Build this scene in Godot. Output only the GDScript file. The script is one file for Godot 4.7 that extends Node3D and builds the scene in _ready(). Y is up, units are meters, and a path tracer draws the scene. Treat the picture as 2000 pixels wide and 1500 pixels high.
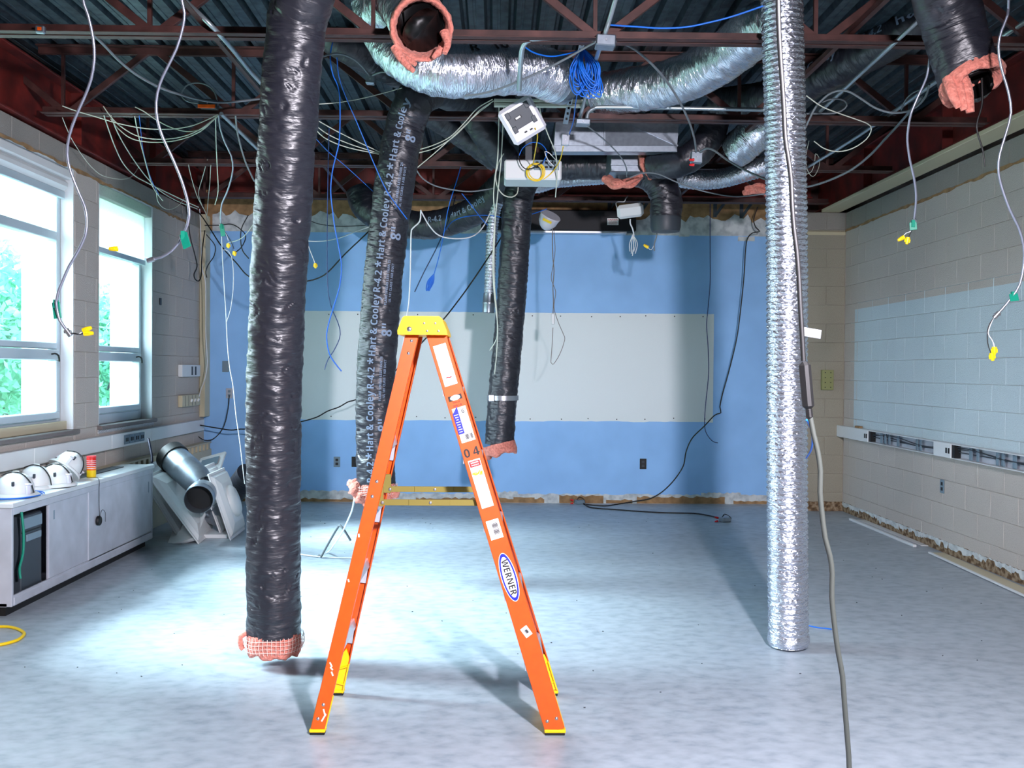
extends Node3D
# A classroom under renovation: stripped ceiling with open steel joists, hanging flexible ducts, loose cables and an orange step ladder.
# Units are metres. The camera stands at x = 0, z = 0, eye height 1.508; the far wall is at z = -11.25.

class MB:  # collects triangles for one mesh
	var v := PackedVector3Array()
	var n := PackedVector3Array()
	var uv := PackedVector2Array()
	var c := PackedColorArray()
	var ix := PackedInt32Array()
	var col := Color.WHITE

	func vert(p: Vector3, nn: Vector3, t := Vector2.ZERO) -> int:
		v.push_back(p)
		n.push_back(nn)
		uv.push_back(t)
		c.push_back(col)
		return v.size() - 1

	func tri(a: int, b: int, d: int) -> void:
		var g := (v[b] - v[a]).cross(v[d] - v[a])
		ix.push_back(a)
		if g.dot(n[a] + n[b] + n[d]) > 0.0:
			ix.push_back(d)
			ix.push_back(b)
		else:
			ix.push_back(b)
			ix.push_back(d)

	func face(pts: Array, nrm: Vector3) -> void:
		var base := v.size()
		var e := (pts[1] - pts[0]) as Vector3
		e = e.normalized()
		var f := nrm.cross(e)
		for p in pts:
			vert(p, nrm, Vector2((p - pts[0]).dot(e), (p - pts[0]).dot(f)))
		for i in range(1, pts.size() - 1):
			tri(base, base + i, base + i + 1)

	func box(xf: Transform3D, size: Vector3, bev := 0.0) -> void:
		var h := size * 0.5
		var b := minf(bev, minf(h.x, minf(h.y, h.z)) * 0.9)
		var bs := xf.basis
		for i in 3:
			var j := (i + 1) % 3
			var k := (i + 2) % 3
			for s in [-1.0, 1.0]:
				var q := []
				for w in [[-1, -1], [1, -1], [1, 1], [-1, 1]]:
					var p := Vector3.ZERO
					p[i] = s * h[i]
					p[j] = w[0] * (h[j] - b)
					p[k] = w[1] * (h[k] - b)
					q.append(xf * p)
				var nn := Vector3.ZERO
				nn[i] = s
				face(q, (bs * nn).normalized())
		if b <= 0.0:
			return
		for i in 3:
			var j := (i + 1) % 3
			var k := (i + 2) % 3
			for si in [-1.0, 1.0]:
				for sj in [-1.0, 1.0]:
					var q := []
					for w in [[0, -1.0], [1, -1.0], [1, 1.0], [0, 1.0]]:
						var p := Vector3.ZERO
						p[i] = si * (h[i] if w[0] == 0 else h[i] - b)
						p[j] = sj * (h[j] - b if w[0] == 0 else h[j])
						p[k] = w[1] * (h[k] - b)
						q.append(xf * p)
					var nn := Vector3.ZERO
					nn[i] = si
					nn[j] = sj
					face(q, (bs * nn).normalized())
		for sx in [-1.0, 1.0]:
			for sy in [-1.0, 1.0]:
				for sz in [-1.0, 1.0]:
					face([xf * Vector3(sx * h.x, sy * (h.y - b), sz * (h.z - b)), xf * Vector3(sx * (h.x - b), sy * h.y, sz * (h.z - b)), xf * Vector3(sx * (h.x - b), sy * (h.y - b), sz * h.z)], (bs * Vector3(sx, sy, sz)).normalized())

	func bx(lo: Vector3, hi: Vector3, bev := 0.0) -> void:  # a box between two corners
		box(Transform3D(Basis(), (lo + hi) * 0.5), (hi - lo).abs(), bev)

	func bar(a: Vector3, b: Vector3, w: float, d: float, side := Vector3.ZERO, bev := 0.0) -> void:  # a bar from a to b, w along side, d across it
		var y := (b - a).normalized()
		var x := side
		if x == Vector3.ZERO:
			x = Vector3.UP if absf(y.y) < 0.9 else Vector3.RIGHT
		x = (x - y * x.dot(y)).normalized()
		box(Transform3D(Basis(x, y, x.cross(y)), (a + b) * 0.5), Vector3(w, a.distance_to(b), d), bev)

	func tube(p: PackedVector3Array, r: float, seg := 8, r1 := -1.0, ring := 0.0) -> void:  # ring: depth of the fine ribs of armoured cable
		var k := p.size()
		var t := (p[1] - p[0]).normalized()
		var u := (Vector3.UP if absf(t.y) < 0.9 else Vector3.RIGHT).cross(t).normalized()
		var base := v.size()
		var s := 0.0
		for i in k:
			var tt := (p[mini(i + 1, k - 1)] - p[maxi(i - 1, 0)]).normalized()
			u = (u - tt * u.dot(tt)).normalized()
			var w := tt.cross(u)
			if i > 0:
				s += p[i].distance_to(p[i - 1])
			var rr := r if r1 < 0.0 else lerpf(r, r1, float(i) / (k - 1))
			if ring > 0.0 and i % 2 == 0:
				rr -= ring
			for j in seg + 1:
				var a := TAU * j / seg
				var d := u * cos(a) + w * sin(a)
				vert(p[i] + d * rr, d, Vector2(float(j) / seg, s))
		for i in k - 1:
			for j in seg:
				var a := base + i * (seg + 1) + j
				tri(a, a + 1, a + seg + 1)
				tri(a + 1, a + seg + 2, a + seg + 1)
		for e in [0, k - 1]:
			var nn := (p[0] - p[1]).normalized() if e == 0 else (p[k - 1] - p[k - 2]).normalized()
			var m := vert(p[e], nn)
			for j in seg + 1:
				vert(v[base + e * (seg + 1) + j], nn)
			for j in seg:
				tri(m, m + 1 + j, m + 2 + j)

	func lathe(prof: Array, xf: Transform3D, seg := 24, flat := false) -> void:  # prof: Vector2(radius, height) from one end to the other, turned round xf's y
		for i in prof.size() - 1:
			var a: Vector2 = prof[i]
			var b: Vector2 = prof[i + 1]
			var dn := Vector2(b.y - a.y, a.x - b.x).normalized()
			var base := v.size()
			for j in seg + 1:
				var th := TAU * j / seg
				var dir := Vector3(cos(th), 0, sin(th))
				var nn := (xf.basis * (dir * dn.x + Vector3.UP * dn.y)).normalized()
				var na := nn
				var nb := nn
				if not flat:
					if i > 0:
						var q: Vector2 = prof[i - 1]
						var d0 := Vector2(a.y - q.y, q.x - a.x).normalized()
						if d0.dot(dn) > 0.6:
							var m0 := (d0 + dn).normalized()
							na = (xf.basis * (dir * m0.x + Vector3.UP * m0.y)).normalized()
					if i < prof.size() - 2:
						var q: Vector2 = prof[i + 2]
						var d1 := Vector2(q.y - b.y, b.x - q.x).normalized()
						if d1.dot(dn) > 0.6:
							var m1 := (d1 + dn).normalized()
							nb = (xf.basis * (dir * m1.x + Vector3.UP * m1.y)).normalized()
				vert(xf * (dir * a.x + Vector3.UP * a.y), na, Vector2(float(j) / seg, a.y))
				vert(xf * (dir * b.x + Vector3.UP * b.y), nb, Vector2(float(j) / seg, b.y))
			for j in seg:
				var q := base + j * 2
				tri(q, q + 2, q + 1)
				tri(q + 2, q + 3, q + 1)

	func prism(poly: PackedVector2Array, z0: float, z1: float, xf: Transform3D) -> void:
		var ids := Geometry2D.triangulate_polygon(poly)
		for z in [z0, z1]:
			var nn := (xf.basis.z if z == maxf(z0, z1) else -xf.basis.z).normalized()
			var base := v.size()
			for q in poly:
				vert(xf * Vector3(q.x, q.y, z), nn, q)
			for i in range(0, ids.size(), 3):
				tri(base + ids[i], base + ids[i + 1], base + ids[i + 2])
		var mid := Vector2.ZERO
		var turn := 0.0
		for i in poly.size():
			turn += poly[i].cross(poly[(i + 1) % poly.size()])
		for i in poly.size():
			var a := poly[i]
			var b := poly[(i + 1) % poly.size()]
			var e := (b - a).normalized()
			var o := Vector2(e.y, -e.x) * signf(turn)
			face([xf * Vector3(a.x, a.y, z0), xf * Vector3(b.x, b.y, z0), xf * Vector3(b.x, b.y, z1), xf * Vector3(a.x, a.y, z1)], (xf.basis * Vector3(o.x, o.y, 0)).normalized())

	func arrays(a: Array, xf: Transform3D) -> void:
		var base := v.size()
		var pv: PackedVector3Array = a[Mesh.ARRAY_VERTEX]
		var pn: PackedVector3Array = a[Mesh.ARRAY_NORMAL]
		for i in pv.size():
			vert(xf * pv[i], (xf.basis * pn[i]).normalized())
		var pi: PackedInt32Array = a[Mesh.ARRAY_INDEX]
		for i in range(0, pi.size(), 3):
			tri(base + pi[i], base + pi[i + 1], base + pi[i + 2])

	func ball(at: Vector3, r: Vector3, seg := 12) -> void:
		var rows := maxi(4, seg / 2)
		var base := v.size()
		for i in rows + 1:
			var p := PI * i / rows
			for j in seg + 1:
				var t := TAU * j / seg
				var d := Vector3(sin(p) * cos(t), cos(p), sin(p) * sin(t))
				vert(at + d * r, (d / r).normalized(), Vector2(float(j) / seg, float(i) / rows))
		for i in rows:
			for j in seg:
				var a := base + i * (seg + 1) + j
				tri(a, a + 1, a + seg + 1)
				tri(a + 1, a + seg + 2, a + seg + 1)

	func mesh(off := Vector3.ZERO) -> ArrayMesh:
		var a := []
		a.resize(Mesh.ARRAY_MAX)
		if off != Vector3.ZERO:
			for i in v.size():
				v[i] -= off
		a[Mesh.ARRAY_VERTEX] = v
		a[Mesh.ARRAY_NORMAL] = n
		a[Mesh.ARRAY_TEX_UV] = uv
		a[Mesh.ARRAY_COLOR] = c
		a[Mesh.ARRAY_INDEX] = ix
		var m := ArrayMesh.new()
		m.add_surface_from_arrays(Mesh.PRIMITIVE_TRIANGLES, a)
		return m


var M := {}
var used := {}
var sans := SystemFont.new()
var heavy := SystemFont.new()
var noise := FastNoiseLite.new()
var rng := RandomNumberGenerator.new()


func numbered(called: String) -> String:
	if not used.has(called):
		used[called] = 0
		return called
	used[called] += 1
	return "%s_%03d" % [called, used[called]]


func tag(o: Node3D, label: String, category := "", group := "", kind := "") -> void:
	if label:
		o.set_meta("label", label)
	if category:
		o.set_meta("category", category)
	if group:
		o.set_meta("group", group)
	if kind:
		o.set_meta("kind", kind)


func thing(called: String, label: String, category: String, at: Vector3, group := "") -> Node3D:
	var o := Node3D.new()
	o.name = numbered(called)
	o.position = at
	add_child(o)
	tag(o, label, category, group)
	return o


func part(root: Node3D, called: String, mb: MB, mat: Material, label := "", under: Node3D = null) -> MeshInstance3D:  # mb holds places in the room; root stands unturned
	var o := MeshInstance3D.new()
	o.name = called
	o.mesh = mb.mesh(root.position)
	o.material_override = mat
	(under if under else root).add_child(o, true)
	if label:
		o.set_meta("label", label)
	return o


func solo(called: String, label: String, category: String, mb: MB, mat: Material, at: Vector3, group := "") -> MeshInstance3D:
	var o := MeshInstance3D.new()
	o.name = numbered(called)
	o.mesh = mb.mesh(at)
	o.position = at
	o.material_override = mat
	add_child(o)
	tag(o, label, category, group)
	return o


func struct(called: String, label: String, mb: MB, mat: Material) -> MeshInstance3D:
	var o := MeshInstance3D.new()
	o.name = called
	o.mesh = mb.mesh()
	o.material_override = mat
	add_child(o)
	tag(o, label, "", "", "structure")
	return o


func smooth(pts: Array, step := 0.03) -> PackedVector3Array:  # a Catmull-Rom curve through the points
	var out := PackedVector3Array()
	var k := pts.size()
	for i in k - 1:
		var a: Vector3 = pts[i]
		var b: Vector3 = pts[i + 1]
		var p: Vector3 = pts[i - 1] if i > 0 else a * 2.0 - b
		var q: Vector3 = pts[i + 2] if i + 2 < k else b * 2.0 - a
		var m := maxi(1, int(ceil(a.distance_to(b) / step)))
		for j in m:
			out.push_back(a.cubic_interpolate(b, p, q, float(j) / m))
	out.push_back(pts[k - 1])
	return out


func evened(p: PackedVector3Array, step: float) -> PackedVector3Array:  # the same curve in even steps
	var c3 := Curve3D.new()
	c3.bake_interval = step
	for q in p:
		c3.add_point(q)
	var long := c3.get_baked_length()
	var m := maxi(2, int(long / step))
	var out := PackedVector3Array()
	for i in m + 1:
		out.push_back(c3.sample_baked(long * i / m))
	return out


func mat(color: Color, rough := 0.6, metal := 0.0) -> StandardMaterial3D:
	var m := StandardMaterial3D.new()
	m.albedo_color = color
	m.roughness = rough
	m.metallic = metal
	return m


func noise_tex(seed_: int, freq: float, ramp: Array, oct := 4, size := 512, normal := 0.0) -> NoiseTexture2D:
	var f := FastNoiseLite.new()
	f.seed = seed_
	f.noise_type = FastNoiseLite.TYPE_SIMPLEX_SMOOTH
	f.frequency = freq
	f.fractal_octaves = oct
	var t := NoiseTexture2D.new()
	t.width = size
	t.height = size
	t.seamless = true
	t.noise = f
	if normal > 0.0:
		t.as_normal_map = true
		t.bump_strength = normal
	if ramp:
		var g := Gradient.new()
		var at := PackedFloat32Array()
		var tone := PackedColorArray()
		for i in range(0, ramp.size(), 2):
			at.push_back(ramp[i])
			tone.push_back(ramp[i + 1])
		g.offsets = at
		g.colors = tone
		t.color_ramp = g
	return t


func tri_tex(m: StandardMaterial3D, t: Texture2D, scale: float, world := true) -> StandardMaterial3D:
	m.albedo_texture = t
	m.uv1_triplanar = true
	m.uv1_world_triplanar = world
	m.uv1_scale = Vector3.ONE * scale
	return m


func bumpy(m: StandardMaterial3D, t: Texture2D, cm: float) -> StandardMaterial3D:
	m.heightmap_enabled = true
	m.heightmap_texture = t
	m.heightmap_scale = cm
	return m


func letters(mb: MB, s: String, size: float, xf: Transform3D, bold := true) -> void:  # flat lettering, centred on xf
	var tm := TextMesh.new()
	tm.font = heavy if bold else sans
	tm.text = s
	tm.font_size = 48
	tm.pixel_size = size / 48.0
	tm.depth = 0.0
	tm.curve_step = 1.5
	mb.arrays(tm.get_mesh_arrays(), xf)


func _ready() -> void:
	var cam := Camera3D.new()
	cam.name = "camera"
	cam.position = Vector3(0, 1.508, 0)
	cam.rotation = Vector3(-0.01429, -0.01554, 0.00750)
	cam.fov = 42.193
	cam.near = 0.05
	cam.far = 200.0
	add_child(cam)
	var env := Environment.new()
	env.background_mode = Environment.BG_SKY
	var sky := Sky.new()
	var ps := ProceduralSkyMaterial.new()
	ps.sky_top_color = Color(0.78, 0.92, 1.0)
	ps.sky_horizon_color = Color(0.9, 0.97, 1.0)
	ps.ground_bottom_color = Color(0.45, 0.5, 0.48)
	ps.ground_horizon_color = Color(0.8, 0.88, 0.88)
	sky.sky_material = ps
	env.sky = sky
	env.background_energy_multiplier = 7.0
	env.tonemap_mode = Environment.TONE_MAPPER_LINEAR
	env.tonemap_exposure = 1.85
	env.sdfgi_enabled = true
	env.ssao_enabled = true
	env.ssil_enabled = true
	var we := WorldEnvironment.new()
	we.name = "world_environment"
	we.environment = env
	add_child(we)
	# the hazy sun comes in through the two windows, low over the trees
	var sun := DirectionalLight3D.new()
	sun.name = "hazy_sun"
	sun.light_color = Color(0.86, 0.96, 1.0)
	sun.light_energy = 6.0
	sun.light_angular_distance = 26.0
	sun.shadow_enabled = true
	sun.sky_mode = DirectionalLight3D.SKY_MODE_LIGHT_ONLY
	add_child(sun)
	sun.look_at_from_position(Vector3.ZERO, Vector3(1.0, -0.8, 0.02))
	sans.font_names = PackedStringArray(["Droid Sans"])
	heavy.font_names = PackedStringArray(["Droid Sans"])
	heavy.font_weight = 700
	rng.seed = 7
	noise.seed = 11
	noise.noise_type = FastNoiseLite.TYPE_SIMPLEX_SMOOTH
	noise.frequency = 1.0
	noise.fractal_type = FastNoiseLite.FRACTAL_NONE
	materials()
	work_light()
	shell()
	windows()
	outside()
	joists_and_beams()
	ducts()
	ceiling_gear()
	cables()
	wall_gear()
	cabinet()
	diffusers()
	ladder()
	floor_things()


func materials() -> void:
	var concrete := mat(Color(1, 1, 1), 0.5)
	tri_tex(concrete, noise_tex(3, 0.009, [0.0, Color(0.53, 0.585, 0.63), 0.35, Color(0.61, 0.655, 0.69), 0.6, Color(0.64, 0.685, 0.72), 1.0, Color(0.675, 0.72, 0.755)], 8, 2048), 0.3)
	concrete.uv1_scale = Vector3(0.42, 0.4, 0.62)
	concrete.roughness_texture = noise_tex(4, 0.01, [0.0, Color(0.6, 0.6, 0.6), 1.0, Color(1, 1, 1)], 4, 512)
	M.floor = concrete
	var grain := noise_tex(8, 0.09, [0.0, Color(0.92, 0.92, 0.92), 0.5, Color(0.98, 0.98, 0.98), 1.0, Color(1, 1, 1)], 3, 512)
	var block := mat(Color(1, 1, 1), 0.75)
	block.vertex_color_use_as_albedo = true
	tri_tex(block, grain, 1.6)
	bumpy(block, noise_tex(9, 0.12, [], 3, 512), 0.25)
	M.block = block
	M.mortar = tri_tex(mat(Color(0.72, 0.68, 0.64), 0.85), grain, 1.6)
	M.blue = tri_tex(mat(Color(0.58, 0.78, 0.98), 0.55), noise_tex(14, 0.01, [0.0, Color(0.93, 0.94, 0.95), 1.0, Color(1, 1, 1)], 3, 512), 0.35)
	M.pale = tri_tex(mat(Color(0.90, 0.935, 0.935), 0.5), grain, 4.0)
	M.plaster = tri_tex(mat(Color(0.84, 0.86, 0.86), 0.8), noise_tex(15, 0.02, [0.0, Color(0.72, 0.74, 0.76), 0.6, Color(0.97, 0.97, 0.97), 1.0, Color(1, 1, 1)], 4, 512), 0.8)
	M.tan = tri_tex(mat(Color(0.70, 0.55, 0.38), 0.85), noise_tex(16, 0.02, [0.0, Color(0.7, 0.7, 0.7), 1.0, Color(1, 1, 1)], 4, 512), 0.8)
	M.base = tri_tex(mat(Color(1, 1, 1), 0.9), noise_tex(17, 0.02, [0.0, Color(0.24, 0.17, 0.11), 0.4, Color(0.42, 0.33, 0.23), 0.6, Color(0.55, 0.47, 0.37), 1.0, Color(0.68, 0.62, 0.54)], 6, 512), 1.6)
	M.deck = tri_tex(mat(Color(0.31, 0.37, 0.40), 0.42, 0.55), noise_tex(19, 0.03, [0.0, Color(0.45, 0.48, 0.5), 0.5, Color(0.75, 0.78, 0.8), 1.0, Color(1, 1, 1)], 4, 512), 0.7)
	M.joist = tri_tex(mat(Color(0.34, 0.20, 0.18), 0.55, 0.1), noise_tex(20, 0.03, [0.0, Color(0.6, 0.55, 0.55), 1.0, Color(1, 1, 1)], 3, 256), 0.8)
	M.beam = tri_tex(mat(Color(0.50, 0.13, 0.09), 0.6), noise_tex(21, 0.02, [0.0, Color(0.55, 0.5, 0.5), 1.0, Color(1, 1, 1)], 4, 256), 0.6)
	M.black = mat(Color(0.125, 0.13, 0.165), 0.40)
	M.black.metallic_specular = 0.6
	bumpy(M.black, noise_tex(23, 0.012, [], 4, 512), 0.3)
	M.black.uv1_scale = Vector3(1, 5, 1)
	M.foil = mat(Color(0.86, 0.88, 0.92), 0.27, 0.95)
	bumpy(M.foil, noise_tex(24, 0.035, [], 4, 512), 0.45)
	M.foil.uv1_scale = Vector3(1, 6, 1)
	M.galv = tri_tex(mat(Color(0.60, 0.64, 0.68), 0.36, 0.85), noise_tex(25, 0.05, [0.0, Color(0.88, 0.88, 0.88), 1.0, Color(1, 1, 1)], 3, 256), 1.5)
	M.pink = tri_tex(mat(Color(0.97, 0.62, 0.55), 1.0), noise_tex(26, 0.06, [0.0, Color(0.7, 0.62, 0.6), 1.0, Color(1, 1, 1)], 4, 256), 2.5)
	M.pink.rim_enabled = true
	M.pink.rim = 0.4
	bumpy(M.pink, noise_tex(27, 0.08, [], 3, 256), 0.8)
	M.net = mat(Color(0.95, 0.86, 0.82), 0.8)
	M.liner = mat(Color(0.02, 0.02, 0.025), 0.45)
	M.ink = mat(Color(0.50, 0.57, 0.66), 0.6)
	M.white = mat(Color(0.86, 0.87, 0.87), 0.45)
	M.white_plastic = mat(Color(0.83, 0.83, 0.86), 0.35)
	M.cabinet = tri_tex(mat(Color(0.74, 0.76, 0.80), 0.45), noise_tex(28, 0.02, [0.0, Color(0.9, 0.9, 0.9), 1.0, Color(1, 1, 1)], 3, 256), 0.8)
	M.top = mat(Color(0.80, 0.82, 0.83), 0.4)
	M.charcoal = mat(Color(0.20, 0.23, 0.26), 0.5)
	M.dark = mat(Color(0.03, 0.035, 0.04), 0.6)
	M.clear = mat(Color(0.5, 0.51, 0.53, 0.4), 0.3)
	M.clear.transparency = BaseMaterial3D.TRANSPARENCY_ALPHA
	M.rubber = mat(Color(0.035, 0.035, 0.04), 0.55)
	M.grey_cable = mat(Color(0.42, 0.45, 0.47), 0.5)
	M.armour = mat(Color(0.62, 0.64, 0.70), 0.35, 0.75)
	M.pale_cable = mat(Color(0.78, 0.80, 0.74), 0.55)
	M.white_cable = mat(Color(0.86, 0.87, 0.88), 0.5)
	M.blue_cable = mat(Color(0.03, 0.40, 0.80), 0.45)
	M.yellow = mat(Color(0.95, 0.80, 0.04), 0.4)
	M.nut_red = mat(Color(0.80, 0.06, 0.08), 0.4)
	M.tape = mat(Color(0.04, 0.52, 0.42), 0.45)
	M.emt = mat(Color(0.66, 0.71, 0.73), 0.33, 0.75)
	M.orange = tri_tex(mat(Color(0.88, 0.335, 0.018), 0.4), noise_tex(30, 0.05, [0.0, Color(0.93, 0.93, 0.93), 1.0, Color(1, 1, 1)], 3, 256), 2.0, false)
	M.cap_yellow = mat(Color(1.0, 0.80, 0.05), 0.4)
	M.alu = mat(Color(0.86, 0.87, 0.90), 0.35, 0.6)
	M.brass = mat(Color(0.60, 0.54, 0.28), 0.4, 0.6)
	M.steel = mat(Color(0.72, 0.73, 0.75), 0.3, 0.9)
	M.paper = mat(Color(0.93, 0.93, 0.92), 0.5)
	M.print_black = mat(Color(0.04, 0.04, 0.05), 0.5)
	M.print_blue = mat(Color(0.06, 0.10, 0.75), 0.45)
	M.print_red = mat(Color(0.75, 0.06, 0.08), 0.45)
	M.frame = mat(Color(0.76, 0.82, 0.85), 0.4, 0.2)
	M.jamb = mat(Color(0.84, 0.86, 0.87), 0.55)
	M.shade = tri_tex(mat(Color(0.82, 0.84, 0.82), 0.8), grain, 1.0)
	M.shade.backlight_enabled = true
	M.shade.backlight = Color(0.95, 0.98, 0.97)
	M.glass = mat(Color(0.9, 0.97, 0.97, 0.06), 0.03)
	M.glass.transparency = BaseMaterial3D.TRANSPARENCY_ALPHA
	M.stone = tri_tex(mat(Color(0.45, 0.42, 0.41), 0.6), grain, 2.0)
	M.terrazzo = tri_tex(mat(Color(1, 1, 1), 0.6), noise_tex(33, 0.16, [0.0, Color(0.35, 0.37, 0.4), 0.48, Color(0.5, 0.52, 0.55), 0.52, Color(0.86, 0.87, 0.88), 1.0, Color(0.92, 0.92, 0.92)], 2, 256), 3.0)
	M.olive = mat(Color(0.55, 0.56, 0.36), 0.6)
	M.cream = mat(Color(0.78, 0.74, 0.62), 0.5)
	M.device = mat(Color(0.45, 0.53, 0.58), 0.5)
	M.lamp = mat(Color(1, 1, 1), 0.4)
	M.lamp.emission_enabled = true
	M.lamp.emission = Color(1.0, 0.93, 0.98)
	M.lamp.emission_energy_multiplier = 3.0


func work_light() -> void:  # a tripod lamp beside the photographer, just outside the frame on the right: it throws the ladder's shadow up and to the left
	var at := Vector3(1.0, 0, -0.7)
	var o := thing("work_light", "black tripod work light standing beside the camera, out of the picture", "lamp", at)
	var pole := MB.new()
	pole.tube(PackedVector3Array([at + Vector3(0, 0.25, 0), at + Vector3(0, 2.46, 0)]), 0.014, 10)
	part(o, "pole", pole, M.dark)
	for k in 3:
		var d := Vector3(cos(TAU * k / 3 + 0.4), 0, sin(TAU * k / 3 + 0.4))
		var leg := MB.new()
		leg.tube(PackedVector3Array([at + Vector3(0, 0.75, 0) + d * 0.015, at + d * 0.5 + Vector3(0, 0.012, 0)]), 0.011, 8)
		part(o, "leg", leg, M.dark)
	var head := at + Vector3(0, 2.55, 0)
	var aim := (Vector3(-0.1, 0.2, -5.0) - head).normalized()
	var bs := Basis.looking_at(aim)
	var hs := MB.new()
	hs.box(Transform3D(bs, head + bs.z * 0.05), Vector3(0.34, 0.24, 0.08), 0.012)
	part(o, "housing", hs, M.charcoal)
	var gl := MB.new()
	gl.box(Transform3D(bs, head + bs.z * 0.005), Vector3(0.30, 0.20, 0.01), 0.002)
	part(o, "lamp_face", gl, M.lamp)
	var l := SpotLight3D.new()
	l.name = "lamp"
	l.light_color = Color(0.97, 0.945, 0.99)
	l.light_energy = 24.0
	l.light_size = 0.10
	l.spot_angle = 58.0
	l.spot_angle_attenuation = 0.8
	l.spot_range = 30.0
	l.spot_attenuation = 2.0
	l.shadow_enabled = true
	add_child(l)
	l.look_at_from_position(head + aim * 0.06, head + aim * 3.0)


const COURSE := 0.2032
var block_cache := {}


func paint(c: Color) -> Color:
	return c.srgb_to_linear()


# Concrete blocks in running bond. frame: x along the wall, y up, z out of the wall. Every block is a part of the wall, its joints recessed.
func block_wall(root: Node3D, frame: Transform3D, u0: float, u1: float, y1: float, phase: float, openings: Array, plain: Color, painted: Array) -> void:
	for k in int(ceil(y1 / COURSE)):
		var ya := k * COURSE
		var yb := minf(ya + COURSE, y1)
		var start := phase + (COURSE if k % 2 else 0.0)
		var i := int(floor((u0 - start) / (2.0 * COURSE)))
		while start + i * 2.0 * COURSE < u1:
			var a := maxf(u0, start + i * 2.0 * COURSE)
			var b := minf(u1, start + (i + 1) * 2.0 * COURSE)
			i += 1
			var pieces := [Rect2(a, ya, b - a, yb - ya)]
			for o in openings:
				var left := []
				for q in pieces:
					if not q.intersects(o):
						left.append(q)
						continue
					if q.position.x < o.position.x:
						left.append(Rect2(q.position, Vector2(o.position.x - q.position.x, q.size.y)))
					if q.end.x > o.end.x:
						left.append(Rect2(Vector2(o.end.x, q.position.y), Vector2(q.end.x - o.end.x, q.size.y)))
					var xa := maxf(q.position.x, o.position.x)
					var xb := minf(q.end.x, o.end.x)
					if q.position.y < o.position.y:
						left.append(Rect2(xa, q.position.y, xb - xa, o.position.y - q.position.y))
					if q.end.y > o.end.y:
						left.append(Rect2(xa, o.end.y, xb - xa, q.end.y - o.end.y))
				pieces = left
			for q in pieces:
				if q.size.x > 0.015 and q.size.y > 0.015:
					one_block(root, frame, q, plain, painted)


func one_block(root: Node3D, frame: Transform3D, q: Rect2, plain: Color, painted: Array) -> void:
	var mid := q.get_center()
	var h := q.size * 0.5 - Vector2.ONE * 0.0008
	var us := [-h.x + 0.004, h.x - 0.004]
	var ys := [-h.y + 0.004, h.y - 0.004]
	var tone := plain
	var key := ""
	for p in painted:
		var r: Rect2 = p[0]
		if r.has_point(mid):
			tone = p[1]
		for e in [r.position.x - mid.x, r.end.x - mid.x]:
			if absf(e) < h.x - 0.01 and r.intersects(q):
				us.append(e)
				key += "u%.3f" % e
		for e in [r.position.y - mid.y, r.end.y - mid.y]:
			if absf(e) < h.y - 0.01 and r.intersects(q):
				ys.append(e)
				key += "y%.3f" % e
	key += "%.3f %.3f %s" % [h.x, h.y, tone.to_html()]
	if not block_cache.has(key):
		us.sort()
		ys.sort()
		var mb := MB.new()
		for i in us.size() - 1:
			for j in ys.size() - 1:
				var at := Vector2((us[i] + us[i + 1]) * 0.5, (ys[j] + ys[j + 1]) * 0.5) + mid
				mb.col = plain
				for p in painted:
					if p[0].has_point(at):
						mb.col = p[1]
				mb.face([Vector3(us[i], ys[j], 0), Vector3(us[i + 1], ys[j], 0), Vector3(us[i + 1], ys[j + 1], 0), Vector3(us[i], ys[j + 1], 0)], Vector3.BACK)
		mb.col = tone
		var b := 0.004
		for s in [-1.0, 1.0]:
			mb.face([Vector3(s * h.x, -h.y, -0.004), Vector3(s * h.x, h.y, -0.004), Vector3(s * (h.x - b), h.y - b, 0), Vector3(s * (h.x - b), -h.y + b, 0)], Vector3(s, 0, 1).normalized())
			mb.face([Vector3(-h.x, s * h.y, -0.004), Vector3(h.x, s * h.y, -0.004), Vector3(h.x - b, s * (h.y - b), 0), Vector3(-h.x + b, s * (h.y - b), 0)], Vector3(0, s, 1).normalized())
		block_cache[key] = mb.mesh()
	var o := MeshInstance3D.new()
	o.name = "block"
	o.mesh = block_cache[key]
	o.material_override = M.block
	o.transform = frame * Transform3D(Basis(), Vector3(mid.x, mid.y, 0))
	root.add_child(o, true)


func ragged(x0: float, x1: float, y0: float, y1: float, low: float, high: float, step: float, seed_: int) -> PackedVector2Array:  # a strip with an uneven lower and upper edge
	var r := RandomNumberGenerator.new()
	r.seed = seed_
	var out := PackedVector2Array()
	var k := int((x1 - x0) / step)
	var lows := []
	var last := 0.0
	for i in k + 1:
		if r.randf() < 0.45:
			last = r.randf_range(-1.0, 1.0)
		lows.append([last, r.randf_range(-0.25, 0.25)])
	for i in k + 1:
		out.push_back(Vector2(x0 + (x1 - x0) * i / k, y0 + low * (lows[i][0] + lows[i][1])))
	for i in k + 1:
		var j := k - i
		out.push_back(Vector2(x0 + (x1 - x0) * j / k, y1 + high * (lows[(j * 7) % (k + 1)][0] + lows[j][1])))
	return out


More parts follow.
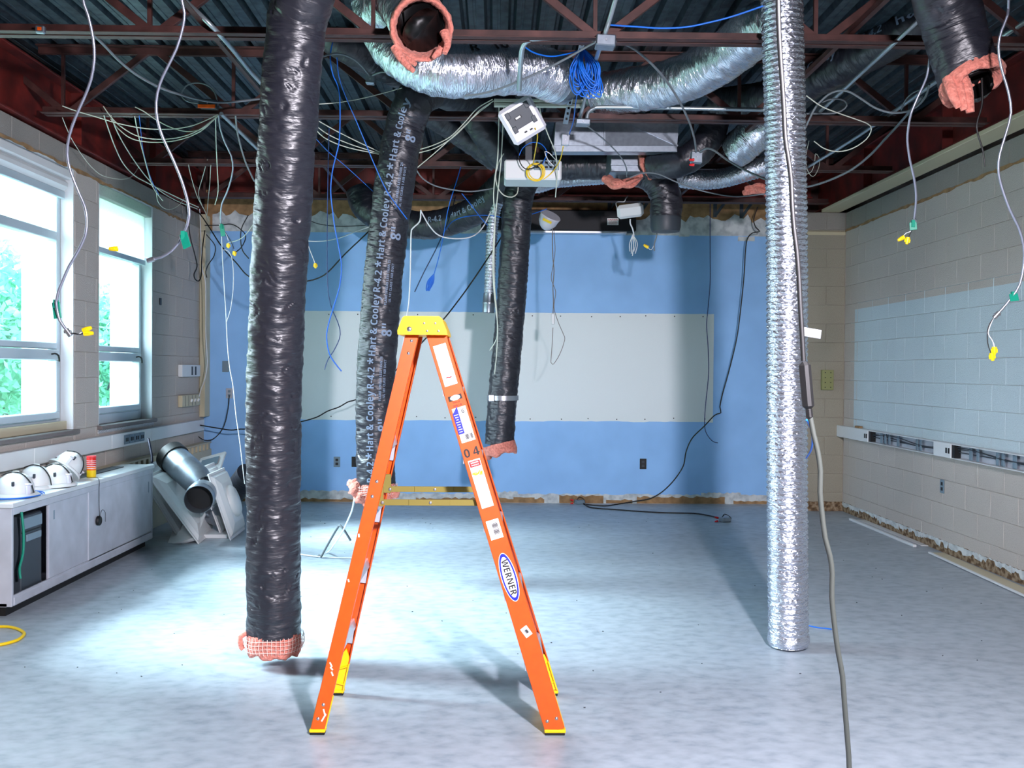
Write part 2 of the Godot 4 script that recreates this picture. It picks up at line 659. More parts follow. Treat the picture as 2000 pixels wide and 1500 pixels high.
func shell() -> void:
	var beige := paint(Color(0.755, 0.722, 0.69))
	var raw := paint(Color(0.60, 0.58, 0.55))
	var ghost := paint(Color(0.78, 0.84, 0.86))
	var f := MB.new()
	f.bx(Vector3(-3.75, -0.2, -11.7), Vector3(4.1, 0, 2.3))
	struct("floor", "bare grey concrete floor, swept and scuffed", f, M.floor)
	var c := MB.new()
	c.bx(Vector3(-3.75, 3.82, -11.7), Vector3(4.1, 4.0, 2.3))
	var ceiling := struct("ceiling", "ribbed galvanised roof deck above the joists", c, M.deck)
	# deck sheets: six ribs each, running from front to back
	var x := -3.72
	while x < 4.05:
		var prof := PackedVector2Array()
		prof.push_back(Vector2(0.003, 3.815))
		for r in 6:
			var a := r * 0.152
			for q in [[0.004, 3.812], [0.022, 3.768], [0.052, 3.768], [0.055, 3.772], [0.069, 3.772], [0.072, 3.768], [0.122, 3.768], [0.140, 3.812]]:
				prof.push_back(Vector2(a + q[0], q[1]))
		prof.push_back(Vector2(0.911, 3.815))
		var mb := MB.new()
		mb.prism(prof, -11.65, 2.2, Transform3D(Basis(), Vector3(x, 0, 0)))
		part(ceiling, "deck_panel", mb, M.deck)
		x += 0.914

	# left wall with its two window openings
	var w := MB.new()
	w.bx(Vector3(-3.69, 0, -5.0), Vector3(-3.296, 3.2, 2.3))
	w.bx(Vector3(-3.69, 0, -11.7), Vector3(-3.296, 1.0, -5.0))
	w.bx(Vector3(-3.69, 3.045, -11.7), Vector3(-3.296, 3.2, -5.0))
	w.bx(Vector3(-3.69, 1.0, -8.285), Vector3(-3.296, 3.045, -7.8))
	w.bx(Vector3(-3.69, 1.0, -11.7), Vector3(-3.296, 3.045, -9.57))
	w.bx(Vector3(-3.69, 3.2, -11.7), Vector3(-3.45, 3.85, 2.3))
	var wl := struct("wall_left", "beige painted concrete block wall with two windows", w, M.mortar)
	block_wall(wl, Transform3D(Basis(Vector3.FORWARD, Vector3.UP, Vector3.RIGHT), Vector3(-3.29, 0, 0)), 4.6, 11.25, 3.2, 0.1, [Rect2(5.0, 1.0, 2.8, 2.045), Rect2(8.285, 1.0, 1.285, 2.045)], beige, [[Rect2(0, 3.046, 20, 1), raw]])

	# right wall; the paler field is where a writing board used to hang
	var w2 := MB.new()
	w2.bx(Vector3(3.776, 0, -11.7), Vector3(4.07, 3.23, 2.3))
	w2.bx(Vector3(3.95, 3.23, -11.7), Vector3(4.07, 3.85, 2.3))
	var wr := struct("wall_right", "beige painted concrete block wall with a pale blue field where a board was", w2, M.mortar)
	block_wall(wr, Transform3D(Basis(Vector3.BACK, Vector3.UP, Vector3.LEFT), Vector3(3.77, 0, 0)), -10.74, -4.6, 3.235, -9.14, [], beige, [[Rect2(-20, 3.046, 30, 1), raw], [Rect2(-10.44, 0.9, 12, 1.27), ghost]])

	# far wall: blue paint, a pale ghost of the old board, bare plaster and tan primer above the old ceiling line
	var w3 := MB.new()
	w3.bx(Vector3(-3.75, 0, -11.7), Vector3(4.1, 3.05, -11.25))
	var wf := struct("wall_far", "blue painted far wall with a pale rectangle where a board was", w3, M.blue)
	var pp := MB.new()
	pp.prism(ragged(-2.42, 2.457, 0.93, 2.155, 0.006, 0.0015, 0.06, 3), 0.0, 0.003, Transform3D(Basis(), Vector3(0, 0, -11.25)))
	part(wf, "pale_paint_field", pp, M.pale)
	var hole := MB.new()
	for i in 15:
		for y in [0.962, 2.122]:
			hole.lathe([Vector2(0.0, 0.0015), Vector2(0.006, 0.0015), Vector2(0.007, 0)], Transform3D(Basis(Vector3.RIGHT, PI / 2), Vector3(-2.2 + i * 0.325 + rng.randf_range(-0.02, 0.02), y + rng.randf_range(-0.01, 0.01), -11.247)), 8)
	part(wf, "screw_hole", hole, M.dark).set_meta("kind", "stuff")
	var uw := MB.new()
	uw.bx(Vector3(-3.75, 3.05, -11.7), Vector3(4.1, 3.82, -11.255))
	part(wf, "upper_wall", uw, M.joist)
	var tanb := MB.new()
	tanb.bx(Vector3(-3.29, 3.045, -11.252), Vector3(3.29, 3.5, -11.247))
	part(wf, "tan_primer_band", tanb, M.tan)
	var wb := MB.new()
	wb.prism(ragged(-3.2, 3.28, 3.04, 3.235, 0.003, 0.045, 0.05, 9), 0.0, 0.004, Transform3D(Basis(), Vector3(0, 0, -11.247)))
	part(wf, "white_plaster_band", wb, M.plaster)
	for a in [[-2.45, 3.015, 0.22, 0.06], [2.72, 2.985, 0.19, 0.05], [2.05, 3.03, 0.12, 0.03]]:
		var pa := MB.new()
		pa.prism(ragged(a[0], a[0] + a[2], a[1], a[1] + a[3], 0.006, 0.004, 0.03, int(a[2] * 1000)), 0.0, 0.003, Transform3D(Basis(), Vector3(0, 0, -11.249)))
		part(wf, "plaster_patch", pa, M.plaster)
	# a block pier stands out in the right-hand corner
	var pr := MB.new()
	pr.bx(Vector3(3.296, 0, -11.25), Vector3(3.775, 3.235, -10.746))
	var pier := struct("wall_pier", "beige painted block pier in the right corner", pr, M.mortar)
	block_wall(pier, Transform3D(Basis(), Vector3(0, 0, -10.74)), 3.29, 3.77, 3.235, 3.36, [], paint(Color(0.63, 0.605, 0.535)), [[Rect2(3, 3.046, 1, 1), raw]])
	block_wall(pier, Transform3D(Basis(Vector3.UP, -PI / 2), Vector3(3.29, 0, 0)), -11.25, -10.74, 3.235, -11.1, [], paint(Color(0.63, 0.605, 0.535)), [])
	var ledge := MB.new()
	ledge.bx(Vector3(3.28, 2.99, -10.748), Vector3(3.765, 3.03, -10.728), 0.006)
	part(pier, "ledge", ledge, M.cream)
	var nw := MB.new()
	nw.bx(Vector3(-3.75, 0, 2.2), Vector3(4.1, 3.85, 2.5))
	struct("wall_near", "plain beige wall behind the photographer", nw, M.mortar)

	# where the skirting was pulled off, glue and bare block are left
	var b1 := MB.new()
	b1.prism(ragged(-10.74, -4.6, 0.0, 0.098, 0.0, 0.006, 0.05, 21), 0.0, 0.004, Transform3D(Basis(Vector3.BACK, Vector3.UP, Vector3.LEFT), Vector3(3.77, 0, 0)))
	var br := struct("baseboard_right", "strip of brown glue and torn paint along the foot of the right wall", b1, M.base)
	for k in 12:
		var pf := MB.new()
		pf.prism(ragged(-10.74 + k * 0.51, -10.74 + k * 0.51 + 0.5, 0.062 + 0.01 * sin(k * 2.3), 0.1, 0.022, 0.004, 0.022, 300 + k), 0.0, 0.003, Transform3D(Basis(Vector3.BACK, Vector3.UP, Vector3.LEFT), Vector3(3.766, 0, 0)))
		part(br, "paint_remnant", pf, M.plaster)
	var b2 := MB.new()
	b2.prism(ragged(-3.2, 3.29, 0.0, 0.105, 0.0, 0.008, 0.04, 22), 0.0, 0.004, Transform3D(Basis(), Vector3(0, 0, -11.25)))
	var bf := struct("baseboard_far", "bare plaster strip with tan patches along the foot of the blue wall", b2, M.plaster)
	var k := 0
	for a in [[-3.15, 1.6, 0.05], [-0.9, 1.45, 0.065], [0.2, 0.24, 0.075], [0.72, 0.5, 0.095], [1.25, 0.3, 0.055], [1.6, 1.0, 0.09], [2.7, 0.55, 0.05]]:
		k += 1
		var tp := MB.new()
		tp.prism(ragged(a[0], a[0] + a[1], 0.004, a[2] - 0.01, 0.0, 0.012, 0.04, 40 + k), 0.0, 0.002 + 0.0006 * k, Transform3D(Basis(), Vector3(0, 0, -11.246)))
		part(bf, "tan_patch", tp, M.tan)
	for a in [[-2.2, 0.75], [-0.2, 0.45], [2.33, 0.45]]:
		var sp := MB.new()
		sp.prism(ragged(a[0], a[0] + a[1], 0.085, 0.128, 0.003, 0.008, 0.03, int(a[1] * 991)), 0.0, 0.008, Transform3D(Basis(), Vector3(0, 0, -11.246)))
		part(bf, "white_patch", sp, M.plaster)
	var b3 := MB.new()
	b3.prism(ragged(3.29, 3.77, 0.0, 0.1, 0.0, 0.006, 0.04, 23), 0.0, 0.004, Transform3D(Basis(), Vector3(0, 0, -10.74)))
	struct("baseboard_pier", "brown glue strip along the foot of the pier", b3, M.base)
	var t1 := MB.new()
	t1.bx(Vector3(-3.288, 0.96, -11.25), Vector3(-3.225, 3.2, -11.06), 0.005)
	struct("trim_1", "pale vertical corner cover beside the blue wall", t1, M.cream)
	# mortar smear along the old ceiling line
	for s in [[3.768, 1.0], [-3.288, -1.0]]:
		var sm := MB.new()
		var fr := Transform3D(Basis(Vector3.BACK, Vector3.UP, Vector3.LEFT), Vector3(s[0], 0, 0)) if s[1] > 0.0 else Transform3D(Basis(Vector3.FORWARD, Vector3.UP, Vector3.RIGHT), Vector3(s[0], 0, 0))
		var lo := -10.74 if s[1] > 0.0 else 4.6
		sm.prism(ragged(lo, lo + 6.1, 3.028, 3.05, 0.01, 0.008, 0.06, 51), 0.0, 0.004, fr)
		struct("trim_2" if s[1] > 0.0 else "trim_3", "rough brown mortar line where the old ceiling met the %s wall" % ("right" if s[1] > 0.0 else "left"), sm, M.tan)


func windows() -> void:
	var n := 0
	for a in [[5.0, 7.8], [8.285, 9.57]]:
		n += 1
		var z0: float = -a[1]
		var z1: float = -a[0]
		var xa := -3.47
		var xb := -3.39
		var root := Node3D.new()
		root.name = "window_%d" % n
		add_child(root)
		tag(root, "tall metal window with clear upper pane and hopper pane below, beige shade box above" if n == 1 else "narrow metal window with its grey roller shade half down", "", "", "structure")
		# plastered reveal, inside and out
		for e in [["reveal", -3.69, -3.47], ["jamb", -3.39, -3.292]]:
			var jb := MB.new()
			jb.bx(Vector3(e[1], 1.0, z0), Vector3(e[2], 3.045, z0 + 0.012))
			jb.bx(Vector3(e[1], 1.0, z1 - 0.012), Vector3(e[2], 3.045, z1))
			jb.bx(Vector3(e[1], 3.03, z0), Vector3(e[2], 3.045, z1))
			part(root, e[0], jb, M.jamb)
		var fr := MB.new()
		fr.bx(Vector3(xa, 1.0, z0 + 0.012), Vector3(xb, 3.03, z0 + 0.07), 0.006)
		fr.bx(Vector3(xa, 1.0, z1 - 0.07), Vector3(xb, 3.03, z1 - 0.012), 0.006)
		fr.bx(Vector3(xa, 2.96, z0 + 0.07), Vector3(xb, 3.03, z1 - 0.07), 0.006)
		fr.bx(Vector3(xa, 1.0, z0 + 0.07), Vector3(xb, 1.1, z1 - 0.07), 0.006)
		part(root, "frame", fr, M.frame)
		var edges := [z0 + 0.07, z1 - 0.07]
		if n == 1:
			edges = [z0 + 0.07, -6.45, -6.37, z1 - 0.07]
			var mu := MB.new()
			mu.bx(Vector3(xa, 1.1, -6.45), Vector3(xb, 2.96, -6.37), 0.006)
			part(root, "mullion", mu, M.frame)
		for i in range(0, edges.size(), 2):
			var p: float = edges[i]
			var q: float = edges[i + 1]
			var tr := MB.new()
			tr.bx(Vector3(xa, 2.475, p), Vector3(xb, 2.545, q), 0.006)
			part(root, "transom", tr, M.frame)
			var mr := MB.new()
			mr.bx(Vector3(xa, 1.64, p), Vector3(xb, 1.69, q), 0.006)
			part(root, "meeting_rail", mr, M.frame)
			# the lower sash opens inwards: a frame of its own
			var sa := MB.new()
			sa.bx(Vector3(-3.45, 1.555, p), Vector3(-3.37, 1.635, q), 0.006)
			sa.bx(Vector3(-3.45, 1.105, p), Vector3(-3.37, 1.16, q), 0.006)
			sa.bx(Vector3(-3.45, 1.16, p), Vector3(-3.37, 1.555, p + 0.05), 0.006)
			sa.bx(Vector3(-3.45, 1.16, q - 0.05), Vector3(-3.37, 1.555, q), 0.006)
			var sash := part(root, "sash", sa, M.frame)
			var hd := MB.new()
			hd.tube(smooth([Vector3(-3.37, 1.6, p + 0.14), Vector3(-3.345, 1.605, p + 0.14), Vector3(-3.335, 1.59, p + 0.10), Vector3(-3.335, 1.545, p + 0.085)]), 0.007, 6)
			part(root, "latch", hd, M.dark, "", sash)
			for y in [[1.16, 1.555], [1.69, 2.475], [2.545, 2.96]]:
				var g := MB.new()
				g.face([Vector3(-3.43, y[0], p), Vector3(-3.43, y[0], q), Vector3(-3.43, y[1], q), Vector3(-3.43, y[1], p)], Vector3.RIGHT)
				part(root, "pane", g, M.glass)
		var si := MB.new()
		si.bx(Vector3(-3.46, 0.985, z0 - 0.03), Vector3(-3.25, 1.02, z1 + 0.03), 0.006)
		part(root, "stone_sill", si, M.stone)
		if n == 1:
			var ws := MB.new()
			ws.bx(Vector3(-3.37, 1.02, z0 + 0.02), Vector3(-3.335, 1.085, z1 - 0.02), 0.004)
			part(root, "sill_board", ws, M.cream)
			var ca := MB.new()
			ca.bx(Vector3(-3.4, 2.86, z0 + 0.02), Vector3(-3.315, 2.95, z1 - 0.02), 0.03)
			ca.bx(Vector3(-3.4, 2.95, z0 + 0.01), Vector3(-3.3, 3.025, z1 - 0.01), 0.012)
			part(root, "shade_box", ca, M.white)
			var br := MB.new()
			br.bx(Vector3(-3.375, 2.8, z0 + 0.03), Vector3(-3.345, 2.86, z1 - 0.03), 0.005)
			part(root, "shade_bottom_rail", br, M.frame)
		else:
			var ap := MB.new()
			ap.bx(Vector3(-3.292, 0.955, z0 - 0.02), Vector3(-3.283, 0.985, z1 + 0.02))
			part(root, "terrazzo_apron", ap, M.terrazzo)
			var ca := MB.new()
			ca.bx(Vector3(-3.385, 2.93, z0 + 0.015), Vector3(-3.3, 3.025, z1 - 0.015), 0.006)
			part(root, "shade_box", ca, M.shade)
			var sh := MB.new()
			sh.face([Vector3(-3.348, 2.51, z0 + 0.06), Vector3(-3.348, 2.51, z1 - 0.03), Vector3(-3.348, 2.94, z1 - 0.03), Vector3(-3.348, 2.94, z0 + 0.06)], Vector3.RIGHT)
			part(root, "roller_shade", sh, M.shade)
			var br := MB.new()
			br.bx(Vector3(-3.362, 2.47, z0 + 0.06), Vector3(-3.337, 2.52, z1 - 0.03), 0.005)
			part(root, "shade_bottom_rail", br, M.frame)


func outside() -> void:
	var g := MB.new()
	g.bx(Vector3(-60, -0.6, -80), Vector3(-3.69, -0.3, 20))
	struct("ground", "lawn outside the windows", g, tri_tex(mat(Color(0.35, 0.52, 0.36), 0.95), noise_tex(40, 0.05, [0.0, Color(0.7, 0.7, 0.7), 1.0, Color(1, 1, 1)], 3, 256), 0.5))
	var leaf := MB.new()
	for i in 5:
		var d := Vector3(sin(i * 2.4), cos(i * 1.7), sin(i * 4.1 + 1.0)).normalized()
		var e := d.cross(Vector3(0.3, 0.8, 0.5)).normalized()
		var nn := d.cross(e).normalized()
		leaf.face([d * 0.02, d * 0.1 + e * 0.05, d * 0.2, d * 0.1 - e * 0.05], nn)
	var leaf_mesh := leaf.mesh()
	var green := mat(Color(0.42, 0.66, 0.58), 0.7)
	green.backlight_enabled = true
	green.backlight = Color(0.5, 0.8, 0.65)
	var bark := mat(Color(0.32, 0.26, 0.2), 0.9)
	var r := RandomNumberGenerator.new()
	r.seed = 5
	var said := ["bushy green tree seen at the left edge through the wide window", "green tree beyond the lower pane of the wide window", "green tree seen through the left half of the narrow window", "farther green tree behind the narrow window", "small green tree at the far end of the lawn", "tall green tree outside, left of the wide window's frame"]
	var k := 0
	for a in [[-11.5, -22.5, 4.6], [-13.0, -26.5, 3.6], [-12.0, -31.0, 4.2], [-14.0, -36.0, 4.8], [-15.0, -41.0, 4.0], [-11.0, -18.0, 5.0]]:
		var at := Vector3(a[0], -0.3, a[1])
		var o := thing("tree", said[k], "tree", at, "")
		k += 1
		var tb := MB.new()
		tb.tube(PackedVector3Array([at, at + Vector3(0.05, a[2] * 0.3, 0), at + Vector3(0, a[2] * 0.75, 0.1)]), 0.13, 8, 0.04)
		part(o, "trunk", tb, bark)
		var mm := MultiMesh.new()
		mm.transform_format = MultiMesh.TRANSFORM_3D
		mm.mesh = leaf_mesh
		mm.instance_count = 1500
		for i in 1500:
			var d := Vector3(r.randfn(), r.randfn(), r.randfn()).normalized() * pow(r.randf(), 0.4)
			var lump := 1.0 + 0.25 * sin(d.x * 7.0 + a[1]) * cos(d.z * 6.0 + a[0])
			var p := Vector3(d.x * 1.7, a[2] * 0.56 + d.y * a[2] * 0.44, d.z * 1.7) * Vector3(lump, 1, lump)
			mm.set_instance_transform(i, Transform3D(Basis(Vector3(r.randfn(), r.randfn(), r.randfn()).normalized(), r.randf() * TAU).scaled(Vector3.ONE * r.randf_range(0.9, 1.7)), p))
		var cr := MultiMeshInstance3D.new()
		cr.name = "crown"
		cr.multimesh = mm
		cr.material_override = green
		cr.set_meta("kind", "stuff")
		o.add_child(cr)


func joists_and_beams() -> void:
	# wide-flange beams round the room
	var said := ["dark red steel beam over the window wall", "dark red steel beam over the right wall", "dark red steel beam across the top of the blue wall"]
	var i := 0
	for a in [[Vector3(-3.36, 3.22, 2.0), Vector3(-3.36, 3.22, -11.2), 0.2, 0.45], [Vector3(3.62, 3.27, 2.0), Vector3(3.62, 3.27, -11.2), 0.2, 0.42], [Vector3(-3.2, 3.44, -11.12), Vector3(3.5, 3.44, -11.12), 0.16, 0.32]]:
		var p: Vector3 = a[0]
		var q: Vector3 = a[1]
		var o := thing("steel_beam", said[i], "beam", Vector3(p.x, p.y, p.z))
		i += 1
		var wd: float = a[2]
		var ht: float = a[3]
		var up := Vector3.UP
		var lo := MB.new()
		lo.bar(p + up * 0.009, q + up * 0.009, 0.018, wd, up, 0.004)
		part(o, "flange", lo, M.beam)
		var hi := MB.new()
		hi.bar(p + up * (ht - 0.009), q + up * (ht - 0.009), 0.018, wd, up, 0.004)
		part(o, "flange", hi, M.beam)
		var we := MB.new()
		we.bar(p + up * ht * 0.5, q + up * ht * 0.5, ht - 0.036, 0.012, up)
		part(o, "web", we, M.beam)
		if i < 3:
			for z in [-9.6, -7.9, -6.2]:
				var st := MB.new()
				st.bx(Vector3(p.x - wd * 0.45, p.y + 0.018, z), Vector3(p.x + wd * 0.45, p.y + ht - 0.018, z + 0.012))
				part(o, "stiffener", st, M.beam)
	var sb := MB.new()
	sb.bx(Vector3(3.50, 3.235, -10.74), Vector3(3.70, 3.268, 2.2), 0.004)
	solo("bearing_board", "beige board under the right-hand steel beam, above the black gap", "board", sb, M.cream, Vector3(3.6, 3.235, -4))
	# open-web joists across the room, seat on the side beams
	var names := ["steel joist just above the picture, nearest the camera", "nearest steel joist in view, crossing the very top of the picture", "second steel joist, level with the tilted wireless router", "third steel joist, just above the projector", "farthest steel joist, against the red beam of the blue wall"]
	for k in 5:
		var z := -(3.71 + 1.705 * k)
		var o := thing("steel_joist", names[k], "joist", Vector3(0, 3.29, z), "open web joists under the roof deck")
		for s in [-1.0, 1.0]:
			var bc := MB.new()
			bc.bx(Vector3(-3.22, 3.29, z + s * 0.036 - 0.026), Vector3(3.5, 3.297, z + s * 0.036 + 0.026), 0.001)
			bc.bx(Vector3(-3.22, 3.297, z + s * 0.012 - 0.004), Vector3(3.5, 3.342, z + s * 0.012 + 0.004), 0.001)
			part(o, "bottom_chord_angle", bc, M.joist)
			var tc := MB.new()
			tc.bx(Vector3(-3.25, 3.76, z + s * 0.036 - 0.026), Vector3(3.55, 3.767, z + s * 0.036 + 0.026))
			tc.bx(Vector3(-3.25, 3.715, z + s * 0.012 - 0.004), Vector3(3.55, 3.76, z + s * 0.012 + 0.004))
			part(o, "top_chord_angle", tc, M.joist)
		var x := -3.05
		while x < 3.3:
			for s in [-1.0, 1.0]:
				var d := MB.new()
				d.bar(Vector3(x + s * 0.04, 3.325, z), Vector3(x + s * 0.56, 3.735, z), 0.045, 0.03, Vector3.ZERO, 0.002)
				part(o, "web_diagonal", d, M.joist)
			var vt := MB.new()
			vt.bar(Vector3(x - 0.03, 3.325, z), Vector3(x - 0.03, 3.735, z), 0.022, 0.022)
			part(o, "web_post", vt, M.joist)
			x += 1.2
	# bridging bars between the joists
	for a in [[-1.6, "left"], [1.9, "right"]]:
		var b := MB.new()
		b.bar(Vector3(a[0], 3.36, -3.7), Vector3(a[0], 3.36, -10.5), 0.03, 0.005)
		b.bar(Vector3(a[0] + 0.0125, 3.3475, -3.7), Vector3(a[0] + 0.0125, 3.3475, -10.5), 0.005, 0.03)
		solo("bridging_bar", "thin steel angle tying the joists together on the %s side of the room" % a[1], "bar", b, M.joist, Vector3(a[0], 3.35, -7))


# A duct's skin along a curve. kind: "black" (plastic jacket with creases), "foil" (crinkled foil jacket), "flex" (ribbed bare foil).
func skin(path: PackedVector3Array, r: float, kind: String, seg: int, seed_: float, ends := [1.0, 1.0]) -> MB:
	var mb := MB.new()
	var k := path.size()
	var u := (Vector3.UP if absf((path[1] - path[0]).normalized().y) < 0.9 else Vector3.RIGHT).cross((path[1] - path[0]).normalized()).normalized()
	var s := 0.0
	var uv_s := PackedFloat32Array()
	for i in k:
		var t := (path[mini(i + 1, k - 1)] - path[maxi(i - 1, 0)]).normalized()
		u = (u - t * u.dot(t)).normalized()
		var w := t.cross(u)
		if i > 0:
			s += path[i].distance_to(path[i - 1])
		uv_s.push_back(s)
		var f := float(i) / (k - 1)
		var taper := 1.0
		if f < 0.03:
			taper = lerpf(ends[0], 1.0, smoothstep(0.0, 0.03, f))
		elif f > 0.97:
			taper = lerpf(ends[1], 1.0, smoothstep(1.0, 0.97, f))
		for j in seg:
			var a := TAU * j / seg
			var ca := cos(a)
			var sa := sin(a)
			var d := 0.0
			if kind == "black":
				var n1 := noise.get_noise_3d(s * 22.0 + seed_, ca * 1.6, sa * 1.6)
				var n2 := noise.get_noise_3d(s * 7.0 + seed_ + 50.0, ca * 1.1, sa * 1.1)
				var n3 := noise.get_noise_3d(s * 60.0 + seed_, ca * 4.0 + s * 9.0, sa * 4.0)
				d = 0.0045 * n2 + 0.0038 * n1 + 0.0011 * n3 - 0.012 * pow(maxf(0.0, 1.0 - absf(n2 + 0.55) * 8.0), 2.0) * maxf(0.0, 0.4 + n1)
			elif kind == "foil":
				var n1 := noise.get_noise_3d(s * 55.0 + seed_, ca * 2.2, sa * 2.2)
				var n2 := noise.get_noise_3d(s * 16.0 + seed_, ca * 1.4, sa * 1.4)
				d = 0.0042 * n1 + 0.006 * n2
			else:
				var ring := absf(sin(s * PI / 0.030 + 0.25 * noise.get_noise_2d(s * 1.5, seed_)))
				var n1 := noise.get_noise_3d(s * 70.0 + seed_, ca * 6.0 + s * 20.0, sa * 6.0)
				d = -0.0085 * (1.0 - pow(ring, 0.6)) + 0.0055 * n1 * ring
			mb.vert(path[i] + (u * ca + w * sa) * (r * taper + d), Vector3.ZERO, Vector2(float(j) / seg, s))
		# the seam carries a second copy of the first point, so that the texture closes
		mb.vert(mb.v[i * (seg + 1)], Vector3.ZERO, Vector2(1.0, s))
	var q := seg + 1
	for i in k:
		for j in q:
			var jl := (j - 1 if j > 0 else seg - 1)
			var jr := (j + 1 if j < seg else 1)
			var du := mb.v[i * q + jr] - mb.v[i * q + jl]
			var ds := mb.v[mini(i + 1, k - 1) * q + j] - mb.v[maxi(i - 1, 0) * q + j]
			var nn := du.cross(ds).normalized()
			if nn.dot(mb.v[i * q + j] - path[i]) < 0.0:
				nn = -nn
			mb.n[i * q + j] = nn
	for i in k - 1:
		for j in seg:
			var a := i * q + j
			mb.tri(a, a + 1, a + q)
			mb.tri(a + 1, a + q + 1, a + q)
	return mb


func ragged_end(at: Vector3, axis: Vector3, r: float, hole: float, long: float, seed_: float, droop := 0.0) -> MB:  # torn insulation round the open end of a duct; axis points out of the opening
	var mb := MB.new()
	var y := axis.normalized()
	var x := (Vector3.UP if absf(y.y) < 0.9 else Vector3.BACK).cross(y).normalized()
	var z := x.cross(y)
	var prof := [[1.0, -0.05], [1.02, 0.2], [1.05, 0.55], [1.02, 0.85], [0.92, 1.0], [0.75, 0.97], [0.62, 0.8], [0.5, 0.4], [0.45, -0.2]]
	var seg := 56
	for i in prof.size():
		for j in seg + 1:
			var a := TAU * (j % seg) / seg
			var e: float = noise.get_noise_3d(cos(a) * 1.3 + seed_, sin(a) * 1.3, 0.0)
			var e2: float = noise.get_noise_3d(cos(a) * 5.0 + seed_, sin(a) * 5.0, prof[i][1] * 3.0)
			var f: float = (prof[i][0] - 0.45) / 0.6
			var rr := lerpf(hole, r, clampf(f, 0.0, 1.1)) + 0.006 * e2
			var hh: float = prof[i][1] * long * (1.0 + 0.25 * e) + 0.003 * e2
			var low := maxf(0.0, -(x * cos(a) + z * sin(a)).y)
			hh += droop * low * low * clampf(prof[i][1], 0.0, 1.0)
			mb.vert(at + (x * cos(a) + z * sin(a)) * rr + y * hh, Vector3.ZERO, Vector2(float(j) / seg, prof[i][1]))
	var q := seg + 1
	for i in prof.size():
		for j in q:
			var du := mb.v[i * q + (j + 1 if j < seg else 1)] - mb.v[i * q + (j - 1 if j > 0 else seg - 1)]
			var ds := mb.v[mini(i + 1, prof.size() - 1) * q + j] - mb.v[maxi(i - 1, 0) * q + j]
			mb.n[i * q + j] = ds.cross(du).normalized()
	for i in prof.size() - 1:
		for j in seg:
			var a := i * q + j
			mb.tri(a, a + 1, a + q)
			mb.tri(a + 1, a + q + 1, a + q)
	return mb


func net(at: Vector3, axis: Vector3, r: float, long: float) -> MB:  # scrim netting over the insulation
	var mb := MB.new()
	var y := axis.normalized()
	var x := (Vector3.UP if absf(y.y) < 0.9 else Vector3.BACK).cross(y).normalized()
	var z := x.cross(y)
	for j in 44:
		var a := TAU * j / 44
		var d := x * cos(a) + z * sin(a)
		mb.tube(PackedVector3Array([at + d * (r + 0.004), at + d * (r + 0.010) + y * long * 0.5, at + d * (r - 0.002) + y * long * 0.95]), 0.0011, 4)
	for k in 4:
		var p := PackedVector3Array()
		for j in 45:
			var a := TAU * j / 44
			p.push_back(at + (x * cos(a) + z * sin(a)) * (r + 0.009) + y * (long * (0.15 + 0.22 * k) + 0.004 * sin(a * 5.0)))
		mb.tube(p, 0.0011, 4)
	return mb


func bent_letters(mb: MB, s: String, size: float, path: PackedVector3Array, along: float, toward: Vector3, shift: float, r: float, up := 1.0) -> void:  # print that runs along a duct, on the side that faces toward
	var tmp := MB.new()
	letters(tmp, s, size, Transform3D(), true)
	var lens := PackedFloat32Array([0.0])
	for i in range(1, path.size()):
		lens.push_back(lens[i - 1] + path[i].distance_to(path[i - 1]))
	for i in range(0, tmp.ix.size(), 3):
		var ids := []
		for c in 3:
			var q := tmp.v[tmp.ix[i + c]]
			var at := clampf(along + q.x * up, 0.0, lens[lens.size() - 1])
			var k := clampi(lens.bsearch(at), 1, path.size() - 1)
			var f := (at - lens[k - 1]) / maxf(1e-6, lens[k] - lens[k - 1])
			var p := path[k - 1].lerp(path[k], f)
			var lo := path[maxi(k - 12, 0)]
			var t := (path[mini(k + 12, path.size() - 1)] - lo).normalized()
			var o := (toward - t * toward.dot(t)).normalized()
			var w := o.cross(t)
			var a := shift + q.y * up / r
			var d := o * cos(a) + w * sin(a)
			ids.append(mb.vert(p + d * (r + 0.0075), d))
		mb.tri(ids[0], ids[1], ids[2])


func duct(called: String, label: String, pts: Array, r: float, kind: String, seg := 48, step := 0.012, group := "") -> Array:
	var path := evened(smooth(pts, 0.05), step)
	var low: Vector3 = path[0] if path[0].y < path[path.size() - 1].y else path[path.size() - 1]
	var o := thing(called, label, "duct", low, group)
	part(o, "jacket", skin(path, r, kind, seg, float(used.size()) * 3.7 + used.get(called, 0) * 11.0), M.black if kind == "black" else M.foil)
	return [o, path]


func collar(o: Node3D, a: Vector3, b: Vector3, r: float, called := "collar") -> void:
	var mb := MB.new()
	var y := (b - a).normalized()
	var x := (Vector3.UP if absf(y.y) < 0.9 else Vector3.BACK).cross(y).normalized()
	var h := a.distance_to(b)
	mb.lathe([Vector2(r - 0.012, 0), Vector2(r, 0), Vector2(r + 0.003, h * 0.45), Vector2(r + 0.007, h * 0.5), Vector2(r + 0.003, h * 0.55), Vector2(r, h), Vector2(r - 0.004, h), Vector2(r - 0.012, h * 0.3)], Transform3D(Basis(x, y, x.cross(y)), a), 36)
	part(o, called, mb, M.galv)


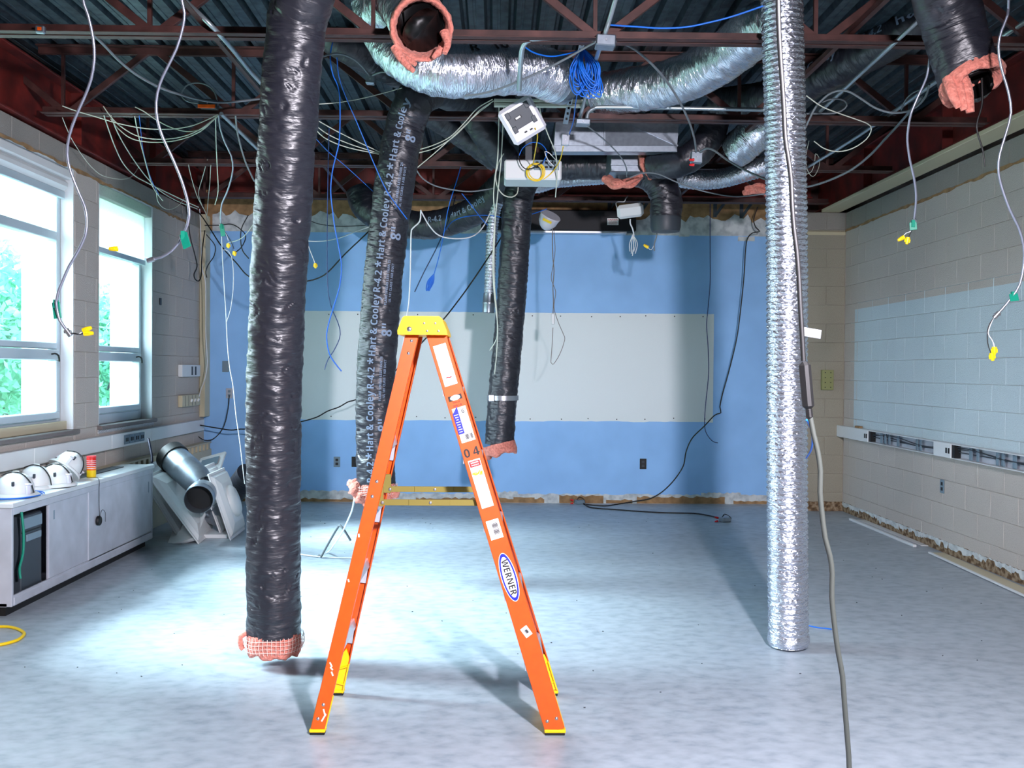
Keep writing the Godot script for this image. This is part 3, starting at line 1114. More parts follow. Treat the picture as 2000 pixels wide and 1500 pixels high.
func ducts() -> void:
	# 1: the big black one on the left
	var d := duct("black_flexible_duct", "big black duct hanging nearest on the left, its torn pink end just above the floor", [Vector3(-0.834, 3.319, -4.5), Vector3(-0.889, 3.177, -4.55), Vector3(-0.927, 3.078, -4.6), Vector3(-0.97, 2.743, -4.66), Vector3(-1.025, 2.287, -4.78), Vector3(-1.074, 1.805, -4.88), Vector3(-1.103, 1.302, -4.95), Vector3(-1.114, 0.786, -5), Vector3(-1.12, 0.167, -5.05)], 0.134, "black", 84, 0.0075)
	var pt: PackedVector3Array = d[1]
	var e := pt[pt.size() - 1]
	part(d[0], "insulation", ragged_end(e, Vector3.DOWN, 0.136, 0.09, 0.10, 1.0), M.pink, "torn pink fibreglass lining")
	var nt := part(d[0], "netting", net(e, Vector3.DOWN, 0.143, 0.085), M.net)
	nt.set_meta("kind", "stuff")
	var ear := MB.new()
	ear.tube(smooth([e + Vector3(-0.12, 0.01, 0.05), e + Vector3(-0.155, -0.01, 0.06), e + Vector3(-0.15, -0.06, 0.06), e + Vector3(-0.14, -0.07, 0.06)]), 0.013, 7)
	part(d[0], "loose_tuft", ear, M.pink)
	var inner := MB.new()
	inner.tube(PackedVector3Array([e + Vector3(0, 0.10, 0), e + Vector3(0, -0.02, 0)]), 0.093, 28)
	part(d[0], "liner", inner, M.liner)

	# 2: the printed black duct behind the ladder
	d = duct("black_flexible_duct", "black duct with white lettering hanging behind the ladder's left rail", [Vector3(-0.466, 3.432, -6.9), Vector3(-0.518, 3.397, -6.85), Vector3(-0.577, 3.32, -6.8), Vector3(-0.636, 3.175, -6.85), Vector3(-0.694, 2.878, -6.85), Vector3(-0.75, 2.499, -6.9), Vector3(-0.792, 2.112, -6.92), Vector3(-0.825, 1.723, -6.95), Vector3(-0.844, 1.366, -6.97), Vector3(-0.849, 1.005, -7), Vector3(-0.843, 0.699, -7)], 0.134, "black", 72, 0.0085)
	pt = d[1]
	e = pt[pt.size() - 1]
	var ax := (e - pt[pt.size() - 12]).normalized()
	part(d[0], "insulation", ragged_end(e, ax, 0.138, 0.09, 0.09, 4.0, 0.0), M.pink, "torn pink fibreglass lining")
	part(d[0], "netting", net(e + Vector3(0, -0.0, 0), ax, 0.145, 0.075), M.net).set_meta("kind", "stuff")
	var tuft := MB.new()
	for a in [[-0.12, -0.03, 0.05, 0.062], [-0.15, -0.01, -0.02, 0.05], [-0.08, -0.075, 0.08, 0.055], [-0.02, -0.09, 0.09, 0.058], [-0.11, -0.10, 0.03, 0.042], [0.06, -0.08, 0.08, 0.06], [0.12, -0.05, 0.03, 0.055], [-0.045, -0.135, 0.05, 0.036]]:
		tuft.ball(e + Vector3(a[0], a[1], a[2]), Vector3(a[3], a[3] * 0.9, a[3]), 16)
	for i in tuft.v.size():
		tuft.v[i] += tuft.n[i] * 0.016 * noise.get_noise_3dv(tuft.v[i] * 22.0)
	part(d[0], "loose_tuft", tuft, M.pink)
	var ink := MB.new()
	var toward := Vector3(-0.02, 0.0, 1.0)
	var total := 0.0
	for i in range(1, pt.size()):
		total += pt[i].distance_to(pt[i - 1])
	for s in [0.42, 1.08, 1.74, 2.40]:
		if s < total - 0.2:
			ink = MB.new()
			bent_letters(ink, "Hart & Cooley", 0.064, pt, s, toward, -0.12, 0.134, -1.0)
			part(d[0], "print", ink, M.ink, "white lettering")
			ink = MB.new()
			bent_letters(ink, "R-4.2", 0.064, pt, s + 0.36, toward, -0.12, 0.134, -1.0)
			part(d[0], "print", ink, M.ink, "white lettering")
			ink = MB.new()
			bent_letters(ink, "8\"", 0.10, pt, s + 0.02, toward, 0.55, 0.134, -1.0)
			part(d[0], "print", ink, M.ink, "white lettering")
			ink = MB.new()
			bent_letters(ink, "FLAME SPREAD LESS THAN 25", 0.022, pt, s + 0.36, toward, 0.35, 0.134, -1.0)
			part(d[0], "print", ink, M.ink, "white lettering")
			ink = MB.new()
			bent_letters(ink, "UL 181 CLASS 1 AIR DUCT", 0.022, pt, s + 0.36, toward, 0.55, 0.134, -1.0)
			part(d[0], "print", ink, M.ink, "white lettering")
			ink = MB.new()
			bent_letters(ink, "*", 0.09, pt, s + 0.245, toward, -0.06, 0.134, -1.0)
			part(d[0], "print", ink, M.ink, "white lettering")

	# 3: the one in the middle of the room, strapped near its end
	d = duct("black_flexible_duct", "black duct hanging right of the ladder with a metal strap near its pink end", [Vector3(0.992, 3.303, -8.7), Vector3(0.616, 3.309, -8.75), Vector3(0.326, 3.271, -8.8), Vector3(0.193, 3.085, -8.85), Vector3(0.164, 2.798, -8.9), Vector3(0.145, 2.438, -8.95), Vector3(0.117, 1.981, -9), Vector3(0.07, 1.425, -9), Vector3(0.028, 0.832, -9)], 0.132, "black", 60, 0.010)
	pt = d[1]
	e = pt[pt.size() - 1]
	ax = (e - pt[pt.size() - 12]).normalized()
	part(d[0], "insulation", ragged_end(e, (ax + Vector3(0.32, 0, 0.1)).normalized(), 0.150, 0.08, 0.10, 8.0, 0.02), M.pink, "torn pink fibreglass lining")
	var sp := Vector3(0.057, 1.254, -9)
	var st := MB.new()
	st.lathe([Vector2(0.137, -0.022), Vector2(0.144, -0.022), Vector2(0.144, 0.022), Vector2(0.137, 0.022)], Transform3D(Basis(), sp), 40, true)
	st.box(Transform3D(Basis(), sp + Vector3(-0.10, 0, 0.12)), Vector3(0.05, 0.06, 0.02), 0.004)
	part(d[0], "strap", st, M.steel, "shiny metal strap")

	# 4: the silver ribbed duct on the right, standing on the floor
	d = duct("silver_flexible_duct", "ribbed silver foil duct hanging on the right down to the floor", [Vector3(1.464, 3.647, -5.2), Vector3(1.48, 3.455, -5.22), Vector3(1.504, 3.064, -5.25), Vector3(1.535, 2.535, -5.3), Vector3(1.553, 1.992, -5.32), Vector3(1.569, 1.304, -5.35), Vector3(1.581, 0.749, -5.36), Vector3(1.607, 0.019, -5.4)], 0.108, "flex", 72, 0.005)
	pt = d[1]
	e = pt[pt.size() - 1]
	var cuff := MB.new()
	cuff.lathe([Vector2(0.103, 0.03), Vector2(0.112, 0.02), Vector2(0.113, -0.01), Vector2(0.105, -0.032), Vector2(0.085, -0.045), Vector2(0.0, -0.047)], Transform3D(Basis(), Vector3(e.x, 0.049, e.z)), 40)
	part(d[0], "crushed_end", cuff, M.foil)

	# 5: insulated silver duct that runs up to the right
	d = duct("silver_insulated_duct", "long silver foil duct curving up to the right behind the blue cable coil", [Vector3(0.738, 3.483, -7.15), Vector3(0.92, 3.476, -7), Vector3(1.138, 3.465, -6.8), Vector3(1.321, 3.468, -6.5), Vector3(1.451, 3.506, -6.2), Vector3(1.544, 3.55, -5.95), Vector3(1.654, 3.565, -5.8)], 0.152, "foil", 60, 0.009)
	collar(d[0], d[1][0], d[1][0] - (d[1][6] - d[1][0]).normalized() * 0.06, 0.135)

	# 6: silver duct that opens towards the camera, and the one that loops below it
	d = duct("silver_insulated_duct", "silver foil duct whose torn pink mouth opens towards the camera at the top", [Vector3(-0.658, 3.583, -5.72), Vector3(-0.593, 3.551, -5.6), Vector3(-0.507, 3.47, -5.42), Vector3(-0.436, 3.352, -5.24), Vector3(-0.4, 3.258, -5.12)], 0.150, "foil", 60, 0.010)
	pt = d[1]
	e = pt[pt.size() - 1]
	ax = (e - pt[pt.size() - 10]).normalized() * 0.6 + Vector3(0, -0.12, 0.55)
	part(d[0], "insulation", ragged_end(e + ax * 0.02, ax, 0.160, 0.122, 0.07, 12.0, 0.05), M.pink, "torn pink fibreglass lining")
	for q in [[[Vector3(-0.516, 3.108, -4.98), Vector3(-0.489, 3.054, -4.97), Vector3(-0.452, 3.011, -4.96), Vector3(-0.421, 2.981, -4.95)], 0.026, 0.012], [[Vector3(-0.276, 3.21, -5.05), Vector3(-0.259, 3.146, -5.035), Vector3(-0.273, 3.093, -5.02)], 0.026, 0.014], [[Vector3(-0.291, 3.123, -5.05), Vector3(-0.316, 3.093, -5.04), Vector3(-0.33, 3.075, -5.03)], 0.022, 0.01], [[Vector3(-0.492, 3.084, -5.05), Vector3(-0.449, 3.061, -5.04), Vector3(-0.418, 3.038, -5.03)], 0.022, 0.012]]:
		var fp := MB.new()
		fp.tube(smooth(q[0], 0.02), q[1], 8, q[2])
		part(d[0], "torn_flap", fp, M.pink)
	part(d[0], "liner", skin(smooth([pt[0], pt[pt.size() / 2], e, e + ax.normalized() * 0.03], 0.008), 0.122, "flex", 44, 3.0), M.liner, "black ribbed inner liner")
	d = duct("silver_insulated_duct", "crinkled silver duct sagging in a bow under the pink duct mouth", [Vector3(-0.796, 3.952, -6.3), Vector3(-0.738, 3.694, -6.2), Vector3(-0.608, 3.442, -6.05), Vector3(-0.412, 3.313, -6), Vector3(-0.197, 3.294, -6), Vector3(0.033, 3.345, -6.1), Vector3(0.225, 3.365, -6.2), Vector3(0.358, 3.351, -6.3)], 0.155, "foil", 60, 0.009)
	pt = d[1]
	e = pt[pt.size() - 1]
	collar(d[0], e - (e - pt[pt.size() - 8]).normalized() * 0.02, e + (e - pt[pt.size() - 8]).normalized() * 0.09, 0.148)
	var mk := MB.new()
	bent_letters(mk, "10\"", 0.10, pt, 1.28, Vector3(0.0, 0.75, 0.9), 0.0, 0.156, 1.0)
	part(d[0], "print", mk, M.print_black, "black lettering on the foil")
	mk = MB.new()
	bent_letters(mk, "R", 0.09, pt, 1.1, Vector3(0.0, 0.75, 0.9), 0.0, 0.156, 1.0)
	part(d[0], "print", mk, M.print_black, "black lettering on the foil")

	# 7: black duct at the top right corner with a pink mouth
	d = duct("black_flexible_duct", "black duct at the upper right corner, pink lining torn open at its mouth", [Vector3(1.942, 3.449, -4.5), Vector3(2.026, 3.262, -4.55), Vector3(2.103, 3.117, -4.6), Vector3(2.148, 2.976, -4.6), Vector3(2.18, 2.882, -4.6)], 0.138, "black", 60, 0.010)
	pt = d[1]
	e = pt[pt.size() - 1]
	ax = (e - pt[pt.size() - 10]).normalized() + Vector3(0.05, -0.05, 0.45)
	part(d[0], "insulation", ragged_end(e, ax, 0.150, 0.100, 0.06, 16.0, 0.03), M.pink, "torn pink fibreglass lining")
	var flap := MB.new()
	for i in 3:
		flap.tube(smooth([e + Vector3(-0.12 + i * 0.03, -0.03, 0.06), e + Vector3(-0.12 + i * 0.035, -0.10, 0.09), e + Vector3(-0.085 + i * 0.025, -0.165 - 0.012 * i, 0.09)], 0.02), 0.032, 8, 0.018)
	part(d[0], "loose_flap", flap, M.pink)
	part(d[0], "liner", skin(smooth([pt[0], pt[pt.size() / 2], e, e + ax.normalized() * 0.03], 0.008), 0.098, "flex", 40, 4.0), M.liner)
	var rag := MB.new()
	rag.tube(smooth([e + Vector3(0.02, -0.03, 0.08), e + Vector3(0.02, -0.15, 0.085), e + Vector3(0.0, -0.25, 0.08), e + Vector3(0.035, -0.36, 0.07), e + Vector3(0.045, -0.43, 0.07)], 0.02), 0.006, 6, 0.003)
	part(d[0], "torn_strip", rag, M.liner, "thin black strip hanging out of the mouth")

	# 8: long black duct under the deck, left of the middle
	duct("black_flexible_duct", "dull black duct sloping down behind the silver bow, left of the middle", [Vector3(-1.419, 3.981, -6.7), Vector3(-1.181, 3.797, -6.75), Vector3(-0.954, 3.668, -6.8), Vector3(-0.705, 3.623, -7.1), Vector3(-0.473, 3.601, -7.45), Vector3(-0.175, 3.592, -7.8), Vector3(0.047, 3.654, -8.1)], 0.125, "black", 48, 0.012)
	# 9: printed duct at the right, behind the silver one
	d = duct("black_flexible_duct", "black printed duct sloping up to the right behind the silver floor duct", [Vector3(1.71, 3.62, -7.9), Vector3(1.898, 3.603, -7.75), Vector3(2.068, 3.584, -7.5), Vector3(2.245, 3.607, -7.2), Vector3(2.4, 3.646, -6.9), Vector3(2.533, 3.682, -6.6), Vector3(2.698, 3.759, -6.35), Vector3(2.903, 3.905, -6.3)], 0.13, "black", 48, 0.012)
	ink = MB.new()
	bent_letters(ink, "Hart & Cooley", 0.085, d[1], 2.05, Vector3(-0.25, 0.15, 1.0), 0.25, 0.13, 1.0)
	part(d[0], "print", ink, M.ink, "white lettering")
	ink = MB.new()
	bent_letters(ink, "Hart & Cooley", 0.085, d[1], 1.0, Vector3(-0.25, 0.15, 1.0), 0.25, 0.13, 1.0)
	part(d[0], "print", ink, M.ink, "white lettering")
	ink = MB.new()
	bent_letters(ink, "R-4.2", 0.075, d[1], 1.6, Vector3(-0.25, 0.15, 1.0), 0.3, 0.13, 1.0)
	part(d[0], "print", ink, M.ink, "white lettering")
	ink = MB.new()
	bent_letters(ink, "UL 181 CLASS 1 AIR DUCT", 0.022, d[1], 1.6, Vector3(-0.25, 0.15, 1.0), 0.75, 0.13, 1.0)
	part(d[0], "print", ink, M.ink, "white lettering")
	# 11: sagging black duct against the blue wall
	d = duct("black_flexible_duct", "black duct sagging in front of the blue wall between two hanging ducts", [Vector3(-1.412, 3.325, -10.2), Vector3(-1.337, 3.145, -10.15), Vector3(-1.123, 3.01, -10.1), Vector3(-0.779, 2.948, -10), Vector3(-0.468, 2.977, -9.9), Vector3(-0.21, 3.059, -9.7), Vector3(0.012, 3.223, -9.5), Vector3(0.177, 3.379, -9.3)], 0.14, "black", 48, 0.012)
	ink = MB.new()
	bent_letters(ink, "R-4.2", 0.075, d[1], 1.05, Vector3(0.0, 0.1, 1.0), 0.1, 0.14, 1.0)
	part(d[0], "print", ink, M.ink, "white lettering")
	ink = MB.new()
	bent_letters(ink, "Hart & Cooley", 0.07, d[1], 1.5, Vector3(0.0, 0.1, 1.0), 0.1, 0.14, 1.0)
	part(d[0], "print", ink, M.ink, "white lettering")
	# 12: thin spiral duct with a bare metal collar, beside number 3
	d = duct("silver_flexible_duct", "thin ribbed silver duct with a plain collar, hanging beside the strapped black duct", [Vector3(0.188, 3.365, -9.35), Vector3(0.108, 3.254, -9.45), Vector3(-0.002, 3.102, -9.5), Vector3(-0.049, 2.882, -9.5), Vector3(-0.062, 2.59, -9.5), Vector3(-0.073, 2.21, -9.5)], 0.055, "flex", 36, 0.007)
	pt = d[1]
	e = pt[pt.size() - 1]
	collar(d[0], e + Vector3(0, 0.02, 0), e + Vector3(-0.01, -0.16, 0), 0.057)
	# 13: elbow that hangs down at the right end of the screen case
	d = duct("black_flexible_duct", "black duct elbow hanging down beside the black screen case", [Vector3(1.014, 3.227, -8.5), Vector3(1.211, 3.208, -8.5), Vector3(1.356, 3.135, -8.5), Vector3(1.432, 2.992, -8.5), Vector3(1.434, 2.818, -8.5)], 0.135, "black", 52, 0.010)
	pt = d[1]
	e = pt[pt.size() - 1]
	var bt := MB.new()
	bt.lathe([Vector2(0.128, 0.01), Vector2(0.13, 0), Vector2(0.128, -0.085), Vector2(0.118, -0.12), Vector2(0.0, -0.125)], Transform3D(Basis(), e), 36)
	part(d[0], "end_cap", bt, M.charcoal, "smooth dark collar at the end")
	# 14, 15, 16: the cluster right of the sheet metal plenum
	duct("black_flexible_duct", "shiny black duct dropping in a curl right of the sheet metal plenum", [Vector3(1.716, 3.511, -7.9), Vector3(1.7, 3.418, -7.9), Vector3(1.604, 3.267, -7.9), Vector3(1.439, 3.17, -7.95), Vector3(1.258, 3.183, -8.1)], 0.115, "black", 48, 0.011)
	duct("silver_insulated_duct", "short fat silver duct just left of the silver floor duct", [Vector3(2.235, 3.469, -7.6), Vector3(2.086, 3.414, -7.7), Vector3(1.953, 3.317, -7.8), Vector3(1.877, 3.254, -7.9)], 0.14, "foil", 48, 0.010)
	d = duct("silver_flexible_duct", "ribbed silver duct lying level under the curled black duct", [Vector3(1.463, 3.237, -8.7), Vector3(1.666, 3.185, -8.7), Vector3(1.913, 3.188, -8.7), Vector3(2.112, 3.224, -8.6), Vector3(2.307, 3.276, -8.5)], 0.085, "flex", 40, 0.008)
	duct("silver_flexible_duct", "ribbed silver duct seen behind the projector, low against the red beam", [Vector3(0.205, 3.337, -9.45), Vector3(0.355, 3.275, -9.55), Vector3(0.578, 3.336, -9.6), Vector3(1.022, 3.375, -9.6)], 0.075, "flex", 36, 0.009)
	duct("black_flexible_duct", "dull black duct running down behind the white router", [Vector3(-0.595, 3.627, -8.2), Vector3(-0.488, 3.582, -8.25), Vector3(-0.292, 3.473, -8.35), Vector3(0.009, 3.274, -8.4)], 0.115, "black", 40, 0.014)
	duct("black_flexible_duct", "steep black duct just left of the white router", [Vector3(-0.282, 3.644, -8), Vector3(-0.178, 3.502, -8), Vector3(-0.034, 3.322, -8.1), Vector3(0.072, 3.22, -8.2)], 0.115, "black", 40, 0.014)
	# torn tufts of pink insulation round the small metal box
	var bits := [["pink insulation tuft torn open under the small metal box", [Vector3(0.905, 3.092, -8.3), Vector3(0.979, 3.049, -8.2), Vector3(1.084, 3.059, -8.2), Vector3(1.176, 3.111, -8.25)]], ["pink insulation strip hanging right of the small metal box", [Vector3(1.201, 3.27, -8.2), Vector3(1.202, 3.192, -8.15), Vector3(1.236, 3.138, -8.15), Vector3(1.278, 3.119, -8.2)]], ["brown-pink insulation lump left of the silver floor duct", [Vector3(2.158, 3.074, -8.6), Vector3(2.212, 3.083, -8.55), Vector3(2.274, 3.066, -8.5), Vector3(2.309, 3.031, -8.5)]]]
	for b in bits:
		var tb := MB.new()
		for k in 4:
			var pp := []
			for q in b[1]:
				pp.append(q + Vector3(rng.randf_range(-0.025, 0.025), rng.randf_range(-0.025, 0.025), rng.randf_range(-0.03, 0.03)))
			tb.tube(smooth(pp, 0.02), 0.03, 8, 0.02)
		solo("insulation_tuft", b[0], "insulation", tb, M.pink, b[1][0])


func ceiling_gear() -> void:
	# sheet metal plenum: a box that tapers towards the bottom right
	var o := thing("plenum", "galvanised sheet metal plenum with a folded wedge face, hanging in the middle", "plenum", Vector3(1.0, 3.2, -8.1))
	var mb := MB.new()
	var tl := Vector3(0.443, 3.435, -7.75)
	var tr := Vector3(1.404, 3.438, -7.75)
	var bl := Vector3(0.433, 3.229, -7.75)
	var br := Vector3(1.39, 3.239, -7.75)
	var back := Vector3(0, 0, -0.24)
	mb.face([tl, tr, br, bl], Vector3.BACK)
	mb.face([tl, tr, tr + back, tl + back], Vector3.UP)
	mb.face([tl, bl, bl + back, tl + back], Vector3.LEFT)
	mb.face([tr, br, br + back, tr + back], Vector3.RIGHT)
	mb.face([tl + back, tr + back, br + back, bl + back], Vector3.FORWARD)
	mb.face([bl, br, br + back, bl + back], Vector3.DOWN)
	part(o, "body", mb, M.galv)
	var fl := MB.new()
	fl.bar(bl + Vector3(-0.02, -0.006, 0.012), br + Vector3(0.0, -0.006, 0.012), 0.05, 0.02, Vector3.UP, 0.003)
	part(o, "flange", fl, M.galv)
	var wd := MB.new()
	var a := Vector3(0.819, 3.442, -7.73)
	var b := Vector3(0.986, 3.436, -7.73)
	wd.face([a, b, Vector3(1.399, 3.26, -7.735), Vector3(0.821, 3.254, -7.735)], Vector3(0, 0.1, 1).normalized())
	part(o, "wedge_sheet", wd, M.galv)
	var seam := MB.new()
	seam.bar(b + Vector3(0, 0, 0.004), Vector3(1.394, 3.255, -7.73), 0.012, 0.012)
	seam.bar(Vector3(0.823, 3.442, -7.73), Vector3(0.825, 3.253, -7.73), 0.008, 0.008)
	part(o, "seam", seam, M.galv)
	o = thing("metal_box", "small galvanised duct box below the plenum", "duct box", Vector3(1.076, 3.145, -8.3))
	mb = MB.new()
	mb.box(Transform3D(Basis(), Vector3(1.081, 3.253, -8.45)), Vector3(0.30, 0.20, 0.4), 0.006)
	part(o, "body", mb, M.galv)
	fl = MB.new()
	for y in [300, 322]:
		fl.bar(Vector3(0.93, 3.248, -8.23) + Vector3(0, (312 - y) * 0.004, 0), Vector3(1.18, 3.251, -8.23) + Vector3(0, (312 - y) * 0.004, 0), 0.012, 0.012)
	part(o, "rib", fl, M.galv)

	# the white tilted router, seen from its underside
	var c := Vector3(0.157, 3.157, -6.6)
	var bs := Basis(Vector3.BACK, 0.56) * Basis(Vector3.RIGHT, 0.25)
	o = thing("wireless_router", "white square wireless router hanging tilted, its grey back plate showing", "router", c)
	mb = MB.new()
	mb.box(Transform3D(bs, c), Vector3(0.25, 0.25, 0.045), 0.02)
	part(o, "case", mb, M.white_plastic)
	mb = MB.new()
	mb.box(Transform3D(bs, c + bs * Vector3(-0.005, 0.025, 0.024)), Vector3(0.165, 0.125, 0.008), 0.003)
	for q in [[-0.075, 0.07], [0.07, 0.075], [-0.075, -0.03], [0.07, -0.03]]:
		mb.box(Transform3D(bs, c + bs * Vector3(q[0], q[1], 0.027)), Vector3(0.03, 0.045, 0.008), 0.003)
	part(o, "back_plate", mb, M.charcoal)
	mb = MB.new()
	mb.box(Transform3D(bs, c + bs * Vector3(-0.02, 0.03, 0.0285)), Vector3(0.05, 0.018, 0.002))
	for q in [[-0.02, -0.075], [0.02, -0.078]]:
		mb.box(Transform3D(bs, c + bs * Vector3(q[0], q[1], 0.024)), Vector3(0.02, 0.01, 0.004))
	part(o, "port", mb, M.dark)
	mb = MB.new()
	mb.box(Transform3D(bs, c + bs * Vector3(-0.02, 0.03, 0.029)), Vector3(0.035, 0.012, 0.002))
	part(o, "sticker", mb, M.paper)

	# projector, seen from behind, with its sockets
	c = Vector3(0.262, 3.011, -7.5)
	o = thing("projector", "white projector hanging below the third joist, cables plugged into its back", "projector", c)
	mb = MB.new()
	mb.box(Transform3D(Basis(), c + Vector3(0, 0, -0.14)), Vector3(0.43, 0.15, 0.3), 0.012)
	part(o, "case", mb, M.white)
	mb = MB.new()
	mb.box(Transform3D(Basis(), c + Vector3(0.10, 0.035, 0.012)), Vector3(0.19, 0.075, 0.006), 0.002)
	part(o, "socket_panel", mb, M.device)
	mb = MB.new()
	for i in 5:
		for j in 2:
			mb.box(Transform3D(Basis(), c + Vector3(0.03 + i * 0.035, 0.052 - j * 0.033, 0.017)), Vector3(0.022, 0.016, 0.006), 0.002)
	part(o, "socket", mb, M.dark)
	mb = MB.new()
	mb.bar(c + Vector3(-0.03, 0.07, -0.12), c + Vector3(-0.03, 0.36, -0.12), 0.05, 0.05)
	part(o, "mount_pole", mb, M.charcoal)
	# yellow patch cable: a coil on the projector and two leads
	o = thing("yellow_cable", "yellow network cable coiled in front of the projector", "cable", Vector3(0.278, 2.972, -7.4))
	mb = MB.new()
	for k in 4:
		var ring := PackedVector3Array()
		var cc := Vector3(0.279, 2.976, -7.42) + Vector3(0.006 * (k - 1.5), 0.004 * (k % 2), 0.006 * k)
		for j in 29:
			ring.push_back(cc + Vector3(cos(TAU * j / 28), sin(TAU * j / 28), 0.05 * sin(TAU * j / 14)) * (0.06 + 0.003 * (k % 3)))
		mb.tube(ring, 0.004, 6)
	part(o, "coil", mb, M.yellow)
	mb = MB.new()
	mb.tube(smooth([Vector3(0.241, 3.102, -6.58), Vector3(0.263, 3.077, -6.7), Vector3(0.262, 3.054, -7), Vector3(0.258, 3.028, -7.4)]), 0.004, 6)
	mb.tube(smooth([Vector3(0.456, 3.077, -7), Vector3(0.447, 3.026, -7.2), Vector3(0.407, 2.981, -7.4), Vector3(0.34, 2.927, -7.42)]), 0.004, 6)
	part(o, "lead", mb, M.yellow)

	# conduits and boxes overhead
	var runs := [["steel conduit running diagonally from the top left behind the big black duct", [Vector3(-1.716, 3.499, -5.35), Vector3(-1.499, 3.296, -5.4), Vector3(-1.524, 3.329, -6.3), Vector3(-1.479, 3.309, -7)], 0.0135],
		["steel conduit continuing from the orange-labelled box behind the big black duct", [Vector3(-1.948, 3.292, -7.05), Vector3(-1.909, 3.245, -7.9), Vector3(-1.835, 3.171, -8.7)], 0.0135],
		["steel conduit dropping from the top into the square box in the middle", [Vector3(0.607, 3.45, -5.2), Vector3(0.584, 3.365, -5.3), Vector3(0.563, 3.301, -5.4), Vector3(0.571, 3.334, -6), Vector3(0.569, 3.272, -7)], 0.0135],
		["bent steel conduit running left from the square box and down", [Vector3(0.537, 3.307, -5.42), Vector3(0.376, 3.313, -5.42), Vector3(0.209, 3.305, -5.42), Vector3(0.154, 3.301, -5.45), Vector3(0.128, 3.275, -5.5), Vector3(0.122, 3.221, -5.6), Vector3(0.119, 3.134, -5.8)], 0.0145],
		["bent steel conduit running right from the lower box to the silver floor duct", [Vector3(0.615, 3.26, -6.95), Vector3(0.625, 3.303, -6.95), Vector3(0.664, 3.332, -6.95), Vector3(0.736, 3.343, -6.95), Vector3(1.156, 3.328, -6.9), Vector3(1.572, 3.312, -6.85), Vector3(1.911, 3.296, -6.8)], 0.0135],
		["bright steel conduit sloping from the upper right corner behind the silver duct", [Vector3(2.297, 3.453, -5.1), Vector3(2.134, 3.284, -5.45), Vector3(2.217, 3.337, -6.1), Vector3(2.281, 3.355, -7.05)], 0.0125],
		["long steel conduit sloping along the right-hand beam", [Vector3(2.857, 3.416, -5.3), Vector3(2.759, 3.354, -5.6), Vector3(2.692, 3.302, -6.1), Vector3(2.785, 3.346, -7.05), Vector3(2.831, 3.368, -8), Vector3(2.73, 3.315, -8.8)], 0.0135]]
	for r in runs:
		var q := MB.new()
		q.tube(smooth(r[1], 0.04), r[2], 10)
		solo("conduit", r[0], "conduit", q, M.emt, r[1][0])
	var boxes := [["square steel junction box where the conduits cross at the top middle", Vector3(0.572, 3.275, -5.38), Vector3(0.105, 0.06, 0.1), M.galv], ["flat steel junction box above the plenum", Vector3(0.587, 3.231, -6.95), Vector3(0.10, 0.04, 0.09), M.galv], ["small grey box at the plenum's left end with a yellow lead", Vector3(0.47, 3.121, -7), Vector3(0.055, 0.075, 0.05), M.cabinet],
		["dark junction box with an orange label at the second joist on the left", Vector3(-2.026, 3.347, -7.02), Vector3(0.13, 0.06, 0.07), M.charcoal], ["open steel box clipped to the nearest joist on the left", Vector3(-2.426, 3.288, -5.33), Vector3(0.05, 0.04, 0.03), M.galv], ["steel box with two red wire nuts right of the plenum", Vector3(1.433, 3.052, -7.2), Vector3(0.085, 0.085, 0.05), M.galv], ["small open steel box hanging beside the black sloping duct", Vector3(-0.844, 3.411, -6.6), Vector3(0.06, 0.06, 0.05), M.galv]]
	for r in boxes:
		var root := thing("junction_box", r[0], "junction box", r[1])
		var q := MB.new()
		q.box(Transform3D(Basis(Vector3.BACK, -0.05), r[1]), r[2], 0.006)
		part(root, "box", q, r[3])
		var s := MB.new()
		s.lathe([Vector2(0.0, 0.003), Vector2(0.005, 0.003), Vector2(0.006, 0)], Transform3D(Basis(Vector3.RIGHT, PI / 2), r[1] + Vector3(0, 0, r[2].z * 0.5)), 8)
		part(root, "screw", s, M.steel)
		if r[0].contains("orange"):
			q = MB.new()
			q.box(Transform3D(Basis(), r[1] + Vector3(-0.005, -0.022, 0.038)), Vector3(0.12, 0.025, 0.01), 0.002)
			part(root, "label", q, M.orange)
		elif r[0].contains("clipped"):
			q = MB.new()
			q.box(Transform3D(Basis(), r[1] + Vector3(0.002, 0, 0.018)), Vector3(0.022, 0.018, 0.006), 0.002)
			part(root, "label", q, M.orange)
		elif r[0].contains("red"):
			for w in [Vector3(1.384, 3.015, -7.1), Vector3(1.384, 2.979, -7.1)]:
				q = MB.new()
				q.lathe([Vector2(0.003, 0.022), Vector2(0.008, 0.016), Vector2(0.011, -0.014), Vector2(0.0, -0.015)], Transform3D(Basis(Vector3.BACK, PI / 2), w), 8)
				part(root, "wire_nut", q, M.nut_red)
	# strut rails and the slotted hanger
	var sr := MB.new()
	for y in [0.0, -0.028]:
		sr.bar(Vector3(-0.031, 3.336, -6.8) + Vector3(0, y, 0), Vector3(0.587, 3.337, -6.8) + Vector3(0, y, 0), 0.022, 0.04, Vector3.UP, 0.003)
	solo("strut_rail", "pale double strut rail above the white router", "rail", sr, M.pale_cable, Vector3(0.266, 3.329, -6.8))
	var hg := MB.new()
	var ha := Vector3(0.536, 3.624, -6.4)
	var hb := Vector3(0.462, 3.21, -6.9)
	hg.bar(ha, hb, 0.035, 0.004, Vector3.RIGHT)
	var root2 := thing("slotted_hanger", "slotted steel hanger strip behind the coil of blue cable", "hanger", hb)
	part(root2, "strip", hg, M.galv)
	var hs := MB.new()
	for i in 14:
		hs.box(Transform3D(Basis(), ha.lerp(hb, 0.04 + i * 0.068) + Vector3(0, 0, 0.003)), Vector3(0.014, 0.03, 0.003))
	part(root2, "slot", hs, M.dark).set_meta("kind", "stuff")
	# coil of blue cable
	var bc := MB.new()
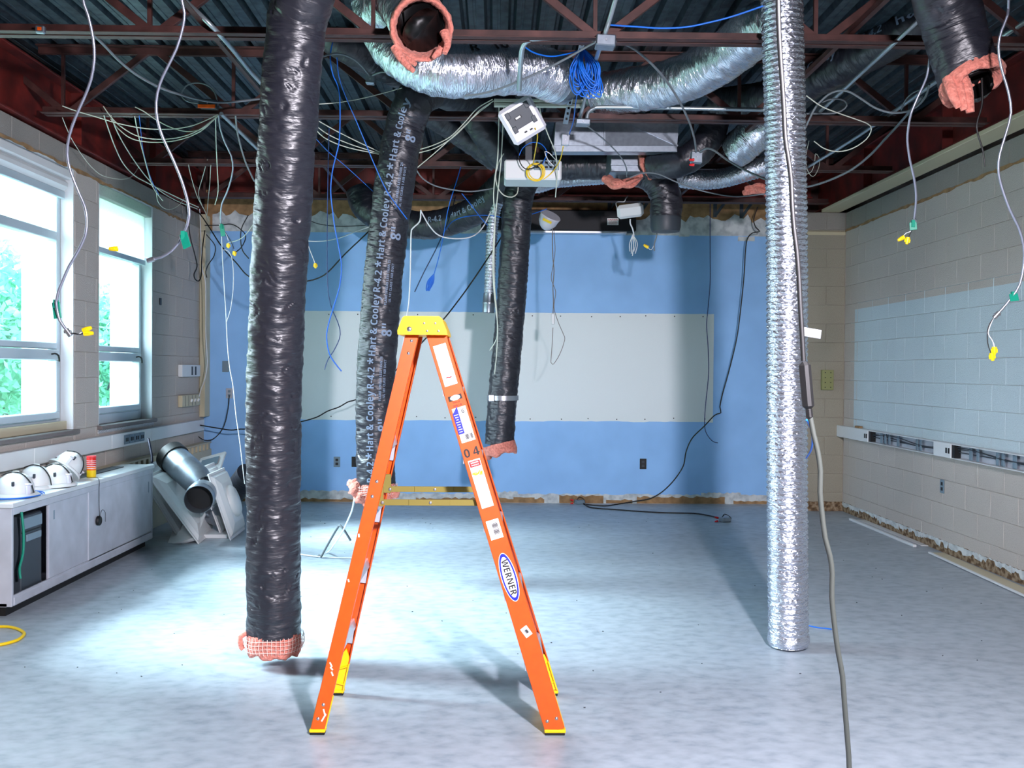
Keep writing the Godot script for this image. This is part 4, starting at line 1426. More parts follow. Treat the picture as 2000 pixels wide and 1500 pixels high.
	var top := Vector3(0.491, 3.402, -5.9)
	var r2 := RandomNumberGenerator.new()
	r2.seed = 12
	for k in 26:
		var a1 := r2.randf_range(-0.055, 0.10)
		var dep := r2.randf_range(-0.05, 0.05)
		var low2 := top + Vector3(a1 * 0.9 + 0.02, -0.25 + r2.randf_range(-0.02, 0.06), dep)
		bc.tube(smooth([top + Vector3(r2.randf_range(-0.015, 0.015), 0, dep * 0.3), top.lerp(low2, 0.55) + Vector3(-0.035 - 0.01 * (k % 3), 0, dep * 0.5), low2 + Vector3(-0.02, 0.01, 0), low2 + Vector3(0.02, 0.005, 0), top.lerp(low2, 0.5) + Vector3(0.04 + 0.006 * (k % 4), 0, dep), top + Vector3(0.01, 0, dep * 0.3)], 0.02), 0.0038, 6)
	solo("cable_coil", "hanging coil of blue network cable under the nearest joist", "cable coil", bc, M.blue_cable, top)
	bc = MB.new()
	top = Vector3(-0.544, 2.333, -8.6)
	for k in 9:
		var low3 := top + Vector3(-0.055 + r2.randf_range(-0.012, 0.012), -0.15, r2.randf_range(-0.02, 0.02))
		bc.tube(smooth([top, top.lerp(low3, 0.5) + Vector3(-0.025 + 0.004 * k, 0.005, 0), low3, top.lerp(low3, 0.5) + Vector3(0.022 - 0.003 * k, -0.005, 0), top], 0.02), 0.0035, 6)
	solo("cable_coil", "small bundle of blue cable dangling in front of the blue wall", "cable coil", bc, M.blue_cable, top)


func cable(label: String, pts: Array, r: float, m: Material, called := "cable", group := "") -> MeshInstance3D:
	var mb := MB.new()
	mb.tube(smooth(pts, 0.035), r, 7)
	var at: Vector3 = pts[0]
	return solo(called, label, "cable", mb, m, at, group)


func wire_nut(root: Node3D, at: Vector3, dir: Vector3, m: Material, k := 1.0) -> void:
	var y := dir.normalized()
	var x := (Vector3.UP if absf(y.y) < 0.9 else Vector3.BACK).cross(y).normalized()
	var mb := MB.new()
	mb.lathe([Vector2(0.0, -0.018 * k), Vector2(0.011 * k, -0.017 * k), Vector2(0.0105 * k, 0.0), Vector2(0.007 * k, 0.018 * k), Vector2(0.0, 0.02 * k)], Transform3D(Basis(x, y, x.cross(y)), at), 10)
	for s in [-1.0, 1.0]:
		mb.box(Transform3D(Basis(x, y, x.cross(y)), at + x * s * 0.012 * k), Vector3(0.006, 0.018, 0.004) * k, 0.001)
	part(root, "wire_nut", mb, m)


# Armoured cable that hangs loose: ribbed jacket, connector, green tape flag, bare wires and wire nuts.
func whip(label: String, pts: Array, r: float, wires: Array, nuts: Array, flag: Array, nut_mat: Material) -> Node3D:
	var o := thing("armoured_cable", label, "cable", pts[0])
	var p := evened(smooth(pts, 0.05), 0.0045)
	var mb := MB.new()
	mb.tube(p, r, 9, -1.0, r * 0.16)
	part(o, "jacket", mb, M.armour)
	var e := p[p.size() - 1]
	var t := (e - p[p.size() - 6]).normalized()
	var cn := MB.new()
	cn.tube(PackedVector3Array([e - t * 0.012, e + t * 0.02]), r * 1.7, 8)
	cn.box(Transform3D(Basis(), e), Vector3(r * 4.6, r * 2.0, r * 2.0), 0.002)
	part(o, "connector", cn, M.steel)
	for w in wires:
		var wm := MB.new()
		wm.tube(smooth(w, 0.02), 0.0022, 6)
		part(o, "wire", wm, M.white_cable if wires.find(w) % 2 == 0 else M.rubber)
	for q in nuts:
		wire_nut(o, q[0], q[1], nut_mat)
	if flag:
		var fm := MB.new()
		fm.bar(flag[0], flag[1], 0.035, 0.004, Vector3(1, 0.3, 0.2), 0.001)
		fm.bar(flag[0] + Vector3(0, 0.01, 0), flag[0] - Vector3(0, 0.025, 0), r * 2.6, r * 2.6)
		part(o, "tape", fm, M.tape, "green tape flag")
	return o


func cables() -> void:
	# armoured whips with green tape
	whip("armoured cable hanging at far left in front of the wide window, yellow nuts below", [Vector3(-1.527, 3.284, -3.72), Vector3(-1.553, 3.095, -3.739), Vector3(-1.561, 2.913, -3.758), Vector3(-1.542, 2.825, -3.778), Vector3(-1.531, 2.746, -3.797), Vector3(-1.534, 2.675, -3.816), Vector3(-1.554, 2.603, -3.835), Vector3(-1.587, 2.54, -3.854), Vector3(-1.628, 2.47, -3.873), Vector3(-1.661, 2.401, -3.893), Vector3(-1.677, 2.336, -3.912), Vector3(-1.672, 2.27, -3.931), Vector3(-1.646, 2.188, -3.95), Vector3(-1.625, 2.135, -3.954), Vector3(-1.619, 2.081, -3.958), Vector3(-1.627, 2.025, -3.963), Vector3(-1.646, 1.985, -3.967), Vector3(-1.67, 1.945, -3.971), Vector3(-1.696, 1.905, -3.975), Vector3(-1.72, 1.854, -3.979), Vector3(-1.742, 1.804, -3.983), Vector3(-1.752, 1.763, -3.987), Vector3(-1.751, 1.733, -3.992), Vector3(-1.743, 1.693, -3.996), Vector3(-1.712, 1.646, -4)], 0.0062, [[Vector3(-1.708, 1.642, -4), Vector3(-1.686, 1.638, -4), Vector3(-1.672, 1.632, -4), Vector3(-1.66, 1.643, -4), Vector3(-1.645, 1.653, -4)], [Vector3(-1.708, 1.642, -4), Vector3(-1.681, 1.64, -3.993), Vector3(-1.658, 1.636, -3.987), Vector3(-1.631, 1.642, -3.98)]], [[Vector3(-1.635, 1.657, -4), Vector3(1, 0.4, 0)], [Vector3(-1.621, 1.64, -3.98), Vector3(1, 0.05, 0)]], [Vector3(-1.759, 1.764, -4), Vector3(-1.751, 1.699, -4)], M.yellow)
	whip("armoured cable hanging in front of the narrow window's roller shade, one yellow nut", [Vector3(-1.157, 3.29, -3.72), Vector3(-1.209, 3.092, -3.81), Vector3(-1.231, 2.932, -3.9), Vector3(-1.226, 2.889, -3.917), Vector3(-1.238, 2.835, -3.933), Vector3(-1.267, 2.76, -3.95), Vector3(-1.312, 2.684, -3.967), Vector3(-1.344, 2.628, -3.983), Vector3(-1.363, 2.562, -4), Vector3(-1.363, 2.495, -4.017), Vector3(-1.348, 2.432, -4.033), Vector3(-1.318, 2.36, -4.05), Vector3(-1.292, 2.291, -4.067), Vector3(-1.277, 2.236, -4.083), Vector3(-1.267, 2.183, -4.1), Vector3(-1.263, 2.132, -4.107), Vector3(-1.273, 2.091, -4.114), Vector3(-1.29, 2.06, -4.121), Vector3(-1.311, 2.023, -4.129), Vector3(-1.345, 1.988, -4.136), Vector3(-1.389, 1.963, -4.143), Vector3(-1.43, 1.953, -4.15)], 0.0062, [[Vector3(-1.436, 1.953, -4.15), Vector3(-1.465, 1.965, -4.15), Vector3(-1.503, 1.988, -4.15), Vector3(-1.539, 2.001, -4.15), Vector3(-1.575, 2, -4.15)]], [[Vector3(-1.588, 1.996, -4.15), Vector3(-1, 0, 0)]], [Vector3(-1.286, 2.055, -4.1), Vector3(-1.263, 1.995, -4.08)], M.yellow)
	whip("grey armoured cable hanging before the left end of the blue wall, green tape", [Vector3(-1.952, 3.268, -7), Vector3(-1.953, 3.19, -7.044), Vector3(-1.929, 3.093, -7.089), Vector3(-1.898, 3.013, -7.133), Vector3(-1.898, 2.931, -7.178), Vector3(-1.928, 2.847, -7.222), Vector3(-1.965, 2.778, -7.267), Vector3(-2.014, 2.696, -7.311), Vector3(-2.034, 2.609, -7.356), Vector3(-2.042, 2.559, -7.4)], 0.0062, [[Vector3(-2.034, 2.54, -7.4), Vector3(-2.004, 2.491, -7.4), Vector3(-1.989, 2.446, -7.4)], [Vector3(-2.034, 2.54, -7.4), Vector3(-1.981, 2.461, -7.4), Vector3(-1.947, 2.386, -7.4)]], [[Vector3(-1.989, 2.409, -7.4), Vector3(0.1, -1, 0)], [Vector3(-1.943, 2.352, -7.4), Vector3(0.3, -1, 0)]], [Vector3(-2.033, 2.556, -7.38), Vector3(-2.021, 2.477, -7.38)], M.yellow)
	whip("armoured cable hanging right of the silver duct, two yellow nuts before the right wall", [Vector3(1.693, 3.24, -3.9), Vector3(1.829, 3.232, -4.25), Vector3(1.977, 3.233, -4.6), Vector3(1.991, 3.185, -4.631), Vector3(2.02, 3.077, -4.662), Vector3(2.035, 2.998, -4.692), Vector3(2.035, 2.916, -4.723), Vector3(2.017, 2.852, -4.754), Vector3(1.989, 2.761, -4.785), Vector3(1.988, 2.695, -4.815), Vector3(1.997, 2.64, -4.846), Vector3(2.023, 2.555, -4.877), Vector3(2.057, 2.478, -4.908), Vector3(2.082, 2.396, -4.938), Vector3(2.093, 2.337, -4.969), Vector3(2.099, 2.273, -5)], 0.0062, [[Vector3(2.097, 2.252, -5), Vector3(2.082, 2.221, -5), Vector3(2.061, 2.213, -5), Vector3(2.048, 2.2, -5)], [Vector3(2.097, 2.252, -5), Vector3(2.087, 2.221, -5), Vector3(2.074, 2.195, -5)]], [[Vector3(2.035, 2.184, -5), Vector3(-1, -0.6, 0)], [Vector3(2.067, 2.174, -5), Vector3(-0.2, -1, 0)]], [Vector3(2.086, 2.264, -4.98), Vector3(2.089, 2.226, -4.98)], M.yellow)
	whip("armoured cable at the far right edge of the picture, swinging out and back", [Vector3(1.938, 3.245, -3.75), Vector3(2.044, 3.166, -3.975), Vector3(2.154, 3.088, -4.2), Vector3(2.156, 3.027, -4.211), Vector3(2.137, 2.966, -4.222), Vector3(2.13, 2.904, -4.233), Vector3(2.148, 2.821, -4.244), Vector3(2.188, 2.715, -4.256), Vector3(2.206, 2.631, -4.267), Vector3(2.191, 2.545, -4.278), Vector3(2.171, 2.459, -4.289), Vector3(2.171, 2.395, -4.3), Vector3(2.189, 2.331, -4.311), Vector3(2.234, 2.227, -4.322), Vector3(2.282, 2.146, -4.333), Vector3(2.31, 2.069, -4.344), Vector3(2.319, 1.992, -4.356), Vector3(2.308, 1.903, -4.367), Vector3(2.283, 1.852, -4.378), Vector3(2.259, 1.814, -4.389), Vector3(2.226, 1.771, -4.4)], 0.0062, [[Vector3(2.217, 1.766, -4.4), Vector3(2.202, 1.739, -4.4), Vector3(2.186, 1.688, -4.4), Vector3(2.201, 1.661, -4.4), Vector3(2.212, 1.639, -4.4), Vector3(2.215, 1.616, -4.4)], [Vector3(2.217, 1.766, -4.4), Vector3(2.186, 1.711, -4.4), Vector3(2.185, 1.643, -4.4), Vector3(2.202, 1.593, -4.4)]], [[Vector3(2.215, 1.609, -4.4), Vector3(0, -1, 0)], [Vector3(2.206, 1.582, -4.4), Vector3(0.2, -1, 0)]], [Vector3(2.286, 1.861, -4.38), Vector3(2.283, 1.828, -4.36)], M.yellow)
	# grey flexible conduits
	cable("grey flexible conduit from the nearest joist to the orange-labelled box", [Vector3(-2.182, 3.294, -5.42), Vector3(-2.184, 3.285, -5.578), Vector3(-2.173, 3.261, -5.736), Vector3(-2.149, 3.239, -5.894), Vector3(-2.109, 3.225, -6.052), Vector3(-2.054, 3.22, -6.21), Vector3(-1.993, 3.23, -6.368), Vector3(-1.91, 3.241, -6.526), Vector3(-1.82, 3.274, -6.684), Vector3(-1.654, 3.339, -6.842), Vector3(-1.55, 3.405, -7)], 0.0075, M.grey_cable, "flexible_conduit")
	cable("grey cable loop curling above the orange-labelled box", [Vector3(-2.077, 3.345, -7), Vector3(-2.169, 3.362, -7), Vector3(-2.208, 3.397, -7), Vector3(-2.201, 3.44, -7), Vector3(-2.162, 3.479, -7), Vector3(-2.091, 3.491, -7), Vector3(-2.02, 3.47, -7), Vector3(-1.981, 3.428, -7), Vector3(-1.963, 3.371, -7), Vector3(-1.956, 3.336, -7)], 0.005, M.grey_cable)
	cable("dark grey cable from the second joist down in front of the left beam", [Vector3(-1.861, 3.295, -7.1), Vector3(-1.871, 3.206, -7.183), Vector3(-1.867, 3.115, -7.267), Vector3(-1.854, 3.022, -7.35), Vector3(-1.833, 2.945, -7.433), Vector3(-1.808, 2.893, -7.517), Vector3(-1.68, 2.855, -7.6)], 0.0065, M.grey_cable)
	cable("grey flexible conduit arching from the big black duct to the open steel box", [Vector3(-1.185, 3.404, -6.2), Vector3(-1.12, 3.454, -6.276), Vector3(-1.036, 3.502, -6.352), Vector3(-0.95, 3.504, -6.428), Vector3(-0.892, 3.475, -6.504), Vector3(-0.848, 3.432, -6.58)], 0.0065, M.grey_cable, "flexible_conduit")
	cable("long grey flexible conduit sweeping under the silver bow to the square box", [Vector3(-0.824, 3.427, -6.55), Vector3(-0.756, 3.418, -6.45), Vector3(-0.679, 3.379, -6.35), Vector3(-0.588, 3.313, -6.25), Vector3(-0.453, 3.235, -6.15), Vector3(-0.306, 3.172, -6.05), Vector3(-0.164, 3.14, -5.95), Vector3(-0.027, 3.141, -5.85), Vector3(0.106, 3.164, -5.75), Vector3(0.248, 3.201, -5.65), Vector3(0.386, 3.246, -5.55), Vector3(0.476, 3.271, -5.45), Vector3(0.519, 3.267, -5.35)], 0.0065, M.grey_cable, "flexible_conduit")
	cable("grey flexible conduit arching right from the square box to the red-nut box", [Vector3(0.622, 3.284, -5.38), Vector3(0.69, 3.346, -5.601), Vector3(0.793, 3.381, -5.822), Vector3(0.917, 3.376, -6.044), Vector3(1.048, 3.337, -6.265), Vector3(1.17, 3.273, -6.486), Vector3(1.28, 3.196, -6.708), Vector3(1.363, 3.128, -6.929), Vector3(1.422, 3.085, -7.15)], 0.0075, M.grey_cable, "flexible_conduit")
	cable("grey flexible conduit from the red-nut box to the silver floor duct", [Vector3(1.452, 3.085, -7.15), Vector3(1.47, 3.08, -7.025), Vector3(1.497, 3.038, -6.9), Vector3(1.558, 2.949, -6.775), Vector3(1.65, 2.855, -6.65), Vector3(1.755, 2.771, -6.525), Vector3(1.804, 2.722, -6.4)], 0.0075, M.grey_cable, "flexible_conduit")
	cable("grey cable drooping from the flat box down past the small metal box", [Vector3(0.619, 3.21, -6.95), Vector3(0.702, 3.206, -7.14), Vector3(0.816, 3.17, -7.33), Vector3(0.923, 3.122, -7.52), Vector3(0.991, 3.076, -7.71), Vector3(1.02, 3.046, -7.9)], 0.005, M.grey_cable)
	cable("dark grey cable drooping right behind the curled black duct", [Vector3(1.044, 3.038, -7.9), Vector3(1.14, 3.067, -7.857), Vector3(1.254, 3.052, -7.814), Vector3(1.388, 2.985, -7.771), Vector3(1.52, 2.927, -7.729), Vector3(1.671, 2.881, -7.686), Vector3(1.84, 2.852, -7.643), Vector3(2.065, 2.87, -7.6)], 0.0055, M.grey_cable)
	cable("thick grey cable rising along the right-hand beam from the silver floor duct", [Vector3(2.421, 2.986, -8), Vector3(2.497, 2.983, -7.847), Vector3(2.587, 3.003, -7.693), Vector3(2.691, 3.052, -7.54), Vector3(2.769, 3.128, -7.387), Vector3(2.815, 3.207, -7.233), Vector3(2.856, 3.282, -7.08), Vector3(2.754, 3.261, -6.64), Vector3(2.641, 3.229, -6.2)], 0.009, M.grey_cable)
	cable("grey cable waving over the conduit right of the silver floor duct", [Vector3(1.911, 3.023, -6.2), Vector3(1.92, 3.065, -6.15), Vector3(1.948, 3.137, -6.1), Vector3(2.006, 3.196, -6.05), Vector3(2.058, 3.207, -6), Vector3(2.102, 3.185, -5.95), Vector3(2.161, 3.126, -5.9), Vector3(2.219, 3.065, -5.85), Vector3(2.291, 3.026, -5.8), Vector3(2.361, 3.02, -5.75), Vector3(2.405, 3.04, -5.7), Vector3(2.43, 3.082, -5.65), Vector3(2.428, 3.134, -5.6)], 0.0065, M.grey_cable)
	cable("pale thin cable zigzag under the right conduit", [Vector3(1.856, 3.174, -6), Vector3(1.966, 3.124, -6.05), Vector3(2.094, 3.095, -6.1), Vector3(2.223, 3.071, -6.15), Vector3(2.305, 3.059, -6.2), Vector3(2.347, 3.04, -6.25), Vector3(2.334, 2.987, -6.3), Vector3(2.264, 2.939, -6.35), Vector3(2.186, 2.929, -6.4), Vector3(2.116, 2.959, -6.45), Vector3(2.065, 3.017, -6.5)], 0.0035, M.pale_cable)
	cable("pale wire loops tangled right of the silver floor duct", [Vector3(2.625, 3.462, -8.4), Vector3(2.611, 3.339, -8.433), Vector3(2.635, 3.229, -8.467), Vector3(2.695, 3.18, -8.5), Vector3(2.749, 3.252, -8.533), Vector3(2.772, 3.339, -8.567), Vector3(2.746, 3.398, -8.6), Vector3(2.749, 3.326, -8.633), Vector3(2.734, 3.257, -8.667), Vector3(2.704, 3.241, -8.7)], 0.0028, M.pale_cable)
	cable("grey loop of cable above the right conduit's lower end", [Vector3(1.95, 3.144, -6.3), Vector3(2.032, 3.145, -6.3), Vector3(2.136, 3.15, -6.3), Vector3(2.194, 3.179, -6.3), Vector3(2.207, 3.212, -6.3), Vector3(2.168, 3.237, -6.3), Vector3(2.102, 3.237, -6.3), Vector3(2.05, 3.217, -6.3)], 0.005, M.grey_cable)
	cable("short cable with a green twist by the right conduit", [Vector3(2.392, 3.068, -5.9), Vector3(2.388, 3.108, -5.833), Vector3(2.411, 3.137, -5.767), Vector3(2.427, 3.131, -5.7)], 0.004, M.grey_cable)
	# pale bundles at the upper left
	var swags := [["pale cable swagging from the orange-labelled box to the left beam, topmost", [Vector3(-1.959, 3.272, -7), Vector3(-2.044, 3.225, -6.987), Vector3(-2.147, 3.182, -6.975), Vector3(-2.284, 3.159, -6.963), Vector3(-2.439, 3.158, -6.95), Vector3(-2.61, 3.185, -6.938), Vector3(-2.763, 3.226, -6.925), Vector3(-2.898, 3.263, -6.913), Vector3(-2.991, 3.294, -6.9)]], ["pale cable swagging left from the orange-labelled box, middle of three", [Vector3(-1.955, 3.265, -7), Vector3(-2.065, 3.178, -7), Vector3(-2.19, 3.12, -7), Vector3(-2.349, 3.097, -7), Vector3(-2.502, 3.113, -7), Vector3(-2.616, 3.172, -7), Vector3(-2.694, 3.242, -7), Vector3(-2.751, 3.32, -7)]], ["pale cable swagging left from the orange-labelled box, lowest of three", [Vector3(-1.963, 3.257, -7), Vector3(-2.081, 3.16, -7.017), Vector3(-2.236, 3.102, -7.033), Vector3(-2.42, 3.086, -7.05), Vector3(-2.576, 3.113, -7.067), Vector3(-2.676, 3.184, -7.083), Vector3(-2.739, 3.259, -7.1)]], ["pale cable joining the second joist and the orange-labelled box", [Vector3(-2.549, 3.331, -7.05), Vector3(-2.489, 3.302, -7.043), Vector3(-2.415, 3.251, -7.036), Vector3(-2.324, 3.2, -7.029), Vector3(-2.232, 3.167, -7.021), Vector3(-2.151, 3.156, -7.014), Vector3(-2.057, 3.18, -7.007), Vector3(-1.963, 3.254, -7)]]]
	for s in swags:
		cable(s[0], s[1], 0.0036, M.pale_cable, "cable", "pale data cables under the left of the deck")
	cable("thin pale cable drooping below the left beam to the block wall", [Vector3(-3.086, 3.268, -7.12), Vector3(-3.137, 3.24, -7.307), Vector3(-3.172, 3.19, -7.493), Vector3(-3.188, 3.135, -7.68), Vector3(-3.198, 3.087, -7.867), Vector3(-3.192, 3.052, -8.053), Vector3(-3.183, 3.059, -8.24), Vector3(-3.148, 3.083, -8.427), Vector3(-3.139, 3.145, -8.613), Vector3(-3.145, 3.266, -8.8)], 0.003, M.pale_cable)
	cable("pale cable falling from the second joist to the corner, left of the pair", [Vector3(-2.786, 3.281, -7.1), Vector3(-2.875, 3.261, -7.412), Vector3(-2.949, 3.206, -7.725), Vector3(-3.003, 3.141, -8.037), Vector3(-3.026, 3.103, -8.35), Vector3(-3.016, 3.094, -8.662), Vector3(-2.966, 3.075, -8.975), Vector3(-2.904, 3.051, -9.287), Vector3(-2.864, 3.041, -9.6)], 0.0045, M.pale_cable)
	cable("pale cable falling from the second joist to the corner, right of the pair", [Vector3(-2.736, 3.281, -7.1), Vector3(-2.843, 3.268, -7.486), Vector3(-2.925, 3.239, -7.871), Vector3(-2.98, 3.187, -8.257), Vector3(-3.018, 3.134, -8.643), Vector3(-3.043, 3.098, -9.029), Vector3(-3.015, 3.071, -9.414), Vector3(-2.939, 3.057, -9.8)], 0.0045, M.pale_cable)
	cable("pale cable dropping straight from the second joist past the left beam", [Vector3(-2.57, 3.276, -7.1), Vector3(-2.653, 3.223, -7.4), Vector3(-2.721, 3.144, -7.7), Vector3(-2.786, 3.054, -8), Vector3(-2.848, 2.986, -8.3), Vector3(-2.872, 2.935, -8.6)], 0.004, M.pale_cable)
	cable("thin blue cable dropping from the second joist past the left beam", [Vector3(-2.538, 3.283, -7.1), Vector3(-2.627, 3.245, -7.38), Vector3(-2.711, 3.175, -7.66), Vector3(-2.781, 3.115, -7.94), Vector3(-2.837, 3.038, -8.22), Vector3(-2.873, 2.97, -8.5)], 0.003, M.blue_cable)
	for s in [["thin pale wire hanging left of the green-taped grey cable", [Vector3(-2.001, 3.282, -7.1), Vector3(-2.061, 3.182, -7.325), Vector3(-2.116, 3.042, -7.55), Vector3(-2.17, 2.882, -7.775), Vector3(-2.257, 2.807, -8)]], ["pale wire from the third joist down to the corner tangle", [Vector3(-2.716, 3.284, -8.8), Vector3(-2.791, 3.215, -9.15), Vector3(-2.845, 3.121, -9.5), Vector3(-2.879, 3.046, -9.85), Vector3(-2.939, 2.997, -10.2)]], ["pale wire slanting from the third joist towards the corner", [Vector3(-2.551, 3.33, -8.8), Vector3(-2.728, 3.271, -9.267), Vector3(-2.905, 3.196, -9.733), Vector3(-3.002, 3.137, -10.2)]], ["pale straight wire below the third joist, left of the big duct", [Vector3(-2.52, 3.282, -8.8), Vector3(-2.681, 3.237, -9.333), Vector3(-2.849, 3.185, -9.867), Vector3(-3.018, 3.09, -10.4)]]]:
		cable(s[0], s[1], 0.0035, M.pale_cable)
	# the corner tangle
	cable("black cable looping down the left corner to a hook beside the blue wall", [Vector3(-3.116, 3.139, -10), Vector3(-3.102, 2.984, -10.055), Vector3(-3.103, 2.838, -10.109), Vector3(-3.073, 2.664, -10.164), Vector3(-3.063, 2.54, -10.218), Vector3(-3.11, 2.467, -10.273), Vector3(-3.116, 2.419, -10.327), Vector3(-3.095, 2.403, -10.382), Vector3(-3.085, 2.467, -10.436), Vector3(-3.097, 2.622, -10.491), Vector3(-3.102, 2.789, -10.545), Vector3(-3.097, 2.958, -10.6)], 0.006, M.rubber)
	cable("black cable swagging from the left corner behind the big duct to the lettered duct", [Vector3(-3.065, 3.144, -10), Vector3(-2.929, 3.011, -9.886), Vector3(-2.806, 2.865, -9.771), Vector3(-2.699, 2.732, -9.657), Vector3(-2.594, 2.62, -9.543), Vector3(-2.457, 2.493, -9.429), Vector3(-2.312, 2.358, -9.314), Vector3(-2.054, 2.246, -9.2), Vector3(-1.698, 2.257, -8.7), Vector3(-1.574, 2.283, -8.675), Vector3(-1.468, 2.339, -8.65), Vector3(-1.31, 2.501, -8.625), Vector3(-1.11, 2.689, -8.6), Vector3(-0.911, 2.936, -8.7), Vector3(-0.779, 3.269, -8.8)], 0.006, M.rubber)
	cable("black cable curling beside the big duct in front of the blue wall", [Vector3(-3.023, 2.888, -10.4), Vector3(-2.944, 2.777, -10.44), Vector3(-2.966, 2.675, -10.48), Vector3(-3.03, 2.598, -10.52), Vector3(-3.074, 2.521, -10.56), Vector3(-3.074, 2.46, -10.6)], 0.005, M.rubber)
	cable("dark cable running level from the corner to the big black duct", [Vector3(-3.039, 2.983, -10.4), Vector3(-2.862, 2.976, -10.333), Vector3(-2.729, 2.978, -10.267), Vector3(-2.617, 2.917, -10.2), Vector3(-2.548, 2.836, -10.133), Vector3(-2.572, 2.724, -10.067), Vector3(-2.636, 2.644, -10)], 0.005, M.rubber)
	cable("black cable curving up from the big duct's left edge", [Vector3(-2.285, 2.512, -9.2), Vector3(-2.341, 2.582, -9.2), Vector3(-2.36, 2.676, -9.2), Vector3(-2.351, 2.793, -9.2), Vector3(-2.291, 2.911, -9.2)], 0.005, M.rubber)
	cable("white cable running down the left corner to the switch plates", [Vector3(-3.152, 3.184, -10.6), Vector3(-3.149, 2.961, -10.627), Vector3(-3.151, 2.748, -10.655), Vector3(-3.147, 2.56, -10.682), Vector3(-3.122, 2.426, -10.709), Vector3(-3.124, 2.155, -10.736), Vector3(-3.131, 1.881, -10.764), Vector3(-3.127, 1.661, -10.791), Vector3(-3.129, 1.54, -10.818), Vector3(-3.164, 1.384, -10.845), Vector3(-3.211, 1.272, -10.873), Vector3(-3.241, 1.193, -10.9)], 0.005, M.white_cable)
	cable("pale thin cable loop hanging before the left window pier's corner", [Vector3(-2.997, 3.057, -8.8), Vector3(-3.038, 2.994, -8.96), Vector3(-3.046, 2.961, -9.12), Vector3(-3.033, 2.968, -9.28), Vector3(-3.009, 3.028, -9.44), Vector3(-3.001, 3.122, -9.6)], 0.003, M.pale_cable)
	cable("long white cable hanging down the blue wall to the pile of ceiling vents", [Vector3(-2.456, 2.863, -8.9), Vector3(-2.453, 2.637, -8.909), Vector3(-2.441, 2.365, -8.918), Vector3(-2.425, 2.093, -8.927), Vector3(-2.418, 1.933, -8.936), Vector3(-2.406, 1.682, -8.945), Vector3(-2.389, 1.499, -8.955), Vector3(-2.364, 1.353, -8.964), Vector3(-2.338, 1.086, -8.973), Vector3(-2.307, 0.855, -8.982), Vector3(-2.281, 0.624, -8.991), Vector3(-2.264, 0.461, -9)], 0.004, M.white_cable)
	cable("white cable doubled back beside the long white one, ending in a loop", [Vector3(-2.408, 1.909, -8.9), Vector3(-2.372, 2.023, -8.9), Vector3(-2.35, 2.182, -8.9), Vector3(-2.346, 2.342, -8.9), Vector3(-2.36, 2.478, -8.9), Vector3(-2.396, 2.546, -8.9), Vector3(-2.437, 2.554, -8.9)], 0.0035, M.white_cable)
	cable("pale wire bow between the corner tangle and the big black duct", [Vector3(-2.473, 2.656, -9.2), Vector3(-2.378, 2.666, -9.125), Vector3(-2.294, 2.694, -9.05), Vector3(-2.221, 2.749, -8.975), Vector3(-2.148, 2.82, -8.9)], 0.0035, M.pale_cable)
	# blue leads between the first two ducts
	cable("bright blue cable hanging between the two printed ducts, right-hand lower end", [Vector3(-1.12, 3.735, -6.8), Vector3(-1.084, 3.597, -6.5), Vector3(-1.076, 3.484, -6.4), Vector3(-1.061, 3.388, -6.406), Vector3(-1.029, 3.315, -6.411), Vector3(-1.016, 3.212, -6.417), Vector3(-1.019, 2.985, -6.422), Vector3(-1.042, 2.871, -6.428), Vector3(-1.065, 2.773, -6.433), Vector3(-1.076, 2.653, -6.439), Vector3(-1.063, 2.513, -6.444), Vector3(-1.047, 2.398, -6.45), Vector3(-1.024, 2.284, -6.456), Vector3(-1.008, 2.169, -6.461), Vector3(-1.021, 2.037, -6.467), Vector3(-1.058, 1.911, -6.472), Vector3(-1.094, 1.789, -6.478), Vector3(-1.105, 1.706, -6.483), Vector3(-1.089, 1.606, -6.489), Vector3(-1.05, 1.54, -6.494), Vector3(-1.01, 1.49, -6.5)], 0.0042, M.blue_cable)
	cable("dark blue cable twisted with the bright one, ending left over the pale field", [Vector3(-1.132, 3.116, -6.7), Vector3(-1.134, 2.873, -6.683), Vector3(-1.134, 2.683, -6.667), Vector3(-1.133, 2.425, -6.65), Vector3(-1.129, 2.186, -6.633), Vector3(-1.119, 2.015, -6.617), Vector3(-1.092, 1.906, -6.6), Vector3(-1.055, 1.827, -6.583), Vector3(-1.032, 1.76, -6.567), Vector3(-1.033, 1.702, -6.55), Vector3(-1.066, 1.624, -6.533), Vector3(-1.103, 1.563, -6.517), Vector3(-1.12, 1.5, -6.5)], 0.0032, mat(Color(0.08, 0.22, 0.42), 0.5))
	cable("blue cable slanting from the black sloping duct across the lettered duct", [Vector3(-1.034, 3.494, -6.4), Vector3(-1.026, 3.381, -6.438), Vector3(-0.986, 3.261, -6.475), Vector3(-0.931, 3.133, -6.513), Vector3(-0.875, 2.999, -6.55), Vector3(-0.809, 2.84, -6.588), Vector3(-0.738, 2.69, -6.625), Vector3(-0.663, 2.585, -6.663), Vector3(-0.608, 2.513, -6.7)], 0.0036, M.blue_cable)
	cable("thin blue cable slanting down behind the big duct to the lettered duct", [Vector3(-1.293, 3.133, -7), Vector3(-1.201, 3.038, -7.05), Vector3(-1.093, 2.953, -7.1), Vector3(-0.979, 2.855, -7.15), Vector3(-0.894, 2.78, -7.2)], 0.0026, M.blue_cable)
	cable("thin pale cable strung from the big duct to the sloping black duct", [Vector3(-1.22, 3.245, -6.6), Vector3(-1.079, 3.264, -6.625), Vector3(-0.931, 3.296, -6.65), Vector3(-0.781, 3.342, -6.675), Vector3(-0.648, 3.388, -6.7)], 0.003, M.pale_cable)
